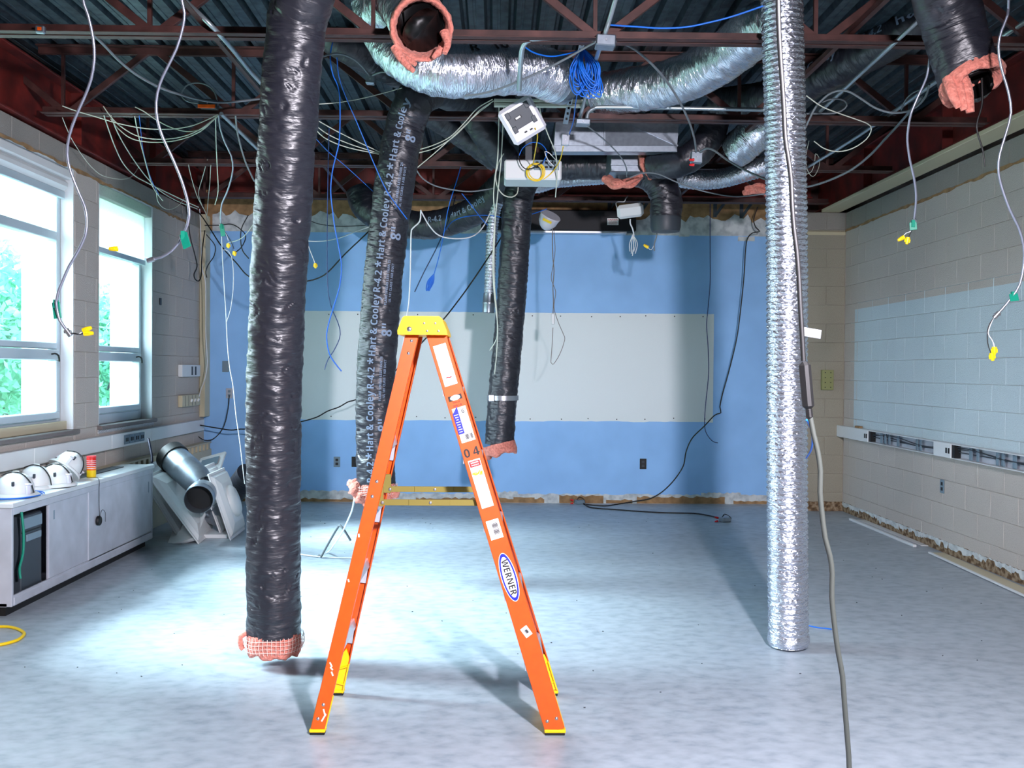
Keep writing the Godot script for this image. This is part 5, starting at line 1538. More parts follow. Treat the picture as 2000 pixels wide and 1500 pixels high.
	for s in [["pale cable stretched between the big duct and the lettered duct, upper", [Vector3(-1.289, 3.24, -6.9), Vector3(-1.152, 3.173, -6.967), Vector3(-1.001, 3.108, -7.033), Vector3(-0.84, 3.046, -7.1)]], ["pale cable stretched between the big duct and the lettered duct, middle", [Vector3(-1.289, 3.205, -6.9), Vector3(-1.187, 3.137, -6.967), Vector3(-1.037, 3.083, -7.033), Vector3(-0.847, 3.038, -7.1)]], ["pale cable stretched between the big duct and the lettered duct, lower", [Vector3(-1.289, 3.191, -6.9), Vector3(-1.215, 3.116, -6.967), Vector3(-1.072, 3.065, -7.033), Vector3(-0.847, 3.031, -7.1)]], ["pale cable from the lettered duct up to the strut rail, upper", [Vector3(-0.594, 3.081, -7.2), Vector3(-0.467, 3.101, -7.12), Vector3(-0.344, 3.142, -7.04), Vector3(-0.244, 3.217, -6.96), Vector3(-0.147, 3.304, -6.88), Vector3(-0.041, 3.347, -6.8)]], ["pale cable from the lettered duct up to the strut rail, lower", [Vector3(-0.594, 3.059, -7.2), Vector3(-0.456, 3.08, -7.12), Vector3(-0.329, 3.135, -7.04), Vector3(-0.233, 3.203, -6.96), Vector3(-0.133, 3.29, -6.88), Vector3(-0.034, 3.336, -6.8)]], ["pale straight cable rising from the lettered duct behind the strut rail", [Vector3(-0.593, 2.949, -7.2), Vector3(-0.449, 3.052, -7.125), Vector3(-0.301, 3.167, -7.05), Vector3(-0.156, 3.286, -6.975), Vector3(-0.056, 3.345, -6.9)]]]:
		cable(s[0], s[1], 0.0036, M.pale_cable, "cable", "pale data cables strung between ducts")
	cable("grey cable bowing from the lettered duct to the hanging pale bundle", [Vector3(-0.601, 2.969, -7.3), Vector3(-0.557, 2.914, -7.36), Vector3(-0.474, 2.873, -7.42), Vector3(-0.355, 2.855, -7.48), Vector3(-0.203, 2.852, -7.54), Vector3(-0.03, 2.888, -7.6)], 0.0055, M.grey_cable)
	# behind and beside the ladder
	cable("thin black cable crossing the plaster band left of the lettered duct", [Vector3(-2.375, 3.315, -10.5), Vector3(-2.278, 3.201, -10.55), Vector3(-2.148, 3.125, -10.575), Vector3(-2.029, 3.087, -10.6), Vector3(-1.883, 3.035, -10.6), Vector3(-1.666, 3.015, -10.6), Vector3(-1.368, 3.029, -10.6)], 0.004, M.rubber)
	cable("white cable curving across the blue wall left of the lettered duct", [Vector3(-2.375, 3.315, -10.5), Vector3(-2.184, 2.985, -10), Vector3(-2.004, 2.783, -9.7), Vector3(-1.851, 2.732, -9.6), Vector3(-1.68, 2.729, -9.6), Vector3(-1.508, 2.765, -9.6), Vector3(-1.362, 2.825, -9.6), Vector3(-1.229, 2.871, -9.6)], 0.0045, M.white_cable)
	cable("long black cord from the left raceway behind two ducts and the ladder to the ceiling", [Vector3(-3.327, 0.894, -10.95), Vector3(-3.269, 0.886, -10.906), Vector3(-3.168, 0.872, -10.862), Vector3(-2.989, 0.848, -10.819), Vector3(-2.856, 0.835, -10.775), Vector3(-2.746, 0.849, -10.731), Vector3(-2.571, 0.853, -10.688), Vector3(-2.343, 0.89, -10.644), Vector3(-2.084, 0.938, -10.6), Vector3(-1.896, 0.992, -10.517), Vector3(-1.764, 1.061, -10.433), Vector3(-1.633, 1.108, -10.35), Vector3(-1.526, 1.165, -10.267), Vector3(-1.409, 1.205, -10.183), Vector3(-1.14, 1.38, -10.1), Vector3(-0.83, 1.633, -9.5), Vector3(-0.679, 1.755, -9.1), Vector3(-0.488, 1.953, -9), Vector3(-0.377, 2.101, -9.067), Vector3(-0.263, 2.266, -9.133), Vector3(-0.125, 2.48, -9.2), Vector3(0.015, 2.737, -9.5), Vector3(0.14, 3.003, -9.8), Vector3(0.212, 3.311, -10.45)], 0.0065, M.rubber)
	cable("white pull rope hanging straight behind the ladder's yellow top", [Vector3(-0.631, 2.814, -8.2), Vector3(-0.641, 2.725, -8.22), Vector3(-0.701, 2.668, -8.24), Vector3(-0.715, 2.629, -8.26), Vector3(-0.72, 2.445, -8.28), Vector3(-0.725, 2.235, -8.3), Vector3(-0.738, 2.045, -8.32), Vector3(-0.76, 1.917, -8.34), Vector3(-0.774, 1.79, -8.36), Vector3(-0.801, 1.64, -8.38), Vector3(-0.828, 1.51, -8.4)], 0.006, M.white_cable, "rope")
	cable("white rope drooping right from the knot to the thin silver duct", [Vector3(-0.631, 2.806, -8.2), Vector3(-0.568, 2.699, -8.267), Vector3(-0.487, 2.624, -8.333), Vector3(-0.353, 2.608, -8.4), Vector3(-0.217, 2.636, -8.467), Vector3(-0.131, 2.72, -8.533), Vector3(-0.063, 2.862, -8.6)], 0.0055, M.white_cable, "rope")
	cable("blue cable dropping to the small blue bundle", [Vector3(-0.329, 3.291, -8.8), Vector3(-0.351, 3.145, -8.6), Vector3(-0.381, 2.986, -8.4), Vector3(-0.408, 2.906, -8.433), Vector3(-0.431, 2.816, -8.467), Vector3(-0.453, 2.69, -8.5), Vector3(-0.48, 2.564, -8.533), Vector3(-0.512, 2.436, -8.567), Vector3(-0.544, 2.333, -8.6)], 0.004, M.blue_cable)
	cable("dark blue cable slanting from the sagging duct to the white rope", [Vector3(-0.44, 3.307, -10.4), Vector3(-0.463, 2.912, -9.4), Vector3(-0.524, 2.631, -8.9), Vector3(-0.591, 2.494, -8.9), Vector3(-0.655, 2.37, -8.9), Vector3(-0.736, 2.196, -8.9)], 0.005, mat(Color(0.08, 0.2, 0.36), 0.5))
	cable("blue cable bowed across the sagging duct to the white dome", [Vector3(-0.453, 2.681, -8.5), Vector3(-0.393, 2.814, -8.8), Vector3(-0.26, 2.872, -8.88), Vector3(-0.056, 2.891, -8.96), Vector3(0.129, 2.873, -9.04), Vector3(0.317, 2.934, -9.12), Vector3(0.452, 2.995, -9.2)], 0.004, M.blue_cable)
	cable("blue cable rising left of the strapped duct to the strut rail", [Vector3(-0.3, 2.97, -8.3), Vector3(-0.225, 2.888, -8.367), Vector3(-0.148, 2.796, -8.433), Vector3(-0.087, 2.737, -8.5)], 0.0036, M.blue_cable)
	for s in [["pale cable in the bundle hanging left of the projector, left", [Vector3(0.004, 3.38, -7), Vector3(0.002, 3.189, -7.1), Vector3(-0.004, 3.029, -7.2), Vector3(-0.022, 2.919, -7.3), Vector3(-0.032, 2.787, -7.4), Vector3(-0.02, 2.632, -7.5), Vector3(-0.026, 2.374, -7.6), Vector3(-0.02, 2.149, -7.7), Vector3(0.001, 1.917, -7.8), Vector3(-0.002, 1.76, -7.9), Vector3(-0.055, 1.664, -8)]], ["pale cable in the bundle hanging left of the projector, right", [Vector3(0.037, 3.38, -7), Vector3(0.031, 3.208, -7.1), Vector3(0.022, 3.029, -7.2), Vector3(0.009, 2.901, -7.3), Vector3(-0.009, 2.73, -7.4), Vector3(-0.03, 2.478, -7.5), Vector3(-0.032, 2.218, -7.6), Vector3(-0.011, 1.991, -7.7), Vector3(0.006, 1.837, -7.8), Vector3(-0.001, 1.638, -7.9), Vector3(-0.016, 1.475, -8)]], ["pale cable coiled up just left of the projector", [Vector3(0.041, 3.088, -7.3), Vector3(0.004, 3.026, -7.329), Vector3(-0.018, 2.93, -7.357), Vector3(0.002, 2.849, -7.386), Vector3(0.048, 2.802, -7.414), Vector3(0.105, 2.796, -7.443), Vector3(0.144, 2.828, -7.471), Vector3(0.152, 2.879, -7.5)]], ["grey cable draped over the projector down to the screen case", [Vector3(0.268, 3.388, -6.7), Vector3(0.29, 3.281, -6.88), Vector3(0.35, 3.176, -7.06), Vector3(0.416, 3.079, -7.24), Vector3(0.439, 2.966, -7.42), Vector3(0.439, 2.826, -7.6)]]]:
		cable(s[0], s[1], 0.0042, M.pale_cable)
	# overhead blue and the projector leads
	cable("bright blue cable strung along the nearest joist to the silver floor duct", [Vector3(0.595, 3.358, -5.35), Vector3(0.724, 3.343, -5.325), Vector3(0.857, 3.328, -5.3), Vector3(0.988, 3.327, -5.275), Vector3(1.105, 3.344, -5.25), Vector3(1.221, 3.368, -5.225), Vector3(1.375, 3.415, -5.2)], 0.005, M.blue_cable)
	cable("blue cable drooping from the bent conduit to the blue coil", [Vector3(0.111, 3.322, -5.5), Vector3(0.146, 3.303, -5.56), Vector3(0.203, 3.289, -5.62), Vector3(0.293, 3.291, -5.68), Vector3(0.384, 3.323, -5.74), Vector3(0.456, 3.363, -5.8)], 0.0042, M.blue_cable)
	cable("dark blue cable falling from the blue coil to the small grey box", [Vector3(0.474, 3.179, -6), Vector3(0.485, 3.182, -6.3), Vector3(0.496, 3.161, -6.6), Vector3(0.491, 3.14, -6.9)], 0.0036, M.blue_cable)
	cable("blue cable hooked from the projector's top around its sockets", [Vector3(0.149, 3.091, -7.45), Vector3(0.186, 3.164, -7.436), Vector3(0.254, 3.2, -7.422), Vector3(0.322, 3.182, -7.408), Vector3(0.36, 3.119, -7.394), Vector3(0.33, 3.033, -7.38)], 0.0036, M.blue_cable)
	cable("black cable plugged into the projector's sockets from the left", [Vector3(0.148, 3.118, -7.4), Vector3(0.163, 3.041, -7.393), Vector3(0.201, 2.995, -7.385), Vector3(0.254, 3.001, -7.378), Vector3(0.322, 3.038, -7.37)], 0.004, M.rubber)
	cable("white cable plugged into the projector's right-hand sockets", [Vector3(0.424, 3.062, -7.37), Vector3(0.382, 3.107, -7.37), Vector3(0.344, 3.121, -7.37), Vector3(0.367, 3.061, -7.37), Vector3(0.413, 3.013, -7.37)], 0.0036, M.white_cable)
	# in front of the blue wall
	cable("black cable falling from the right of the blue wall down to the floor's edge", [Vector3(2.85, 3.315, -10.9), Vector3(2.81, 3.182, -10.911), Vector3(2.836, 3.094, -10.921), Vector3(2.884, 3.051, -10.932), Vector3(2.808, 3.035, -10.943), Vector3(2.755, 2.974, -10.954), Vector3(2.736, 2.839, -10.964), Vector3(2.725, 2.558, -10.975), Vector3(2.697, 2.219, -10.986), Vector3(2.663, 1.908, -10.996), Vector3(2.612, 1.653, -11.007), Vector3(2.565, 1.453, -11.018), Vector3(2.513, 1.254, -11.028), Vector3(2.488, 1.111, -11.039), Vector3(2.502, 1.047, -11.05), Vector3(2.436, 1.018, -11.061), Vector3(2.325, 0.897, -11.071), Vector3(2.191, 0.758, -11.082), Vector3(2.126, 0.607, -11.093), Vector3(2.106, 0.469, -11.103), Vector3(2.052, 0.358, -11.114), Vector3(1.963, 0.241, -11.125), Vector3(1.85, 0.136, -11.136), Vector3(1.726, 0.07, -11.146), Vector3(1.566, 0.039, -11.157), Vector3(1.395, 0.008, -11.168), Vector3(1.202, 0.008, -10.991), Vector3(0.985, 0.008, -11.109)], 0.0065, M.rubber)
	cable("blue cable hanging straight down the pale field's right edge, curled at its end", [Vector3(2.368, 3.457, -11.1), Vector3(2.371, 3.137, -11.1), Vector3(2.375, 2.795, -11.1), Vector3(2.378, 2.51, -11.1), Vector3(2.358, 2.224, -11.1), Vector3(2.343, 2.023, -11.1), Vector3(2.363, 1.766, -11.1), Vector3(2.371, 1.48, -11.1), Vector3(2.346, 1.193, -11.1), Vector3(2.331, 0.964, -11.1), Vector3(2.343, 0.838, -11.1), Vector3(2.39, 0.758, -11.1), Vector3(2.437, 0.718, -11.1), Vector3(2.483, 0.707, -11.1)], 0.0045, mat(Color(0.05, 0.15, 0.42), 0.5))
	# the cord that hangs close to the camera on the right
	var o := thing("extension_cord", "thick cord hanging close to the camera before the silver duct, black connector halfway", "cord", Vector3(0.801, -0.244, -2.2))
	var m1 := MB.new()
	m1.tube(smooth([Vector3(0.581, 2.826, -2.1), Vector3(0.582, 2.559, -2.1), Vector3(0.586, 2.356, -2.1), Vector3(0.588, 2.27, -2.1), Vector3(0.592, 2.195, -2.1), Vector3(0.597, 2.13, -2.1), Vector3(0.602, 2.066, -2.1), Vector3(0.606, 2.001, -2.1), Vector3(0.613, 1.958, -2.1), Vector3(0.619, 1.915, -2.1), Vector3(0.622, 1.861, -2.1), Vector3(0.627, 1.807, -2.1), Vector3(0.633, 1.764, -2.1), Vector3(0.638, 1.71, -2.1), Vector3(0.642, 1.645, -2.1), Vector3(0.646, 1.591, -2.1), Vector3(0.65, 1.531, -2.1)]), 0.0052, 9)
	part(o, "upper_lead", m1, M.rubber)
	m1 = MB.new()
	m1.bar(Vector3(0.652, 1.53, -2.1), Vector3(0.662, 1.428, -2.1), 0.024, 0.022, Vector3.RIGHT, 0.008)
	m1.bar(Vector3(0.662, 1.433, -2.1), Vector3(0.665, 1.407, -2.1), 0.014, 0.014, Vector3.RIGHT, 0.005)
	part(o, "connector", m1, M.rubber, "black plug and socket")
	m1 = MB.new()
	m1.tube(smooth([Vector3(0.663, 1.428, -2.1), Vector3(0.673, 1.379, -2.101), Vector3(0.683, 1.341, -2.102), Vector3(0.69, 1.298, -2.103), Vector3(0.69, 1.254, -2.104), Vector3(0.695, 1.21, -2.106), Vector3(0.703, 1.155, -2.107), Vector3(0.714, 1.117, -2.108), Vector3(0.72, 1.078, -2.109), Vector3(0.72, 1.029, -2.11), Vector3(0.726, 0.973, -2.111), Vector3(0.735, 0.913, -2.112), Vector3(0.746, 0.857, -2.113), Vector3(0.751, 0.802, -2.114), Vector3(0.759, 0.724, -2.116), Vector3(0.765, 0.646, -2.117), Vector3(0.771, 0.435, -2.118), Vector3(0.773, 0.1, -2.119), Vector3(0.764, -0.024, -2.12)]), 0.0056, 9)
	part(o, "lower_lead", m1, mat(Color(0.22, 0.235, 0.22), 0.5))
	m1 = MB.new()
	m1.bar(Vector3(0.647, 1.594, -2.1), Vector3(0.69, 1.588, -2.11), 0.019, 0.002, Vector3.UP, 0.0005)
	part(o, "tape_tag", m1, M.clear, "clear tape tag")
	m1 = MB.new()
	m1.tube(smooth([Vector3(0.674, 1.404, -2.15), Vector3(0.696, 1.38, -2.188), Vector3(0.711, 1.354, -2.225), Vector3(0.719, 1.328, -2.262), Vector3(0.721, 1.308, -2.3)], 0.01), 0.0022, 6)
	part(o, "loose_wire", m1, M.blue_cable)


func plate(called: String, label: String, category: String, c: Vector3, frame: Basis, w: float, h: float, m: Material, sockets: Array, socket_mat: Material, deep := 0.007) -> Node3D:  # a cover plate on a wall; frame.z points into the room
	var o := thing(called, label, category, c)
	var mb := MB.new()
	mb.box(Transform3D(frame, c + frame.z * deep * 0.5), Vector3(w, h, deep), 0.003)
	part(o, "cover_plate", mb, m)
	for s in sockets:
		mb = MB.new()
		mb.box(Transform3D(frame, c + frame * Vector3(s[0], s[1], deep + 0.001)), Vector3(s[2], s[3], 0.004), 0.001)
		part(o, "socket", mb, socket_mat)
	return o


func wall_gear() -> void:
	var far := Basis()
	var lft := Basis(Vector3.FORWARD, Vector3.UP, Vector3.RIGHT)
	var rgt := Basis(Vector3.BACK, Vector3.UP, Vector3.LEFT)
	var twin := [[0.0, 0.022, 0.03, 0.028], [0.0, -0.022, 0.03, 0.028]]
	plate("outlet", "grey wall outlet low on the blue wall, between the two left ducts", "outlet", Vector3(-1.795, 0.454, -11.25), far, 0.072, 0.115, M.device, twin, M.dark)
	plate("outlet", "black wall outlet low on the blue wall, tucked beside the lettered duct", "outlet", Vector3(-1.593, 0.456, -11.25), far, 0.072, 0.115, M.rubber, twin, M.dark)
	plate("outlet", "black wall outlet low on the blue wall, alone right of the ladder", "outlet", Vector3(1.668, 0.452, -11.25), far, 0.076, 0.118, M.rubber, twin, M.charcoal)
	plate("switch_plate", "grey blank plate high on the blue wall's left end, plaster patch behind it", "plate", Vector3(-3.048, 1.52, -11.25), far, 0.075, 0.125, M.device, [], M.dark)
	plate("outlet", "grey outlet at the left end of the blue wall with a black cord plugged in", "outlet", Vector3(-3.006, 1.22, -11.25), far, 0.075, 0.115, M.cabinet, twin, M.device)
	plate("outlet", "steel outlet plate on the right wall below the open raceway", "outlet", Vector3(3.768, 0.552, -8.325), rgt, 0.075, 0.115, M.device, twin, M.dark)
	var pn := plate("control_panel", "olive control panel with rows of screws on the pier in the right corner", "panel", Vector3(3.575, 1.424, -10.735), far, 0.125, 0.215, M.olive, [], M.dark, 0.05)
	var dots := MB.new()
	for i in 2:
		for j in 4:
			dots.lathe([Vector2(0, 0.003), Vector2(0.006, 0.003), Vector2(0.006, 0)], Transform3D(Basis(Vector3.RIGHT, PI / 2), pn.position + Vector3(-0.03 + i * 0.06, -0.08 + j * 0.053, 0.051)), 6)
	part(pn, "screw", dots, M.dark).set_meta("kind", "stuff")
	plate("switch_box", "pale switch box with two black toggles, upper of two at the left corner", "switch", Vector3(-3.288, 1.472, -10.637), lft, 0.62, 0.125, M.white, [[0.02, 0, 0.05, 0.09], [0.14, 0, 0.05, 0.09]], M.charcoal, 0.045)
	var s2 := plate("switch_box", "cream row of four switches, lower of two boxes at the left corner", "switch", Vector3(-3.288, 1.156, -10.64), lft, 0.62, 0.12, M.cream, [[-0.22, 0, 0.004, 0.11], [-0.1, 0, 0.004, 0.11], [0.02, 0, 0.004, 0.11], [0.14, 0, 0.004, 0.11]], M.charcoal, 0.045)
	for i in 3:
		var tg := MB.new()
		tg.box(Transform3D(lft * Basis(Vector3.RIGHT, 0.4), s2.position + lft * Vector3(-0.03 + i * 0.12, 0, 0.055)), Vector3(0.02, 0.035, 0.02), 0.003)
		part(s2, "toggle", tg, M.white)
	plate("blank_plate", "tiny dark plate on the beige wall between narrow window and corner", "plate", Vector3(-3.288, 2.148, -9.778), lft, 0.05, 0.07, M.charcoal, [], M.dark)
	# raceways: a metal channel along each side wall
	var o := thing("raceway", "cream metal raceway along the window wall with four grey outlets", "raceway", Vector3(-3.26, 0.87, -8))
	var z0 := -11.05
	for a in [[-11.05, -9.35], [-9.35, -8.4], [-8.4, -7.0], [-7.0, -5.6], [-5.6, -4.0]]:
		var mb := MB.new()
		mb.bx(Vector3(-3.288, 0.815, a[0] + 0.002), Vector3(-3.225, 0.935, a[1] - 0.002), 0.004)
		part(o, "cover", mb, M.white)
	for i in 4:
		var mb := MB.new()
		mb.bx(Vector3(-3.226, 0.835, -9.16 + i * 0.125), Vector3(-3.219, 0.915, -9.045 + i * 0.125), 0.002)
		part(o, "outlet", mb, M.device)
		mb = MB.new()
		mb.bx(Vector3(-3.22, 0.858, -9.13 + i * 0.125), Vector3(-3.216, 0.89, -9.11 + i * 0.125))
		mb.bx(Vector3(-3.22, 0.858, -9.09 + i * 0.125), Vector3(-3.216, 0.89, -9.07 + i * 0.125))
		part(o, "slot", mb, M.dark)
	o = thing("raceway", "metal raceway along the right wall, two covers missing and its wires bare", "raceway", Vector3(3.74, 0.87, -8))
	for y in [0.812, 0.925]:
		var mb := MB.new()
		mb.bx(Vector3(3.70, y, -10.75), Vector3(3.768, y + 0.008, -4.6), 0.002)
		part(o, "rail", mb, M.white)
	var bk := MB.new()
	bk.bx(Vector3(3.758, 0.82, -10.74), Vector3(3.768, 0.925, -4.6))
	part(o, "back_plate", bk, M.cabinet)
	for a in [[-10.78, -9.84], [-8.35, -8.03], [-6.6, -6.28]]:
		var mb := MB.new()
		mb.bx(Vector3(3.695, 0.812, a[0]), Vector3(3.768, 0.934, a[1]), 0.004)
		part(o, "cover", mb, M.white)
		mb = MB.new()
		for k in 2:
			mb.bx(Vector3(3.692, 0.85, a[1] - 0.09 + k * 0.045), Vector3(3.698, 0.895, a[1] - 0.062 + k * 0.045), 0.002)
		part(o, "outlet", mb, M.dark)
		mb = MB.new()
		mb.bx(Vector3(3.705, 0.82, a[1]), Vector3(3.76, 0.925, a[1] + 0.05))
		part(o, "outlet_back", mb, M.rubber)
	for z in [-9.6, -9.5, -9.4, -9.2, -8.78, -8.7, -7.78, -7.66, -7.36, -7.28, -7.12, -6.9]:
		var mb := MB.new()
		mb.bx(Vector3(3.728, 0.822, z), Vector3(3.738, 0.924, z + 0.03 + 0.02 * absf(sin(z * 9.0))), 0.002)
		part(o, "clip", mb, M.device)
	for k in 3:
		var mb := MB.new()
		var p := []
		for i in 26:
			var z := -9.95 + i * 0.2
			p.append(Vector3(3.742 - 0.006 * k, 0.865 + 0.012 * k + 0.018 * sin(z * (2.3 + k) + k * 2.0) * (0.2 if k == 0 else 1.0), z))
		mb.tube(smooth(p, 0.08), 0.0045, 6)
		part(o, "wire", mb, M.charcoal)
	var wd := MB.new()
	wd.bx(Vector3(3.72, 0.934, -10.27), Vector3(3.76, 0.955, -10.15), 0.003)
	solo("wood_chip", "small brown wood block lying on the right raceway", "wood block", wd, M.tan, Vector3(3.74, 0.934, -10.2))
	# convector under the windows
	o = thing("convector", "cream convector along the foot of the window wall with a slotted grille", "convector", Vector3(-3.22, 0, -8.8))
	var cb := MB.new()
	cb.bx(Vector3(-3.286, 0.0, -11.2), Vector3(-3.19, 0.60, -5.2), 0.004)
	part(o, "casing", cb, M.cream)
	cb = MB.new()
	cb.bx(Vector3(-3.286, 0.665, -11.2), Vector3(-3.19, 0.68, -5.2), 0.003)
	part(o, "top", cb, M.cream)
	cb = MB.new()
	cb.bx(Vector3(-3.286, 0.60, -11.2), Vector3(-3.24, 0.665, -5.2))
	part(o, "dark_slot", cb, M.dark)
	for i in 44:
		cb = MB.new()
		cb.bx(Vector3(-3.24, 0.598, -11.15 + i * 0.135), Vector3(-3.192, 0.667, -11.08 + i * 0.135), 0.003)
		part(o, "slat", cb, M.cream)
	# black screen case on the blue wall
	o = thing("screen_case", "long black projection screen case high on the blue wall, red and white warning label", "screen", Vector3(0.6, 3.06, -11.15))
	cb = MB.new()
	cb.bx(Vector3(-0.184, 3.058, -11.2) * Vector3(1, 1, 0) + Vector3(0, 0, -11.245), Vector3(1.542, 3.293, -11.2) * Vector3(1, 1, 0) + Vector3(0, 0, -11.08), 0.012)
	part(o, "case", cb, mat(Color(0.035, 0.035, 0.07), 0.6))
	cb = MB.new()
	cb.bx(Vector3(-0.184, 3.035, -11.2) * Vector3(1, 1, 0) + Vector3(0, 0, -11.2), Vector3(1.44, 3.074, -11.2) * Vector3(1, 1, 0) + Vector3(0, 0, -11.10), 0.004)
	part(o, "weight_bar", cb, M.alu)
	var lc := Vector3(1.28, 3.162, -11.07)
	cb = MB.new()
	cb.box(Transform3D(Basis(), lc), Vector3(0.125, 0.075, 0.003))
	part(o, "label", cb, M.paper)
	cb = MB.new()
	letters(cb, "CAUTION", 0.024, Transform3D(Basis(), lc + Vector3(0, 0.022, 0.003)))
	part(o, "label_print", cb, M.print_red)
	cb = MB.new()
	letters(cb, "DO NOT OPERATE", 0.010, Transform3D(Basis(), lc + Vector3(0, 0.002, 0.003)))
	part(o, "label_print", cb, M.print_red)
	cb = MB.new()
	letters(cb, "SCREEN UNTIL WIRED", 0.010, Transform3D(Basis(), lc + Vector3(0, -0.012, 0.003)))
	part(o, "label_print", cb, M.print_red)
	cb = MB.new()
	letters(cb, "SEE INSTRUCTIONS", 0.010, Transform3D(Basis(), lc + Vector3(0, -0.026, 0.003)))
	part(o, "label_print", cb, M.print_red)
	# wall brackets beside the case
	for a in [[1187, 392, "black bracket above the screen case's warning label"], [1250, 392, "black bracket behind the hanging duct elbow"], [1395, 400, "black bracket on the tan band right of the elbow, left one"], [1447, 402, "black bracket on the tan band right of the elbow, right one"]]:
		var c := Vector3(-5.544, 5.571, -11.2) * 0.0 + Vector3((a[0] - 968.0) / 174.0, 3.04 + (452.0 - a[1]) / 174.0, -11.24)
		var br := MB.new()
		br.bx(c + Vector3(-0.02, -0.09, 0), c + Vector3(0.02, 0.09, 0.012), 0.002)
		br.bar(c + Vector3(0, -0.08, 0.01), c + Vector3(0.10, 0.08, 0.10), 0.03, 0.012)
		br.bx(c + Vector3(-0.02, 0.08, 0), c + Vector3(0.11, 0.095, 0.11), 0.002)
		solo("bracket", a[2], "bracket", br, M.charcoal, c)
	# white dome and its cord
	var dc := Vector3(0.483, 2.941, -9.6)
	o = thing("ceiling_speaker", "white dome hanging upside down by its cord before the screen case, yellow sticker", "speaker", dc)
	var bs := Basis(Vector3.BACK, -0.45) * Basis(Vector3.RIGHT, 0.5)
	cb = MB.new()
	cb.lathe([Vector2(0.0, -0.085), Vector2(0.03, -0.083), Vector2(0.06, -0.06), Vector2(0.088, -0.015), Vector2(0.098, 0.045), Vector2(0.105, 0.06), Vector2(0.1, 0.068), Vector2(0.0, 0.068)], Transform3D(bs, dc), 30)
	part(o, "dome", cb, M.white_plastic)
	cb = MB.new()
	cb.box(Transform3D(bs * Basis(Vector3.RIGHT, 0.3), dc + bs * Vector3(-0.005, 0.035, 0.1)), Vector3(0.09, 0.028, 0.008), 0.002)
	part(o, "sticker", cb, M.yellow, "yellow sticker")
	cb = MB.new()
	cb.tube(smooth([Vector3(0.525, 2.866, -9.55), Vector3(0.526, 2.699, -9.55), Vector3(0.532, 2.577, -9.55), Vector3(0.543, 2.454, -9.55), Vector3(0.534, 2.307, -9.55), Vector3(0.54, 2.16, -9.55), Vector3(0.536, 2.042, -9.55)]), 0.005, 6)
	cb.tube(smooth([Vector3(0.54, 2.848, -9.56), Vector3(0.552, 2.652, -9.559), Vector3(0.533, 2.504, -9.559), Vector3(0.519, 2.381, -9.558), Vector3(0.56, 2.259, -9.557), Vector3(0.546, 2.112, -9.556), Vector3(0.586, 1.974, -9.556), Vector3(0.637, 1.857, -9.555), Vector3(0.652, 1.808, -9.554), Vector3(0.628, 1.719, -9.554), Vector3(0.589, 1.63, -9.553), Vector3(0.54, 1.561, -9.552), Vector3(0.52, 1.581, -9.551), Vector3(0.529, 1.718, -9.551), Vector3(0.537, 1.915, -9.55)]), 0.0035, 6)
	part(o, "cord", cb, mat(Color(0.45, 0.42, 0.4), 0.5))
	cb = MB.new()
	cb.bar(Vector3(0.536, 2.052, -9.55), Vector3(0.537, 1.944, -9.55), 0.035, 0.03, Vector3.RIGHT, 0.008)
	part(o, "plug", cb, M.white, "white plug")
	# white access box with dangling white leads
	var ac := Vector3(1.237, 3, -9.3)
	o = thing("access_point", "white rounded box hanging by a bracket at the screen case's right end", "wireless box", ac)
	bs = Basis(Vector3.BACK, 0.14) * Basis(Vector3.RIGHT, 0.35)
	cb = MB.new()
	cb.box(Transform3D(bs, ac), Vector3(0.25, 0.13, 0.06), 0.028)
	part(o, "case", cb, M.white)
	cb = MB.new()
	cb.tube(smooth([Vector3(1.117, 3.017, -9.3), Vector3(1.111, 3.078, -9.375), Vector3(1.139, 3.11, -9.45), Vector3(1.207, 3.123, -9.525), Vector3(1.231, 3.165, -9.6), Vector3(1.368, 3.348, -10.5)]), 0.005, 6)
	part(o, "bracket", cb, M.white)
	cb = MB.new()
	cb.tube(smooth([Vector3(1.238, 2.923, -9.3), Vector3(1.24, 2.887, -9.317), Vector3(1.267, 2.833, -9.333), Vector3(1.28, 2.778, -9.35)]), 0.007, 6)
	for i in 5:
		cb.tube(smooth([Vector3(1.27, 2.787, -9.35), Vector3(1.27, 2.787, -9.35) + Vector3(-0.03 + i * 0.017, -0.09, 0.01 * i), Vector3(1.27, 2.787, -9.35) + Vector3(-0.025 + i * 0.012, -0.16 - 0.02 * (i % 3), 0.0)]), 0.0045, 6)
	part(o, "lead", cb, M.white_cable)
	var oc := thing("armoured_cable", "dark cable drooping below the hanging elbow with a pale yellow nut", "cable", Vector3(1.39, 2.983, -8.9))
	cb = MB.new()
	cb.tube(smooth([Vector3(1.348, 3.297, -8.83), Vector3(1.351, 3.124, -8.75), Vector3(1.359, 2.95, -8.7), Vector3(1.382, 2.87, -8.7), Vector3(1.396, 2.781, -8.7), Vector3(1.388, 2.682, -8.7), Vector3(1.371, 2.62, -8.7), Vector3(1.371, 2.557, -8.7)]), 0.006, 7)
	part(oc, "jacket", cb, M.grey_cable)
	cb = MB.new()
	cb.tube(smooth([Vector3(1.371, 2.611, -8.7), Vector3(1.344, 2.566, -8.7), Vector3(1.317, 2.583, -8.7)]), 0.003, 6)
	part(oc, "wire", cb, M.white_cable)
	wire_nut(oc, Vector3(1.299, 2.597, -8.7), Vector3(-1, 0.6, 0), M.yellow, 1.3)
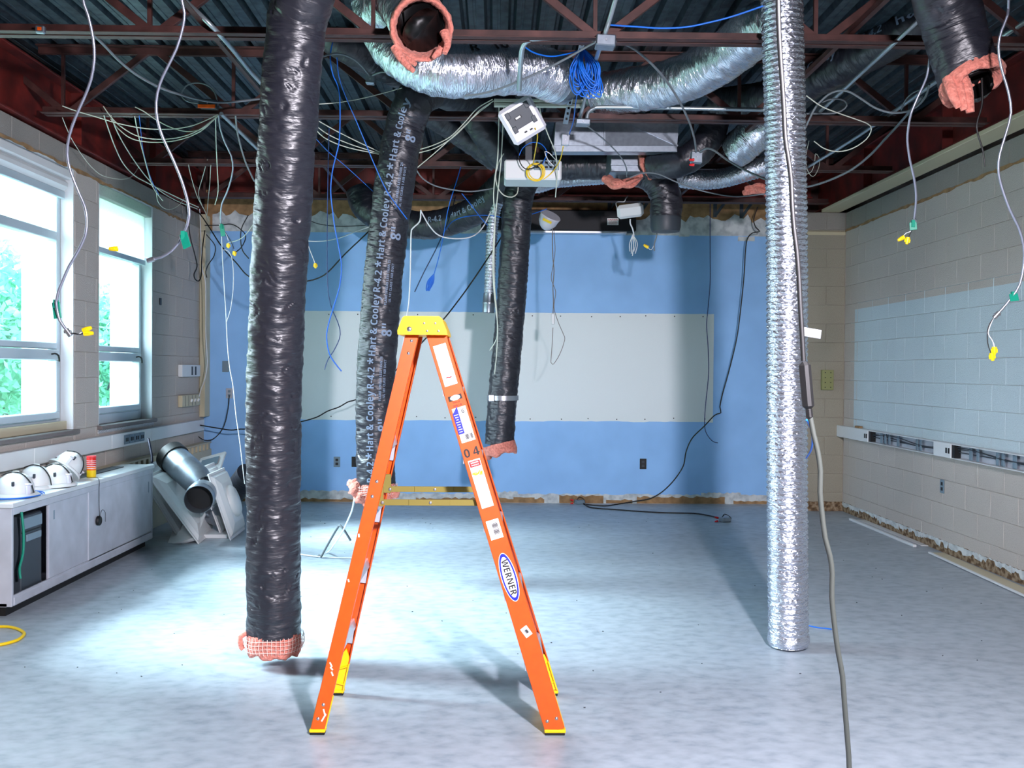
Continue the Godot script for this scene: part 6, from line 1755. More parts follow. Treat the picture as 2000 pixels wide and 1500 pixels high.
	# cords plugged in at the left
	cable("black cord from the blue wall's left outlet looping down to the raceway", [Vector3(-2.993, 1.199, -11.2), Vector3(-2.997, 1.068, -11.175), Vector3(-3.024, 0.897, -11.15), Vector3(-3.074, 0.784, -11.125), Vector3(-3.151, 0.711, -11.1), Vector3(-3.229, 0.701, -11.075), Vector3(-3.29, 0.742, -11.05), Vector3(-3.333, 0.8, -11.025), Vector3(-3.337, 0.852, -11)], 0.0055, M.rubber)
	cable("dark blue cord standing between the raceway outlets and the cabinet top", [Vector3(-3.042, 0.88, -8.75), Vector3(-3.011, 0.817, -8.7), Vector3(-2.98, 0.75, -8.65), Vector3(-2.959, 0.689, -8.6)], 0.011, mat(Color(0.06, 0.07, 0.2), 0.5))
	var nut := thing("wire_nut_lead", "pale wire with a yellow nut dangling just right of the big black duct", "wire", Vector3(-1.617, 2.583, -8.5))
	cb = MB.new()
	cb.tube(smooth([Vector3(-1.731, 3.281, -8.8), Vector3(-1.724, 3.017, -8.7), Vector3(-1.661, 2.722, -8.5), Vector3(-1.622, 2.592, -8.5), Vector3(-1.6, 2.527, -8.5), Vector3(-1.569, 2.449, -8.5), Vector3(-1.551, 2.402, -8.5)]), 0.004, 6)
	part(nut, "wire", cb, M.white_cable)
	wire_nut(nut, Vector3(-1.547, 2.38, -8.5), Vector3(0.1, -1, 0), M.yellow, 1.2)


func cabinet() -> void:
	var o := thing("cabinet", "long low grey metal cabinet under the windows, sliding doors and an open near bay", "cabinet", Vector3(-3.08, 0, -7.2))
	var x0 := -3.17
	var x1 := -2.9
	var z0 := -8.45
	var z1 := -6.0
	var y0 := 0.06
	var y1 := 0.685
	var mb := MB.new()
	mb.bx(Vector3(x0, y1 - 0.03, z0 - 0.01), Vector3(x1 + 0.012, y1, z1 + 0.01), 0.004)
	part(o, "top", mb, M.top)
	mb = MB.new()
	mb.bx(Vector3(x1 - 0.03, y1 - 0.075, z0 + 0.026), Vector3(x1, y1 - 0.031, z1 - 0.026), 0.003)
	part(o, "front_rail", mb, M.cabinet)
	mb = MB.new()
	mb.bx(Vector3(x1 - 0.03, y0, z0 + 0.026), Vector3(x1 + 0.004, y0 + 0.055, z1 - 0.026), 0.006)
	mb.bx(Vector3(x1 - 0.012, y0 + 0.055, z0 + 0.026), Vector3(x1 - 0.002, y0 + 0.065, z1 - 0.026))
	part(o, "sill_rail", mb, M.cabinet)
	for z in [z0, z1 - 0.025]:
		mb = MB.new()
		mb.bx(Vector3(x0, y0, z), Vector3(x1, y1 - 0.031, z + 0.025), 0.003)
		part(o, "end_panel", mb, M.cabinet)
	mb = MB.new()
	mb.bx(Vector3(x0, y0, z0), Vector3(x0 + 0.012, y1 - 0.03, z1))
	part(o, "back_panel", mb, M.cabinet)
	mb = MB.new()
	mb.bx(Vector3(x0, y0, z0), Vector3(x1 - 0.03, y0 + 0.02, z1))
	part(o, "floor_panel", mb, M.cabinet)
	mb = MB.new()
	mb.bx(Vector3(x0 + 0.02, 0.0, z0 + 0.04), Vector3(x1 - 0.05, y0, z1 - 0.03))
	part(o, "plinth", mb, M.dark)
	mb = MB.new()
	mb.bx(Vector3(x1 - 0.03, y0 + 0.055, -7.155), Vector3(x1 - 0.01, y1 - 0.07, -6.52), 0.003)
	var d1 := part(o, "sliding_door", mb, M.cabinet)
	mb = MB.new()
	mb.bx(Vector3(x1 - 0.011, 0.50, -6.60), Vector3(x1 - 0.008, 0.56, -6.585))
	part(o, "finger_pull", mb, M.device, "", d1)
	mb = MB.new()
	mb.bx(Vector3(x1 - 0.014, y0 + 0.055, z0 + 0.03), Vector3(x1 - 0.002, y1 - 0.07, -7.135), 0.003)
	var d2 := part(o, "sliding_door", mb, M.cabinet)
	mb = MB.new()
	mb.bx(Vector3(x1 - 0.003, 0.46, -8.36), Vector3(x1, 0.55, -8.345))
	part(o, "finger_pull", mb, M.device, "", d2)
	# what stands in the open bay
	o = thing("computer_tower", "grey computer tower standing in the cabinet's open near bay", "computer", Vector3(-3.05, 0.08, -6.35))
	mb = MB.new()
	mb.bx(Vector3(-3.13, 0.082, -6.47), Vector3(-2.935, 0.575, -6.19), 0.006)
	part(o, "case", mb, M.charcoal)
	mb = MB.new()
	mb.bx(Vector3(-2.936, 0.49, -6.465), Vector3(-2.928, 0.56, -6.195), 0.003)
	mb.bx(Vector3(-2.936, 0.41, -6.45), Vector3(-2.926, 0.455, -6.25), 0.003)
	part(o, "drive_bay", mb, M.device)
	mb = MB.new()
	mb.bx(Vector3(-2.936, 0.468, -6.465), Vector3(-2.932, 0.476, -6.195))
	mb.bx(Vector3(-2.936, 0.425, -6.235), Vector3(-2.93, 0.445, -6.215))
	part(o, "button", mb, M.dark)
	cable("green cable hanging inside the cabinet's open bay", [Vector3(-2.889, 0.619, -6.1), Vector3(-2.877, 0.494, -6.1), Vector3(-2.88, 0.369, -6.1), Vector3(-2.901, 0.275, -6.1), Vector3(-2.895, 0.212, -6.1)], 0.008, M.tape)
	# white domes taken down from the ceiling
	var said := ["white ceiling speaker dome nearest the camera on the cabinet, blue cable round its rim", "white ceiling speaker dome at the cabinet's back, half hidden by the nearest one", "white ceiling speaker dome in the middle of the cabinet, tilted a little to the right", "white ceiling speaker dome tipped on its side just left of the red can"]
	var spots := [[Vector3(-3.02, 0, -6.3), 0.112, 0.0, 0.0], [Vector3(-3.11, 0, -6.76), 0.105, 0.06, 0.0], [Vector3(-3.0, 0, -6.84), 0.105, -0.04, 0.0], [Vector3(-3.11, 0, -7.2), 0.1, 0.5, 0.6]]
	for i in 4:
		var sp: Array = spots[i]
		var base := Vector3(sp[0].x, 0.687, sp[0].z)
		var r: float = sp[1]
		var bs := Basis(Vector3.BACK, -sp[2]) * Basis(Vector3.RIGHT, -sp[3])
		if i == 3:
			base.y += 0.068
		o = thing("ceiling_speaker", said[i], "speaker", base, "white domes on the cabinet")
		var xf := Transform3D(bs, base)
		mb = MB.new()
		mb.lathe([Vector2(0.0, 0.002), Vector2(r * 1.22, 0.002), Vector2(r * 1.25, 0.010), Vector2(r * 1.18, 0.022), Vector2(r, 0.026)], xf, 36)
		part(o, "rim", mb, M.white)
		mb = MB.new()
		mb.lathe([Vector2(r * 0.98, 0.024), Vector2(r * 0.94, 0.075), Vector2(r * 0.78, 0.118), Vector2(r * 0.45, 0.142), Vector2(r * 0.2, 0.148), Vector2(r * 0.18, 0.16), Vector2(0.0, 0.162)], xf, 36)
		part(o, "dome", mb, M.white)
		for k in 3:
			var a := TAU * k / 3 + 0.5 + i
			var d := Vector3(cos(a), 0, sin(a))
			mb = MB.new()
			mb.box(Transform3D(bs * Basis(Vector3.UP, -a), xf * (d * r * 1.05 + Vector3(0, 0.05, 0))), Vector3(0.022, 0.06, 0.026), 0.004)
			mb.box(Transform3D(bs * Basis(Vector3.UP, -a), xf * (d * r * 1.08 + Vector3(0, 0.083, 0))), Vector3(0.034, 0.012, 0.03), 0.003)
			part(o, "clamp", mb, M.white_plastic)
		mb = MB.new()
		mb.box(Transform3D(bs, xf * Vector3(0.03, 0.09, r * 0.88)), Vector3(0.016, 0.03, 0.014), 0.003)
		part(o, "latch", mb, M.charcoal)
		mb = MB.new()
		mb.tube(smooth([xf * Vector3(-r * 0.7, 0.135, 0.02), xf * Vector3(-r * 0.1, 0.158, r * 0.25), xf * Vector3(r * 0.5, 0.145, r * 0.3), xf * Vector3(r * 1.0, 0.09, r * 0.35), xf * Vector3(r * 1.2, 0.03, r * 0.4)], 0.02), 0.004, 6)
		part(o, "lead", mb, M.rubber)
	var bl := MB.new()
	for k in 3:
		var p := []
		for j in 13:
			var a := TAU * j / 13.0
			p.append(Vector3(-3.015 + cos(a) * (0.125 + 0.012 * k), 0.692 + 0.003 * k, -6.3 + sin(a) * (0.17 + 0.015 * k)))
		bl.tube(smooth(p, 0.02), 0.004, 6)
	solo("blue_cable", "blue network cable looped on the cabinet round the nearest white dome", "cable", bl, M.blue_cable, Vector3(-3.01, 0.692, -6.3))
	# the red and yellow can
	var cp := Vector3(-3.0, 0.6855, -7.42)
	o = thing("canister", "slim red and yellow canister standing on the cabinet", "canister", cp)
	mb = MB.new()
	mb.lathe([Vector2(0.0, 0.0), Vector2(0.031, 0.0), Vector2(0.033, 0.004), Vector2(0.033, 0.055)], Transform3D(Basis(), cp), 24)
	part(o, "lower_body", mb, M.yellow)
	mb = MB.new()
	mb.lathe([Vector2(0.033, 0.055), Vector2(0.033, 0.085)], Transform3D(Basis(), cp), 24)
	part(o, "band", mb, mat(Color(0.95, 0.42, 0.06), 0.4))
	mb = MB.new()
	mb.lathe([Vector2(0.033, 0.085), Vector2(0.033, 0.142), Vector2(0.031, 0.146)], Transform3D(Basis(), cp), 24)
	part(o, "upper_body", mb, mat(Color(0.85, 0.12, 0.07), 0.4))
	mb = MB.new()
	mb.lathe([Vector2(0.031, 0.146), Vector2(0.034, 0.148), Vector2(0.034, 0.160), Vector2(0.0, 0.161)], Transform3D(Basis(), cp), 24)
	part(o, "lid", mb, mat(Color(0.85, 0.2, 0.22), 0.4))
	mb = MB.new()
	for k in 5:
		mb.lathe([Vector2(0.0336, 0.068 + k * 0.014), Vector2(0.0336, 0.0715 + k * 0.014)], Transform3D(Basis(), cp), 24)
	part(o, "print", mb, M.paper, "pale lines of print").set_meta("kind", "stuff")
	# flat dark sheet and the puck on its string
	mb = MB.new()
	mb.bx(Vector3(-3.15, 0.6855, -8.2), Vector3(-3.05, 0.692, -7.3), 0.002)
	solo("metal_sheet", "dark flat strip lying at the back of the cabinet top", "sheet", mb, M.charcoal, Vector3(-3.1, 0.6855, -7.7))
	var pk := Vector3(-2.885, 0.388, -7.27)
	o = thing("hanging_puck", "black round puck dangling on a thin string before the cabinet's sliding door", "puck", pk)
	mb = MB.new()
	mb.lathe([Vector2(0.0, 0.014), Vector2(0.03, 0.013), Vector2(0.035, 0.008), Vector2(0.035, -0.008), Vector2(0.0, -0.01)], Transform3D(Basis(Vector3.BACK, -PI / 2), pk), 24)
	part(o, "disc", mb, M.rubber)
	mb = MB.new()
	var up := Vector3(pk.x, 0.69, pk.z)
	mb.tube(smooth([pk + Vector3(0.005, 0.03, 0), pk + Vector3(0.004, 0.12, 0.004), Vector3(pk.x, 0.6, pk.z - 0.005), up, up + Vector3(-0.06, 0.006, -0.05), up + Vector3(-0.13, 0.004, -0.1)]), 0.0022, 5)
	mb.tube(smooth([pk + Vector3(0.01, 0.03, 0.01), pk + Vector3(0.012, 0.075, -0.03), pk + Vector3(0.014, 0.05, -0.08), pk + Vector3(0.012, -0.02, -0.09)]), 0.0018, 5)
	part(o, "string", mb, M.rubber)


func leaning_plate(label: String, a: Vector3, b: Vector3, top_a: Vector3, dish: bool) -> Node3D:  # a 0.6 m ceiling vent: lower edge from a to b, leaning so that a's upper corner is top_a
	var o := thing("ceiling_vent", label, "vent", (a + b) * 0.5, "")
	var x := (b - a).normalized()
	var y := (top_a - a)
	y = (y - x * y.dot(x)).normalized()
	var z := x.cross(y)
	if z.x < 0.0:
		z = -z
	var w := a.distance_to(b)
	var c := (a + b) * 0.5 + y * w * 0.5
	var bs := Basis(x, y, z)
	if bs.determinant() < 0.0:
		bs = Basis(-x, y, z)
	var mb := MB.new()
	mb.box(Transform3D(bs, c), Vector3(w, w, 0.012), 0.004)
	part(o, "flange_plate", mb, M.white)
	mb = MB.new()
	var h := w * 0.5
	var prof := []
	for q in [[0.92, 0.006], [0.84, 0.03], [0.6, 0.055]]:
		prof.append([Vector3(-h * q[0], -h * q[0], q[1]), Vector3(h * q[0], -h * q[0], q[1]), Vector3(h * q[0], h * q[0], q[1]), Vector3(-h * q[0], h * q[0], q[1])])
	var xf := Transform3D(bs, c)
	for i in 2:
		for k in 4:
			var p0: Vector3 = xf * prof[i][k]
			var p1: Vector3 = xf * prof[i][(k + 1) % 4]
			var p2: Vector3 = xf * prof[i + 1][(k + 1) % 4]
			var p3: Vector3 = xf * prof[i + 1][k]
			var nn := (p1 - p0).cross(p3 - p0).normalized()
			mb.face([p0, p1, p2, p3], nn if nn.dot(z) > 0.0 else -nn)
	mb.face([xf * prof[2][0], xf * prof[2][1], xf * prof[2][2], xf * prof[2][3]], z)
	part(o, "raised_pan", mb, M.white)
	if dish:
		mb = MB.new()
		mb.lathe([Vector2(0.15, 0.05), Vector2(0.145, 0.075), Vector2(0.12, 0.095), Vector2(0.0, 0.11)], Transform3D(Basis(bs.x, bs.z, bs.x.cross(bs.z)), c), 32)
		part(o, "round_neck", mb, M.white)
	return o


func diffusers() -> void:
	leaning_plate("white square ceiling vent with a round galvanised collar, leaning at the cabinet's end", Vector3(-2.53, 0, -8.509), Vector3(-2.596, 0, -9.237), Vector3(-2.92, 0.54, -8.47), false)
	leaning_plate("white square ceiling vent leaning behind the collared one, only its edge showing", Vector3(-2.741, 0, -8.681), Vector3(-2.813, 0, -9.41), Vector3(-3.06, 0.53, -8.65), false)
	leaning_plate("white square ceiling vent with a dished round neck, beside the big black duct", Vector3(-2.31, 0, -8.693), Vector3(-2.339, 0, -9.304), Vector3(-2.50, 0.57, -8.66), true)
	leaning_plate("white square ceiling vent behind the dished one, seen edge-on", Vector3(-2.447, 0, -8.902), Vector3(-2.478, 0, -9.544), Vector3(-2.64, 0.55, -8.8), false)
	# galvanised wye
	var a := Vector3(-2.913, 0.698, -9)
	var b := Vector3(-2.568, 0.475, -8.75)
	var o := thing("duct_wye", "galvanised sheet metal duct elbow with a black taped rim, lying on the vents", "duct fitting", b)
	var y := (b - a).normalized()
	var x := Vector3.UP.cross(y).normalized()
	var z := x.cross(y)
	var h := a.distance_to(b)
	var mb := MB.new()
	mb.lathe([Vector2(0.128, 0.0), Vector2(0.13, 0.0), Vector2(0.131, h * 0.42), Vector2(0.134, h * 0.45), Vector2(0.131, h * 0.48), Vector2(0.131, h * 0.8), Vector2(0.105, h * 1.0), Vector2(0.10, h * 1.02)], Transform3D(Basis(x, y, z), a), 40)
	part(o, "body", mb, M.galv)
	mb = MB.new()
	mb.lathe([Vector2(0.123, 0.02), Vector2(0.123, -0.035), Vector2(0.139, -0.04), Vector2(0.141, 0.045), Vector2(0.132, 0.05)], Transform3D(Basis(x, y, z), a), 40)
	part(o, "taped_rim", mb, M.rubber, "black taped rim")
	var c := Vector3(-2.524, 0.391, -8.5)
	var d := (c - b + Vector3(0.02, 0.02, 0.22)).normalized()
	x = Vector3.UP.cross(d).normalized()
	mb = MB.new()
	mb.lathe([Vector2(0.118, -0.19), Vector2(0.122, -0.06), Vector2(0.127, -0.05), Vector2(0.122, -0.04), Vector2(0.122, 0.035), Vector2(0.118, 0.035), Vector2(0.117, -0.18)], Transform3D(Basis(x, d, x.cross(d)), c), 40)
	part(o, "collar", mb, M.galv)
	mb = MB.new()
	mb.lathe([Vector2(0.0, -0.10), Vector2(0.118, -0.10)], Transform3D(Basis(x, d, x.cross(d)), c), 30, true)
	part(o, "inner_wall", mb, M.dark)
	# second galvanised cylinder underneath
	o = thing("duct_collar", "galvanised duct stub lying on the floor between the leaning vents", "duct fitting", Vector3(-2.665, 0, -9.57))
	mb = MB.new()
	var p := Vector3(-2.718, 0.247, -9.2)
	var q := Vector3(-2.461, 0.199, -8.95)
	y = (q - p).normalized()
	x = Vector3.UP.cross(y).normalized()
	mb.lathe([Vector2(0.10, -0.1), Vector2(0.104, -0.1), Vector2(0.106, 0.05), Vector2(0.109, 0.06), Vector2(0.106, 0.07), Vector2(0.104, 0.2), Vector2(0.0, 0.2)], Transform3D(Basis(x, y, x.cross(y)), p.lerp(q, 0.4) + Vector3(0, -0.02, 0)), 36)
	part(o, "body", mb, M.galv)
	mb = MB.new()
	mb.bx(Vector3(p.x - 0.1, 0.0, p.z - 0.12), Vector3(q.x + 0.1, 0.035, q.z + 0.15), 0.004)
	part(o, "base_plate", mb, M.white)
	# black insulated stub behind the dished vent
	var st := MB.new()
	st.tube(smooth([Vector3(-2.528, 0.292, -9.6), Vector3(-2.429, 0.403, -9.5), Vector3(-2.332, 0.512, -9.4)]), 0.11, 24)
	solo("black_duct_stub", "short black duct piece lying behind the vents by the blue wall", "duct fitting", st, M.black, Vector3(-2.528, 0.292, -9.6))
	# troffer with its grey square
	o = thing("light_panel", "pale panel with a grey square, leaning in the corner behind the elbow", "panel", Vector3(-2.825, 0.456, -9.9))
	var f0 := Vector3(-2.827, 0.452, -9.7)
	var f1 := Vector3(-2.609, 0.513, -9.7)
	var f2 := Vector3(-2.841, 0.632, -10.1)
	var f3 := Vector3(-3.058, 0.558, -10.1)
	var nn := (f1 - f0).cross(f3 - f0).normalized()
	mb = MB.new()
	var cc := (f0 + f1 + f2 + f3) * 0.25
	var px := (f1 - f0).normalized()
	var py := nn.cross(px)
	if py.y < 0.0:
		py = -py
		px = -px
	var tall := cc.y / py.y + 0.22
	mb.box(Transform3D(Basis(px, py, nn), cc + py * (0.22 - tall * 0.5) + nn * 0.0), Vector3(0.27, tall - 0.012, 0.03), 0.008)
	part(o, "body", mb, M.white)
	mb = MB.new()
	mb.box(Transform3D(Basis(px, py, nn), cc + nn * 0.016 + Vector3(0, 0.02, 0)), Vector3(0.18, 0.16, 0.006), 0.002)
	part(o, "grey_square", mb, M.device)


# --- the step ladder: front rails with steps on the right, rear rails on the left, seen from its side ---
var rail_frames := {}


func rail(o: Node3D, called: String, p0: Vector3, p1: Vector3, w: float, outward: float) -> MeshInstance3D:  # a fibreglass channel, web outwards
	var y := (p1 - p0).normalized()
	var z := Vector3(0, 0, outward)
	z = (z - y * z.dot(y)).normalized()
	var x := y.cross(z).normalized()
	var h := p0.distance_to(p1)
	var t := 0.0045
	var fl := 0.030
	var poly := PackedVector2Array([Vector2(-w / 2 + 0.002, 0), Vector2(w / 2 - 0.002, 0), Vector2(w / 2, -0.002), Vector2(w / 2, -fl), Vector2(w / 2 - t, -fl), Vector2(w / 2 - t, -t), Vector2(-w / 2 + t, -t), Vector2(-w / 2 + t, -fl), Vector2(-w / 2, -fl), Vector2(-w / 2, -0.002)])
	var mb := MB.new()
	mb.prism(poly, 0.0, h, Transform3D(Basis(x, z, y), p0))
	rail_frames[called + str(outward)] = Transform3D(Basis(x, y, z), p0)
	return part(o, called, mb, M.orange)


func label_on(o: Node3D, fr: Transform3D, along: float, across: float, w: float, h: float, m: Material, under: Node3D, called := "label", off := 0.0012, tilt := 0.0) -> Transform3D:
	var xf := fr * Transform3D(Basis(Vector3.BACK, tilt), Vector3(across, along, off))
	var mb := MB.new()
	mb.box(xf, Vector3(w, h, 0.0016), 0.0005)
	part(o, called, mb, m, "", under)
	return xf


func ladder() -> void:
	var o := thing("step_ladder", "orange fibreglass step ladder with a yellow top standing open in the middle", "ladder", Vector3(-0.24, 0, -4.34))
	var fa := Vector3(0.252, 0.02, -4.085)
	var fb := Vector3(-0.262, 1.67, -4.225)
	var ra := Vector3(-0.727, 0.02, -4.085)
	var rb := Vector3(-0.356, 1.67, -4.225)
	var mir := func(v: Vector3) -> Vector3: return Vector3(v.x, v.y, -8.70 - v.z)
	var front := rail(o, "front_rail", fa, fb, 0.082, 1.0)
	var front2 := rail(o, "front_rail", mir.call(fa), mir.call(fb), 0.082, -1.0)
	var rear := rail(o, "rear_rail", ra, rb, 0.056, 1.0)
	var rear2 := rail(o, "rear_rail", mir.call(ra), mir.call(rb), 0.056, -1.0)
	var ff: Transform3D = rail_frames["front_rail1.0"]
	var rf: Transform3D = rail_frames["rear_rail1.0"]
	# steps between the front rails
	for k in 5:
		var f := 0.165 + k * 0.172
		var c := fa.lerp(fb, f)
		var half := 4.35 + c.z
		c.z = -4.35
		var mb := MB.new()
		mb.box(Transform3D(Basis(), c), Vector3(0.078, 0.006, half * 2.0 - 0.012), 0.001)
		for s in [-1.0, 1.0]:
			mb.box(Transform3D(Basis(), c + Vector3(s * 0.038, -0.016, 0)), Vector3(0.005, 0.036, half * 2.0 - 0.012), 0.001)
		for r in 7:
			mb.box(Transform3D(Basis(), c + Vector3(-0.03 + r * 0.01, 0.0038, 0)), Vector3(0.003, 0.002, half * 2.0 - 0.02))
		part(o, "step", mb, M.alu)
		# gussets under the step at both ends
		for s in [-1.0, 1.0]:
			var g := MB.new()
			g.bar(c + Vector3(-0.02, -0.02, s * (half - 0.12)), c + Vector3(0.03, -0.10, s * (half - 0.02)), 0.02, 0.004)
			part(o, "gusset", g, M.alu)
	# bars between the rear rails
	for k in 4:
		var f := 0.19 + k * 0.172
		var c := ra.lerp(rb, f)
		var half := 4.35 + c.z
		c.z = -4.35
		var mb := MB.new()
		mb.box(Transform3D(Basis(Vector3.BACK, 0.22), c), Vector3(0.03, 0.045, half * 2.0 - 0.01), 0.004)
		for s in [-1.0, 1.0]:
			mb.bar(c + Vector3(0.0, 0.0, s * (half - 0.02)), c + Vector3(-0.012, -0.09, s * (half - 0.008)), 0.026, 0.004)
		part(o, "rear_bar", mb, M.alu)
	# the yellow top with its bevelled ends
	var cap := MB.new()
	var poly := PackedVector2Array([Vector2(-0.415, 1.652), Vector2(-0.208, 1.652), Vector2(-0.210, 1.668), Vector2(-0.232, 1.722), Vector2(-0.242, 1.730), Vector2(-0.386, 1.730), Vector2(-0.396, 1.724), Vector2(-0.417, 1.668)])
	cap.prism(poly, -4.525, -4.175, Transform3D())
	var cp := part(o, "top_cap", cap, M.cap_yellow)
	var rivets := [[-0.367, 1.675, 0.011], [-0.305, 1.700, 0.006], [-0.258, 1.700, 0.006], [-0.292, 1.668, 0.006], [-0.245, 1.668, 0.006]]
	for q in rivets:
		var rv := MB.new()
		rv.lathe([Vector2(0.0, 0.004), Vector2(q[2] * 0.7, 0.0035), Vector2(q[2], 0.0)], Transform3D(Basis(Vector3.RIGHT, PI / 2), Vector3(q[0], q[1], -4.175)), 12)
		part(o, "rivet", rv, M.steel, "", cp)
	for q in [[0.045, -0.02], [0.045, 0.02]]:
		var rv := MB.new()
		rv.lathe([Vector2(0.0, 0.004), Vector2(0.0055, 0.003), Vector2(0.0075, 0.0)], ff * Transform3D(Basis(Vector3.RIGHT, PI / 2), Vector3(q[1], q[0], 0.0)), 12)
		part(o, "rivet", rv, M.steel, "", front)
	for q in [[0.045, -0.008], [0.105, 0.0], [0.98, -0.004], [1.045, 0.0], [1.60, 0.004], [1.655, 0.004]]:
		var rv := MB.new()
		rv.lathe([Vector2(0.0, 0.004), Vector2(0.0055, 0.003), Vector2(0.0075, 0.0)], rf * Transform3D(Basis(Vector3.RIGHT, PI / 2), Vector3(q[1], q[0], 0.0)), 12)
		part(o, "rivet", rv, M.steel, "", rear)
	# shoes: yellow boots with black pads; the tall side of each boot is inside its rail
	for s in [[fa, ff.basis.y, 0.088, 1.0], [mir.call(fa), Vector3(ff.basis.y.x, ff.basis.y.y, -ff.basis.y.z), 0.088, -1.0], [ra, rf.basis.y, 0.066, 1.0], [mir.call(ra), Vector3(rf.basis.y.x, rf.basis.y.y, -rf.basis.y.z), 0.066, -1.0]]:
		var p: Vector3 = s[0]
		var w: float = s[2]
		var sgn: float = s[3]
		var pad := MB.new()
		pad.bx(Vector3(p.x - w / 2 + 0.003, 0.0, p.z - sgn * 0.017 - 0.02), Vector3(p.x + w / 2 - 0.003, 0.011, p.z - sgn * 0.017 + 0.02), 0.002)
		part(o, "rubber_pad", pad, M.rubber)
		var bo := MB.new()
		bo.bx(Vector3(p.x - w / 2, 0.011, p.z - sgn * 0.015 - 0.022), Vector3(p.x + w / 2, 0.024, p.z - sgn * 0.015 + 0.022), 0.003)
		var ydir: Vector3 = s[1]
		var bz := Vector3(0, 0, 1)
		bz = (bz - ydir * bz.dot(ydir)).normalized()
		var bx_ := ydir.cross(bz).normalized()
		var xf := Transform3D(Basis(bx_, ydir, bz), p - Vector3(0, 0, sgn * 0.022))
		bo.prism(PackedVector2Array([Vector2(-w / 2 + 0.004, 0), Vector2(w / 2 - 0.004, 0), Vector2(w / 2 - 0.004, 0.11), Vector2(w / 2 - 0.012, 0.17), Vector2(0.0, 0.205), Vector2(-w / 2 + 0.008, 0.15)]), -0.005, 0.005, xf)
		for e in [-1.0, 1.0]:
			bo.box(xf * Transform3D(Basis(), Vector3(e * (w / 2 - 0.005), 0.07, -sgn * 0.008)), Vector3(0.006, 0.14, 0.022), 0.001)
		bo.box(xf * Transform3D(Basis(Vector3.BACK, 0.5), Vector3(0.0, 0.115, -sgn * 0.008)), Vector3(w * 0.8, 0.006, 0.018), 0.001)
		bo.box(xf * Transform3D(Basis(), Vector3(0.0, 0.04, -sgn * 0.008)), Vector3(w * 0.8, 0.006, 0.018), 0.001)
		part(o, "boot", bo, M.cap_yellow)
	# folding spreaders, near and far
	for z in [-4.20, -4.50]:
		var y := 0.945 if z > -4.3 else 0.965
		var a := Vector3(-0.505, y, z)
		var b := Vector3(-0.045, y, z)
		for e in [[0.0, 0.36, 0.0], [0.30, 0.68, 0.004], [0.62, 1.0, 0.0]]:
			var sp := MB.new()
			sp.bar(a.lerp(b, e[0]) + Vector3(0, 0, e[2]), a.lerp(b, e[1]) + Vector3(0, 0, e[2]), 0.026, 0.0035, Vector3.UP, 0.001)
			part(o, "spreader_link", sp, M.brass)
		var pl := MB.new()
		pl.box(Transform3D(Basis(), a + Vector3(0.01, 0.025, 0)), Vector3(0.045, 0.085, 0.006), 0.002)
		part(o, "hinge_plate", pl, M.brass)
		for e in [0.06, 0.5, 0.96]:
			var rv := MB.new()
			rv.lathe([Vector2(0.0, 0.006), Vector2(0.006, 0.005), Vector2(0.008, 0.0)], Transform3D(Basis(Vector3.RIGHT, PI / 2), a.lerp(b, e) + Vector3(0, 0, 0.004)), 10)
			part(o, "spreader_rivet", rv, M.steel)
	# stickers down the near front rail, placed by their height up the rail
	label_on(o, ff, 1.583, 0.0, 0.056, 0.180, M.paper, front)
	var xf := label_on(o, ff, 1.583, 0.0, 0.05, 0.002, M.paper, front, "label", 0.0022)
	var mb := MB.new()
	letters(mb, "~", 0.05, xf * Transform3D(Basis(), Vector3(0.0, -0.055, 0.0012)))
	part(o, "print", mb, M.print_red, "", front)
	label_on(o, ff, 1.438, 0.0, 0.058, 0.022, M.print_black, front, "badge")
	xf = ff * Transform3D(Basis(), Vector3(0, 1.438, 0.0022))
	mb = MB.new()
	mb.lathe([Vector2(0.0, 0.0008), Vector2(0.011, 0.0008), Vector2(0.0115, 0)], xf * Transform3D(Basis(Vector3.RIGHT, PI / 2).scaled(Vector3(1.9, 1, 1)), Vector3.ZERO), 24)
	part(o, "badge_oval", mb, M.paper, "", front)
	mb = MB.new()
	letters(mb, "WERNER", 0.007, xf * Transform3D(Basis(), Vector3(0, 0, 0.0014)))
	part(o, "print", mb, M.print_blue, "", front)
	mb = MB.new()
	letters(mb, "TYPE IA", 0.009, ff * Transform3D(Basis(), Vector3(0, 1.418, 0.0015)))
	part(o, "print", mb, mat(Color(0.45, 0.1, 0.02), 0.5), "", front)
	mb = MB.new()
	letters(mb, "300 LB", 0.013, ff * Transform3D(Basis(), Vector3(0, 1.404, 0.0015)))
	part(o, "print", mb, mat(Color(0.45, 0.1, 0.02), 0.5), "", front)
	label_on(o, ff, 1.320, 0.002, 0.060, 0.150, M.paper, front)
	xf = ff * Transform3D(Basis(), Vector3(-0.016, 1.338, 0.0022))
	mb = MB.new()
	mb.prism(PackedVector2Array([Vector2(-0.014, -0.055), Vector2(0.012, -0.055), Vector2(0.012, 0.062), Vector2(-0.014, 0.035)]), 0.0, 0.0008, xf)
	part(o, "label", mb, M.print_blue, "blue field of the label", front)
	mb = MB.new()
	for k in 8:
		mb.box(xf * Transform3D(Basis(), Vector3(-0.001, 0.028 - k * 0.0105, 0.0012)), Vector3(0.018 - 0.004 * (k % 3), 0.003, 0.0006))
	part(o, "print_lines", mb, M.paper, "", front).set_meta("kind", "stuff")
	mb = MB.new()
	letters(mb, "6", 0.024, ff * Transform3D(Basis(), Vector3(0.015, 1.375, 0.0026)))
	part(o, "print", mb, M.print_black, "", front)
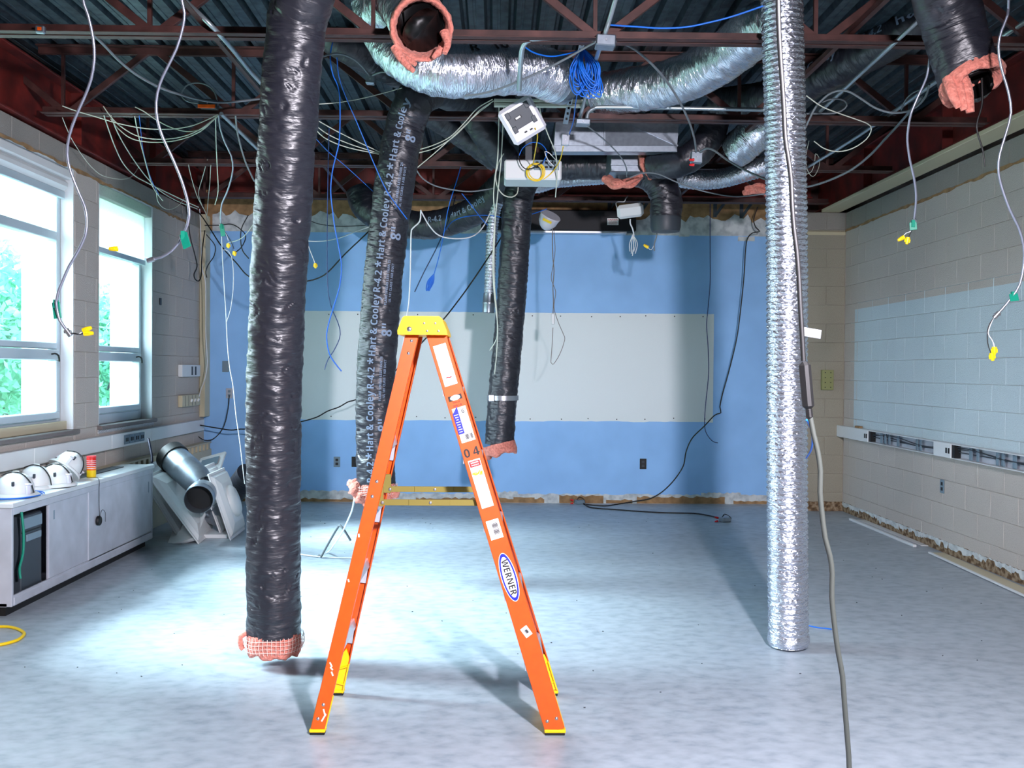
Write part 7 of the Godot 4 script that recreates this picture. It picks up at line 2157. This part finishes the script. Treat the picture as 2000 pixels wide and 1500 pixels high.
	var bars := func(at: Transform3D, w: float, h: float, n: int, turn: bool) -> void:
		var bm := MB.new()
		for k in n:
			var t := w / n * (0.3 + 0.5 * absf(sin(k * 2.7)))
			var off := -w / 2 + w * (k + 0.5) / n
			bm.box(at * Transform3D(Basis(), Vector3(off, 0, 0) if not turn else Vector3(0, off, 0)), Vector3(t, h, 0.0006) if not turn else Vector3(h, t, 0.0006))
		part(o, "barcode", bm, M.print_black, "", front).set_meta("kind", "stuff")
	bars.call(ff * Transform3D(Basis(), Vector3(0.008, 1.266, 0.0025)), 0.036, 0.022, 12, false)
	mb = MB.new()
	letters(mb, "0 4", 0.050, ff * Transform3D(Basis(Vector3.BACK, -0.3 * 0.0), Vector3(0.0, 1.198, 0.0015)))
	part(o, "print", mb, M.print_black, "painted number", front)
	label_on(o, ff, 1.062, 0.0, 0.052, 0.208, M.paper, front)
	label_on(o, ff, 1.148, 0.0, 0.046, 0.024, M.print_red, front, "label", 0.0022)
	mb = MB.new()
	letters(mb, "DANGER", 0.0085, ff * Transform3D(Basis(), Vector3(0, 1.153, 0.0033)))
	part(o, "print", mb, M.paper, "", front)
	mb = MB.new()
	letters(mb, "WARNING", 0.007, ff * Transform3D(Basis(), Vector3(0, 1.143, 0.0033)))
	part(o, "print", mb, M.paper, "", front)
	mb = MB.new()
	for k in 7:
		mb.box(ff * Transform3D(Basis(Vector3.BACK, -0.5 + 0.3 * k), Vector3(-0.016 + 0.0055 * k, 1.106 + 0.004 * sin(k * 2.0), 0.0026)), Vector3(0.017, 0.005, 0.0008))
	part(o, "scribble", mb, M.yellow, "yellow paint scribble", front).set_meta("kind", "stuff")
	label_on(o, ff, 0.862, 0.0, 0.054, 0.082, M.paper, front)
	bars.call(ff * Transform3D(Basis(), Vector3(0.006, 0.862, 0.0025)), 0.052, 0.024, 14, true)
	# the oval maker's sign, lettering running down the rail
	xf = ff * Transform3D(Basis(Vector3.BACK, -PI / 2), Vector3(0.0, 0.655, 0.0008))
	for e in [[0.104, 0.033, M.paper, 0.0006], [0.101, 0.030, M.print_blue, 0.0012], [0.087, 0.0235, M.paper, 0.0018]]:
		var ov := PackedVector2Array()
		for k in 48:
			ov.push_back(Vector2(cos(TAU * k / 48) * e[0], sin(TAU * k / 48) * e[1]))
		mb = MB.new()
		mb.prism(ov, 0.0, e[3], xf)
		part(o, "oval_sign", mb, e[2], "", front)
	mb = MB.new()
	letters(mb, "WERNER", 0.037, xf * Transform3D(Basis(), Vector3(0, 0, 0.0022)))
	part(o, "print", mb, M.print_black, "", front)
	label_on(o, ff, 0.420, 0.004, 0.032, 0.044, M.paper, front, "label", 0.0012, 0.35)
	bars.call(ff * Transform3D(Basis(Vector3.BACK, 0.35), Vector3(0.004, 0.420, 0.0025)), 0.016, 0.016, 6, false)
	# scuffs of white paint
	mb = MB.new()
	for q in [[0.012, 0.075, 0.5, 0.03], [0.014, 0.055, -0.3, 0.035], [-0.008, 0.27, 0.7, 0.02], [-0.002, 0.255, 0.9, 0.016], [0.006, 0.235, 0.6, 0.018], [-0.018, 0.62, 0.5, 0.012], [-0.02, 0.81, 0.3, 0.014]]:
		mb.box(rf * Transform3D(Basis(Vector3.BACK, q[2]), Vector3(q[0], q[1], 0.0008)), Vector3(0.006, q[3], 0.0012))
	part(o, "paint_scuff", mb, M.paper, "", rear).set_meta("kind", "stuff")


func floor_things() -> void:
	# yellow cable at the lower left
	cable("yellow cable looped on the floor at the lower left edge", [Vector3(-2.973, 0.008, -5.659), Vector3(-2.899, 0.008, -5.739), Vector3(-2.846, 0.008, -5.751), Vector3(-2.803, 0.008, -5.751), Vector3(-2.729, 0.008, -5.707), Vector3(-2.655, 0.008, -5.63), Vector3(-2.625, 0.008, -5.566), Vector3(-2.613, 0.008, -5.471), Vector3(-2.636, 0.008, -5.41), Vector3(-2.662, 0.008, -5.379), Vector3(-2.746, 0.008, -5.329)], 0.009, M.yellow)
	# bent armoured stub and white leads under the lettered duct
	cable("bent piece of grey armoured conduit leaning on the floor behind the ladder", [Vector3(-1.385, 0.008, -7.893), Vector3(-1.326, 0.117, -7.9), Vector3(-1.255, 0.239, -7.88), Vector3(-1.229, 0.269, -7.87), Vector3(-1.206, 0.252, -7.85), Vector3(-1.173, 0.203, -7.85), Vector3(-1.141, 0.151, -7.85)], 0.009, M.grey_cable, "conduit_stub")
	cable("white lead hanging from the lettered duct's pink end to the floor", [Vector3(-1.001, 0.584, -7.05), Vector3(-1.032, 0.494, -7.167), Vector3(-1.078, 0.403, -7.283), Vector3(-1.14, 0.289, -7.4), Vector3(-1.233, 0.158, -7.6), Vector3(-1.366, 0.008, -8.114), Vector3(-1.429, 0.008, -7.957), Vector3(-1.531, 0.008, -7.998), Vector3(-1.692, 0.008, -8.084)], 0.006, M.white_cable)
	cable("white lead crossing the floor behind the ladder's rear rails", [Vector3(-1.576, 0.008, -8.042), Vector3(-1.462, 0.008, -7.956), Vector3(-1.289, 0.008, -7.895), Vector3(-1.124, 0.008, -7.878), Vector3(-0.963, 0.008, -7.882)], 0.005, M.white_cable)
	# cable and boxes along the far wall's foot
	cable("dark cable lying on the floor before the blue wall, ending at the steel box", [Vector3(0.985, 0.008, -11.237), Vector3(1.024, 0.008, -10.902), Vector3(1.124, 0.008, -10.785), Vector3(1.283, 0.008, -10.712), Vector3(1.489, 0.008, -10.602), Vector3(1.746, 0.008, -10.497), Vector3(1.958, 0.008, -10.468), Vector3(2.115, 0.008, -10.436), Vector3(2.219, 0.008, -10.292), Vector3(2.287, 0.008, -10.116)], 0.007, M.rubber)
	for a in [["open steel box with red nuts on the floor right of the pale field", Vector3(2.301, 0, -9.929), 1398], ["tangle of wires with red nuts at the foot of the blue wall", Vector3(0.948, 0, -11.209), 1124]]:
		var c: Vector3 = a[1]
		var o := thing("junction_box", a[0], "junction box", c)
		var mb := MB.new()
		mb.box(Transform3D(Basis(Vector3.UP, 0.4), c + Vector3(0, 0.022, 0)), Vector3(0.10, 0.044, 0.08), 0.006)
		part(o, "box", mb, M.galv if a[2] == 1398 else M.device)
		for s in [-1.0, 1.0]:
			wire_nut(o, c + Vector3(-0.09, 0.025 + 0.02 * s, 0.02), Vector3(-1, 0.3 * s, 0), M.nut_red)
			var w := MB.new()
			w.tube(smooth([c + Vector3(-0.03, 0.045, 0), c + Vector3(0.0, 0.075, s * 0.02), c + Vector3(0.05, 0.05, s * 0.03), c + Vector3(0.06, 0.012, 0)], 0.02), 0.003, 6)
			part(o, "wire", w, M.rubber)
	cable("short blue wire end on the floor right of the silver duct", [Vector3(1.863, 0.004, -5.853), Vector3(1.903, 0.004, -5.807), Vector3(1.941, 0.004, -5.796), Vector3(1.97, 0.004, -5.773)], 0.004, M.blue_cable)
	# loose cover strips along the right wall
	for a in [["narrow white cover strip lying on the floor by the right wall, outer one", Vector3(3.619, 0, -10.076), Vector3(3.625, 0, -8.525), 0.03, 0.022], ["wide flat white cover strip lying against the right wall's foot", Vector3(3.741, 0, -10.08), Vector3(3.751, 0, -8.579), 0.10, 0.006], ["wide beige cover strip on the floor at the right edge of the picture", Vector3(3.679, 0, -8.216), Vector3(3.641, 0, -6.398), 0.11, 0.012]]:
		var mb := MB.new()
		var p: Vector3 = a[1]
		var q: Vector3 = a[2]
		var h := Vector3(0, a[4] * 0.5 + 0.001, 0)
		mb.bar(p + h, q + h, a[3], a[4], (q - p).cross(Vector3.UP), 0.002)
		solo("cover_strip", a[0], "strip", mb, M.white if a[4] < 0.03 and a[3] < 0.105 else M.cream, p)
	var edge := MB.new()
	edge.bar(Vector3(3.616, 0.012, -8.219), Vector3(3.555, 0.012, -6.305), 0.014, 0.02, Vector3.UP, 0.002)
	solo("cover_strip", "thin white edging strip lying beside the wide beige one at the right", "strip", edge, M.white, Vector3(3.598, 0, -7.422))
	# crumbs and screws left on the floor
	var crumbs := MB.new()
	var r := RandomNumberGenerator.new()
	r.seed = 77
	for k in 110:
		var p := Vector3(r.randf_range(-2.6, 3.4), 0.002, r.randf_range(-10.5, -3.0))
		crumbs.box(Transform3D(Basis(Vector3.UP, r.randf() * TAU), p), Vector3(r.randf_range(0.003, 0.013), 0.003, r.randf_range(0.002, 0.005)))
	var cr := solo("debris", "tiny dark crumbs of debris scattered over the concrete floor", "debris", crumbs, M.charcoal, Vector3(0, 0, -6))
	cr.set_meta("kind", "stuff")
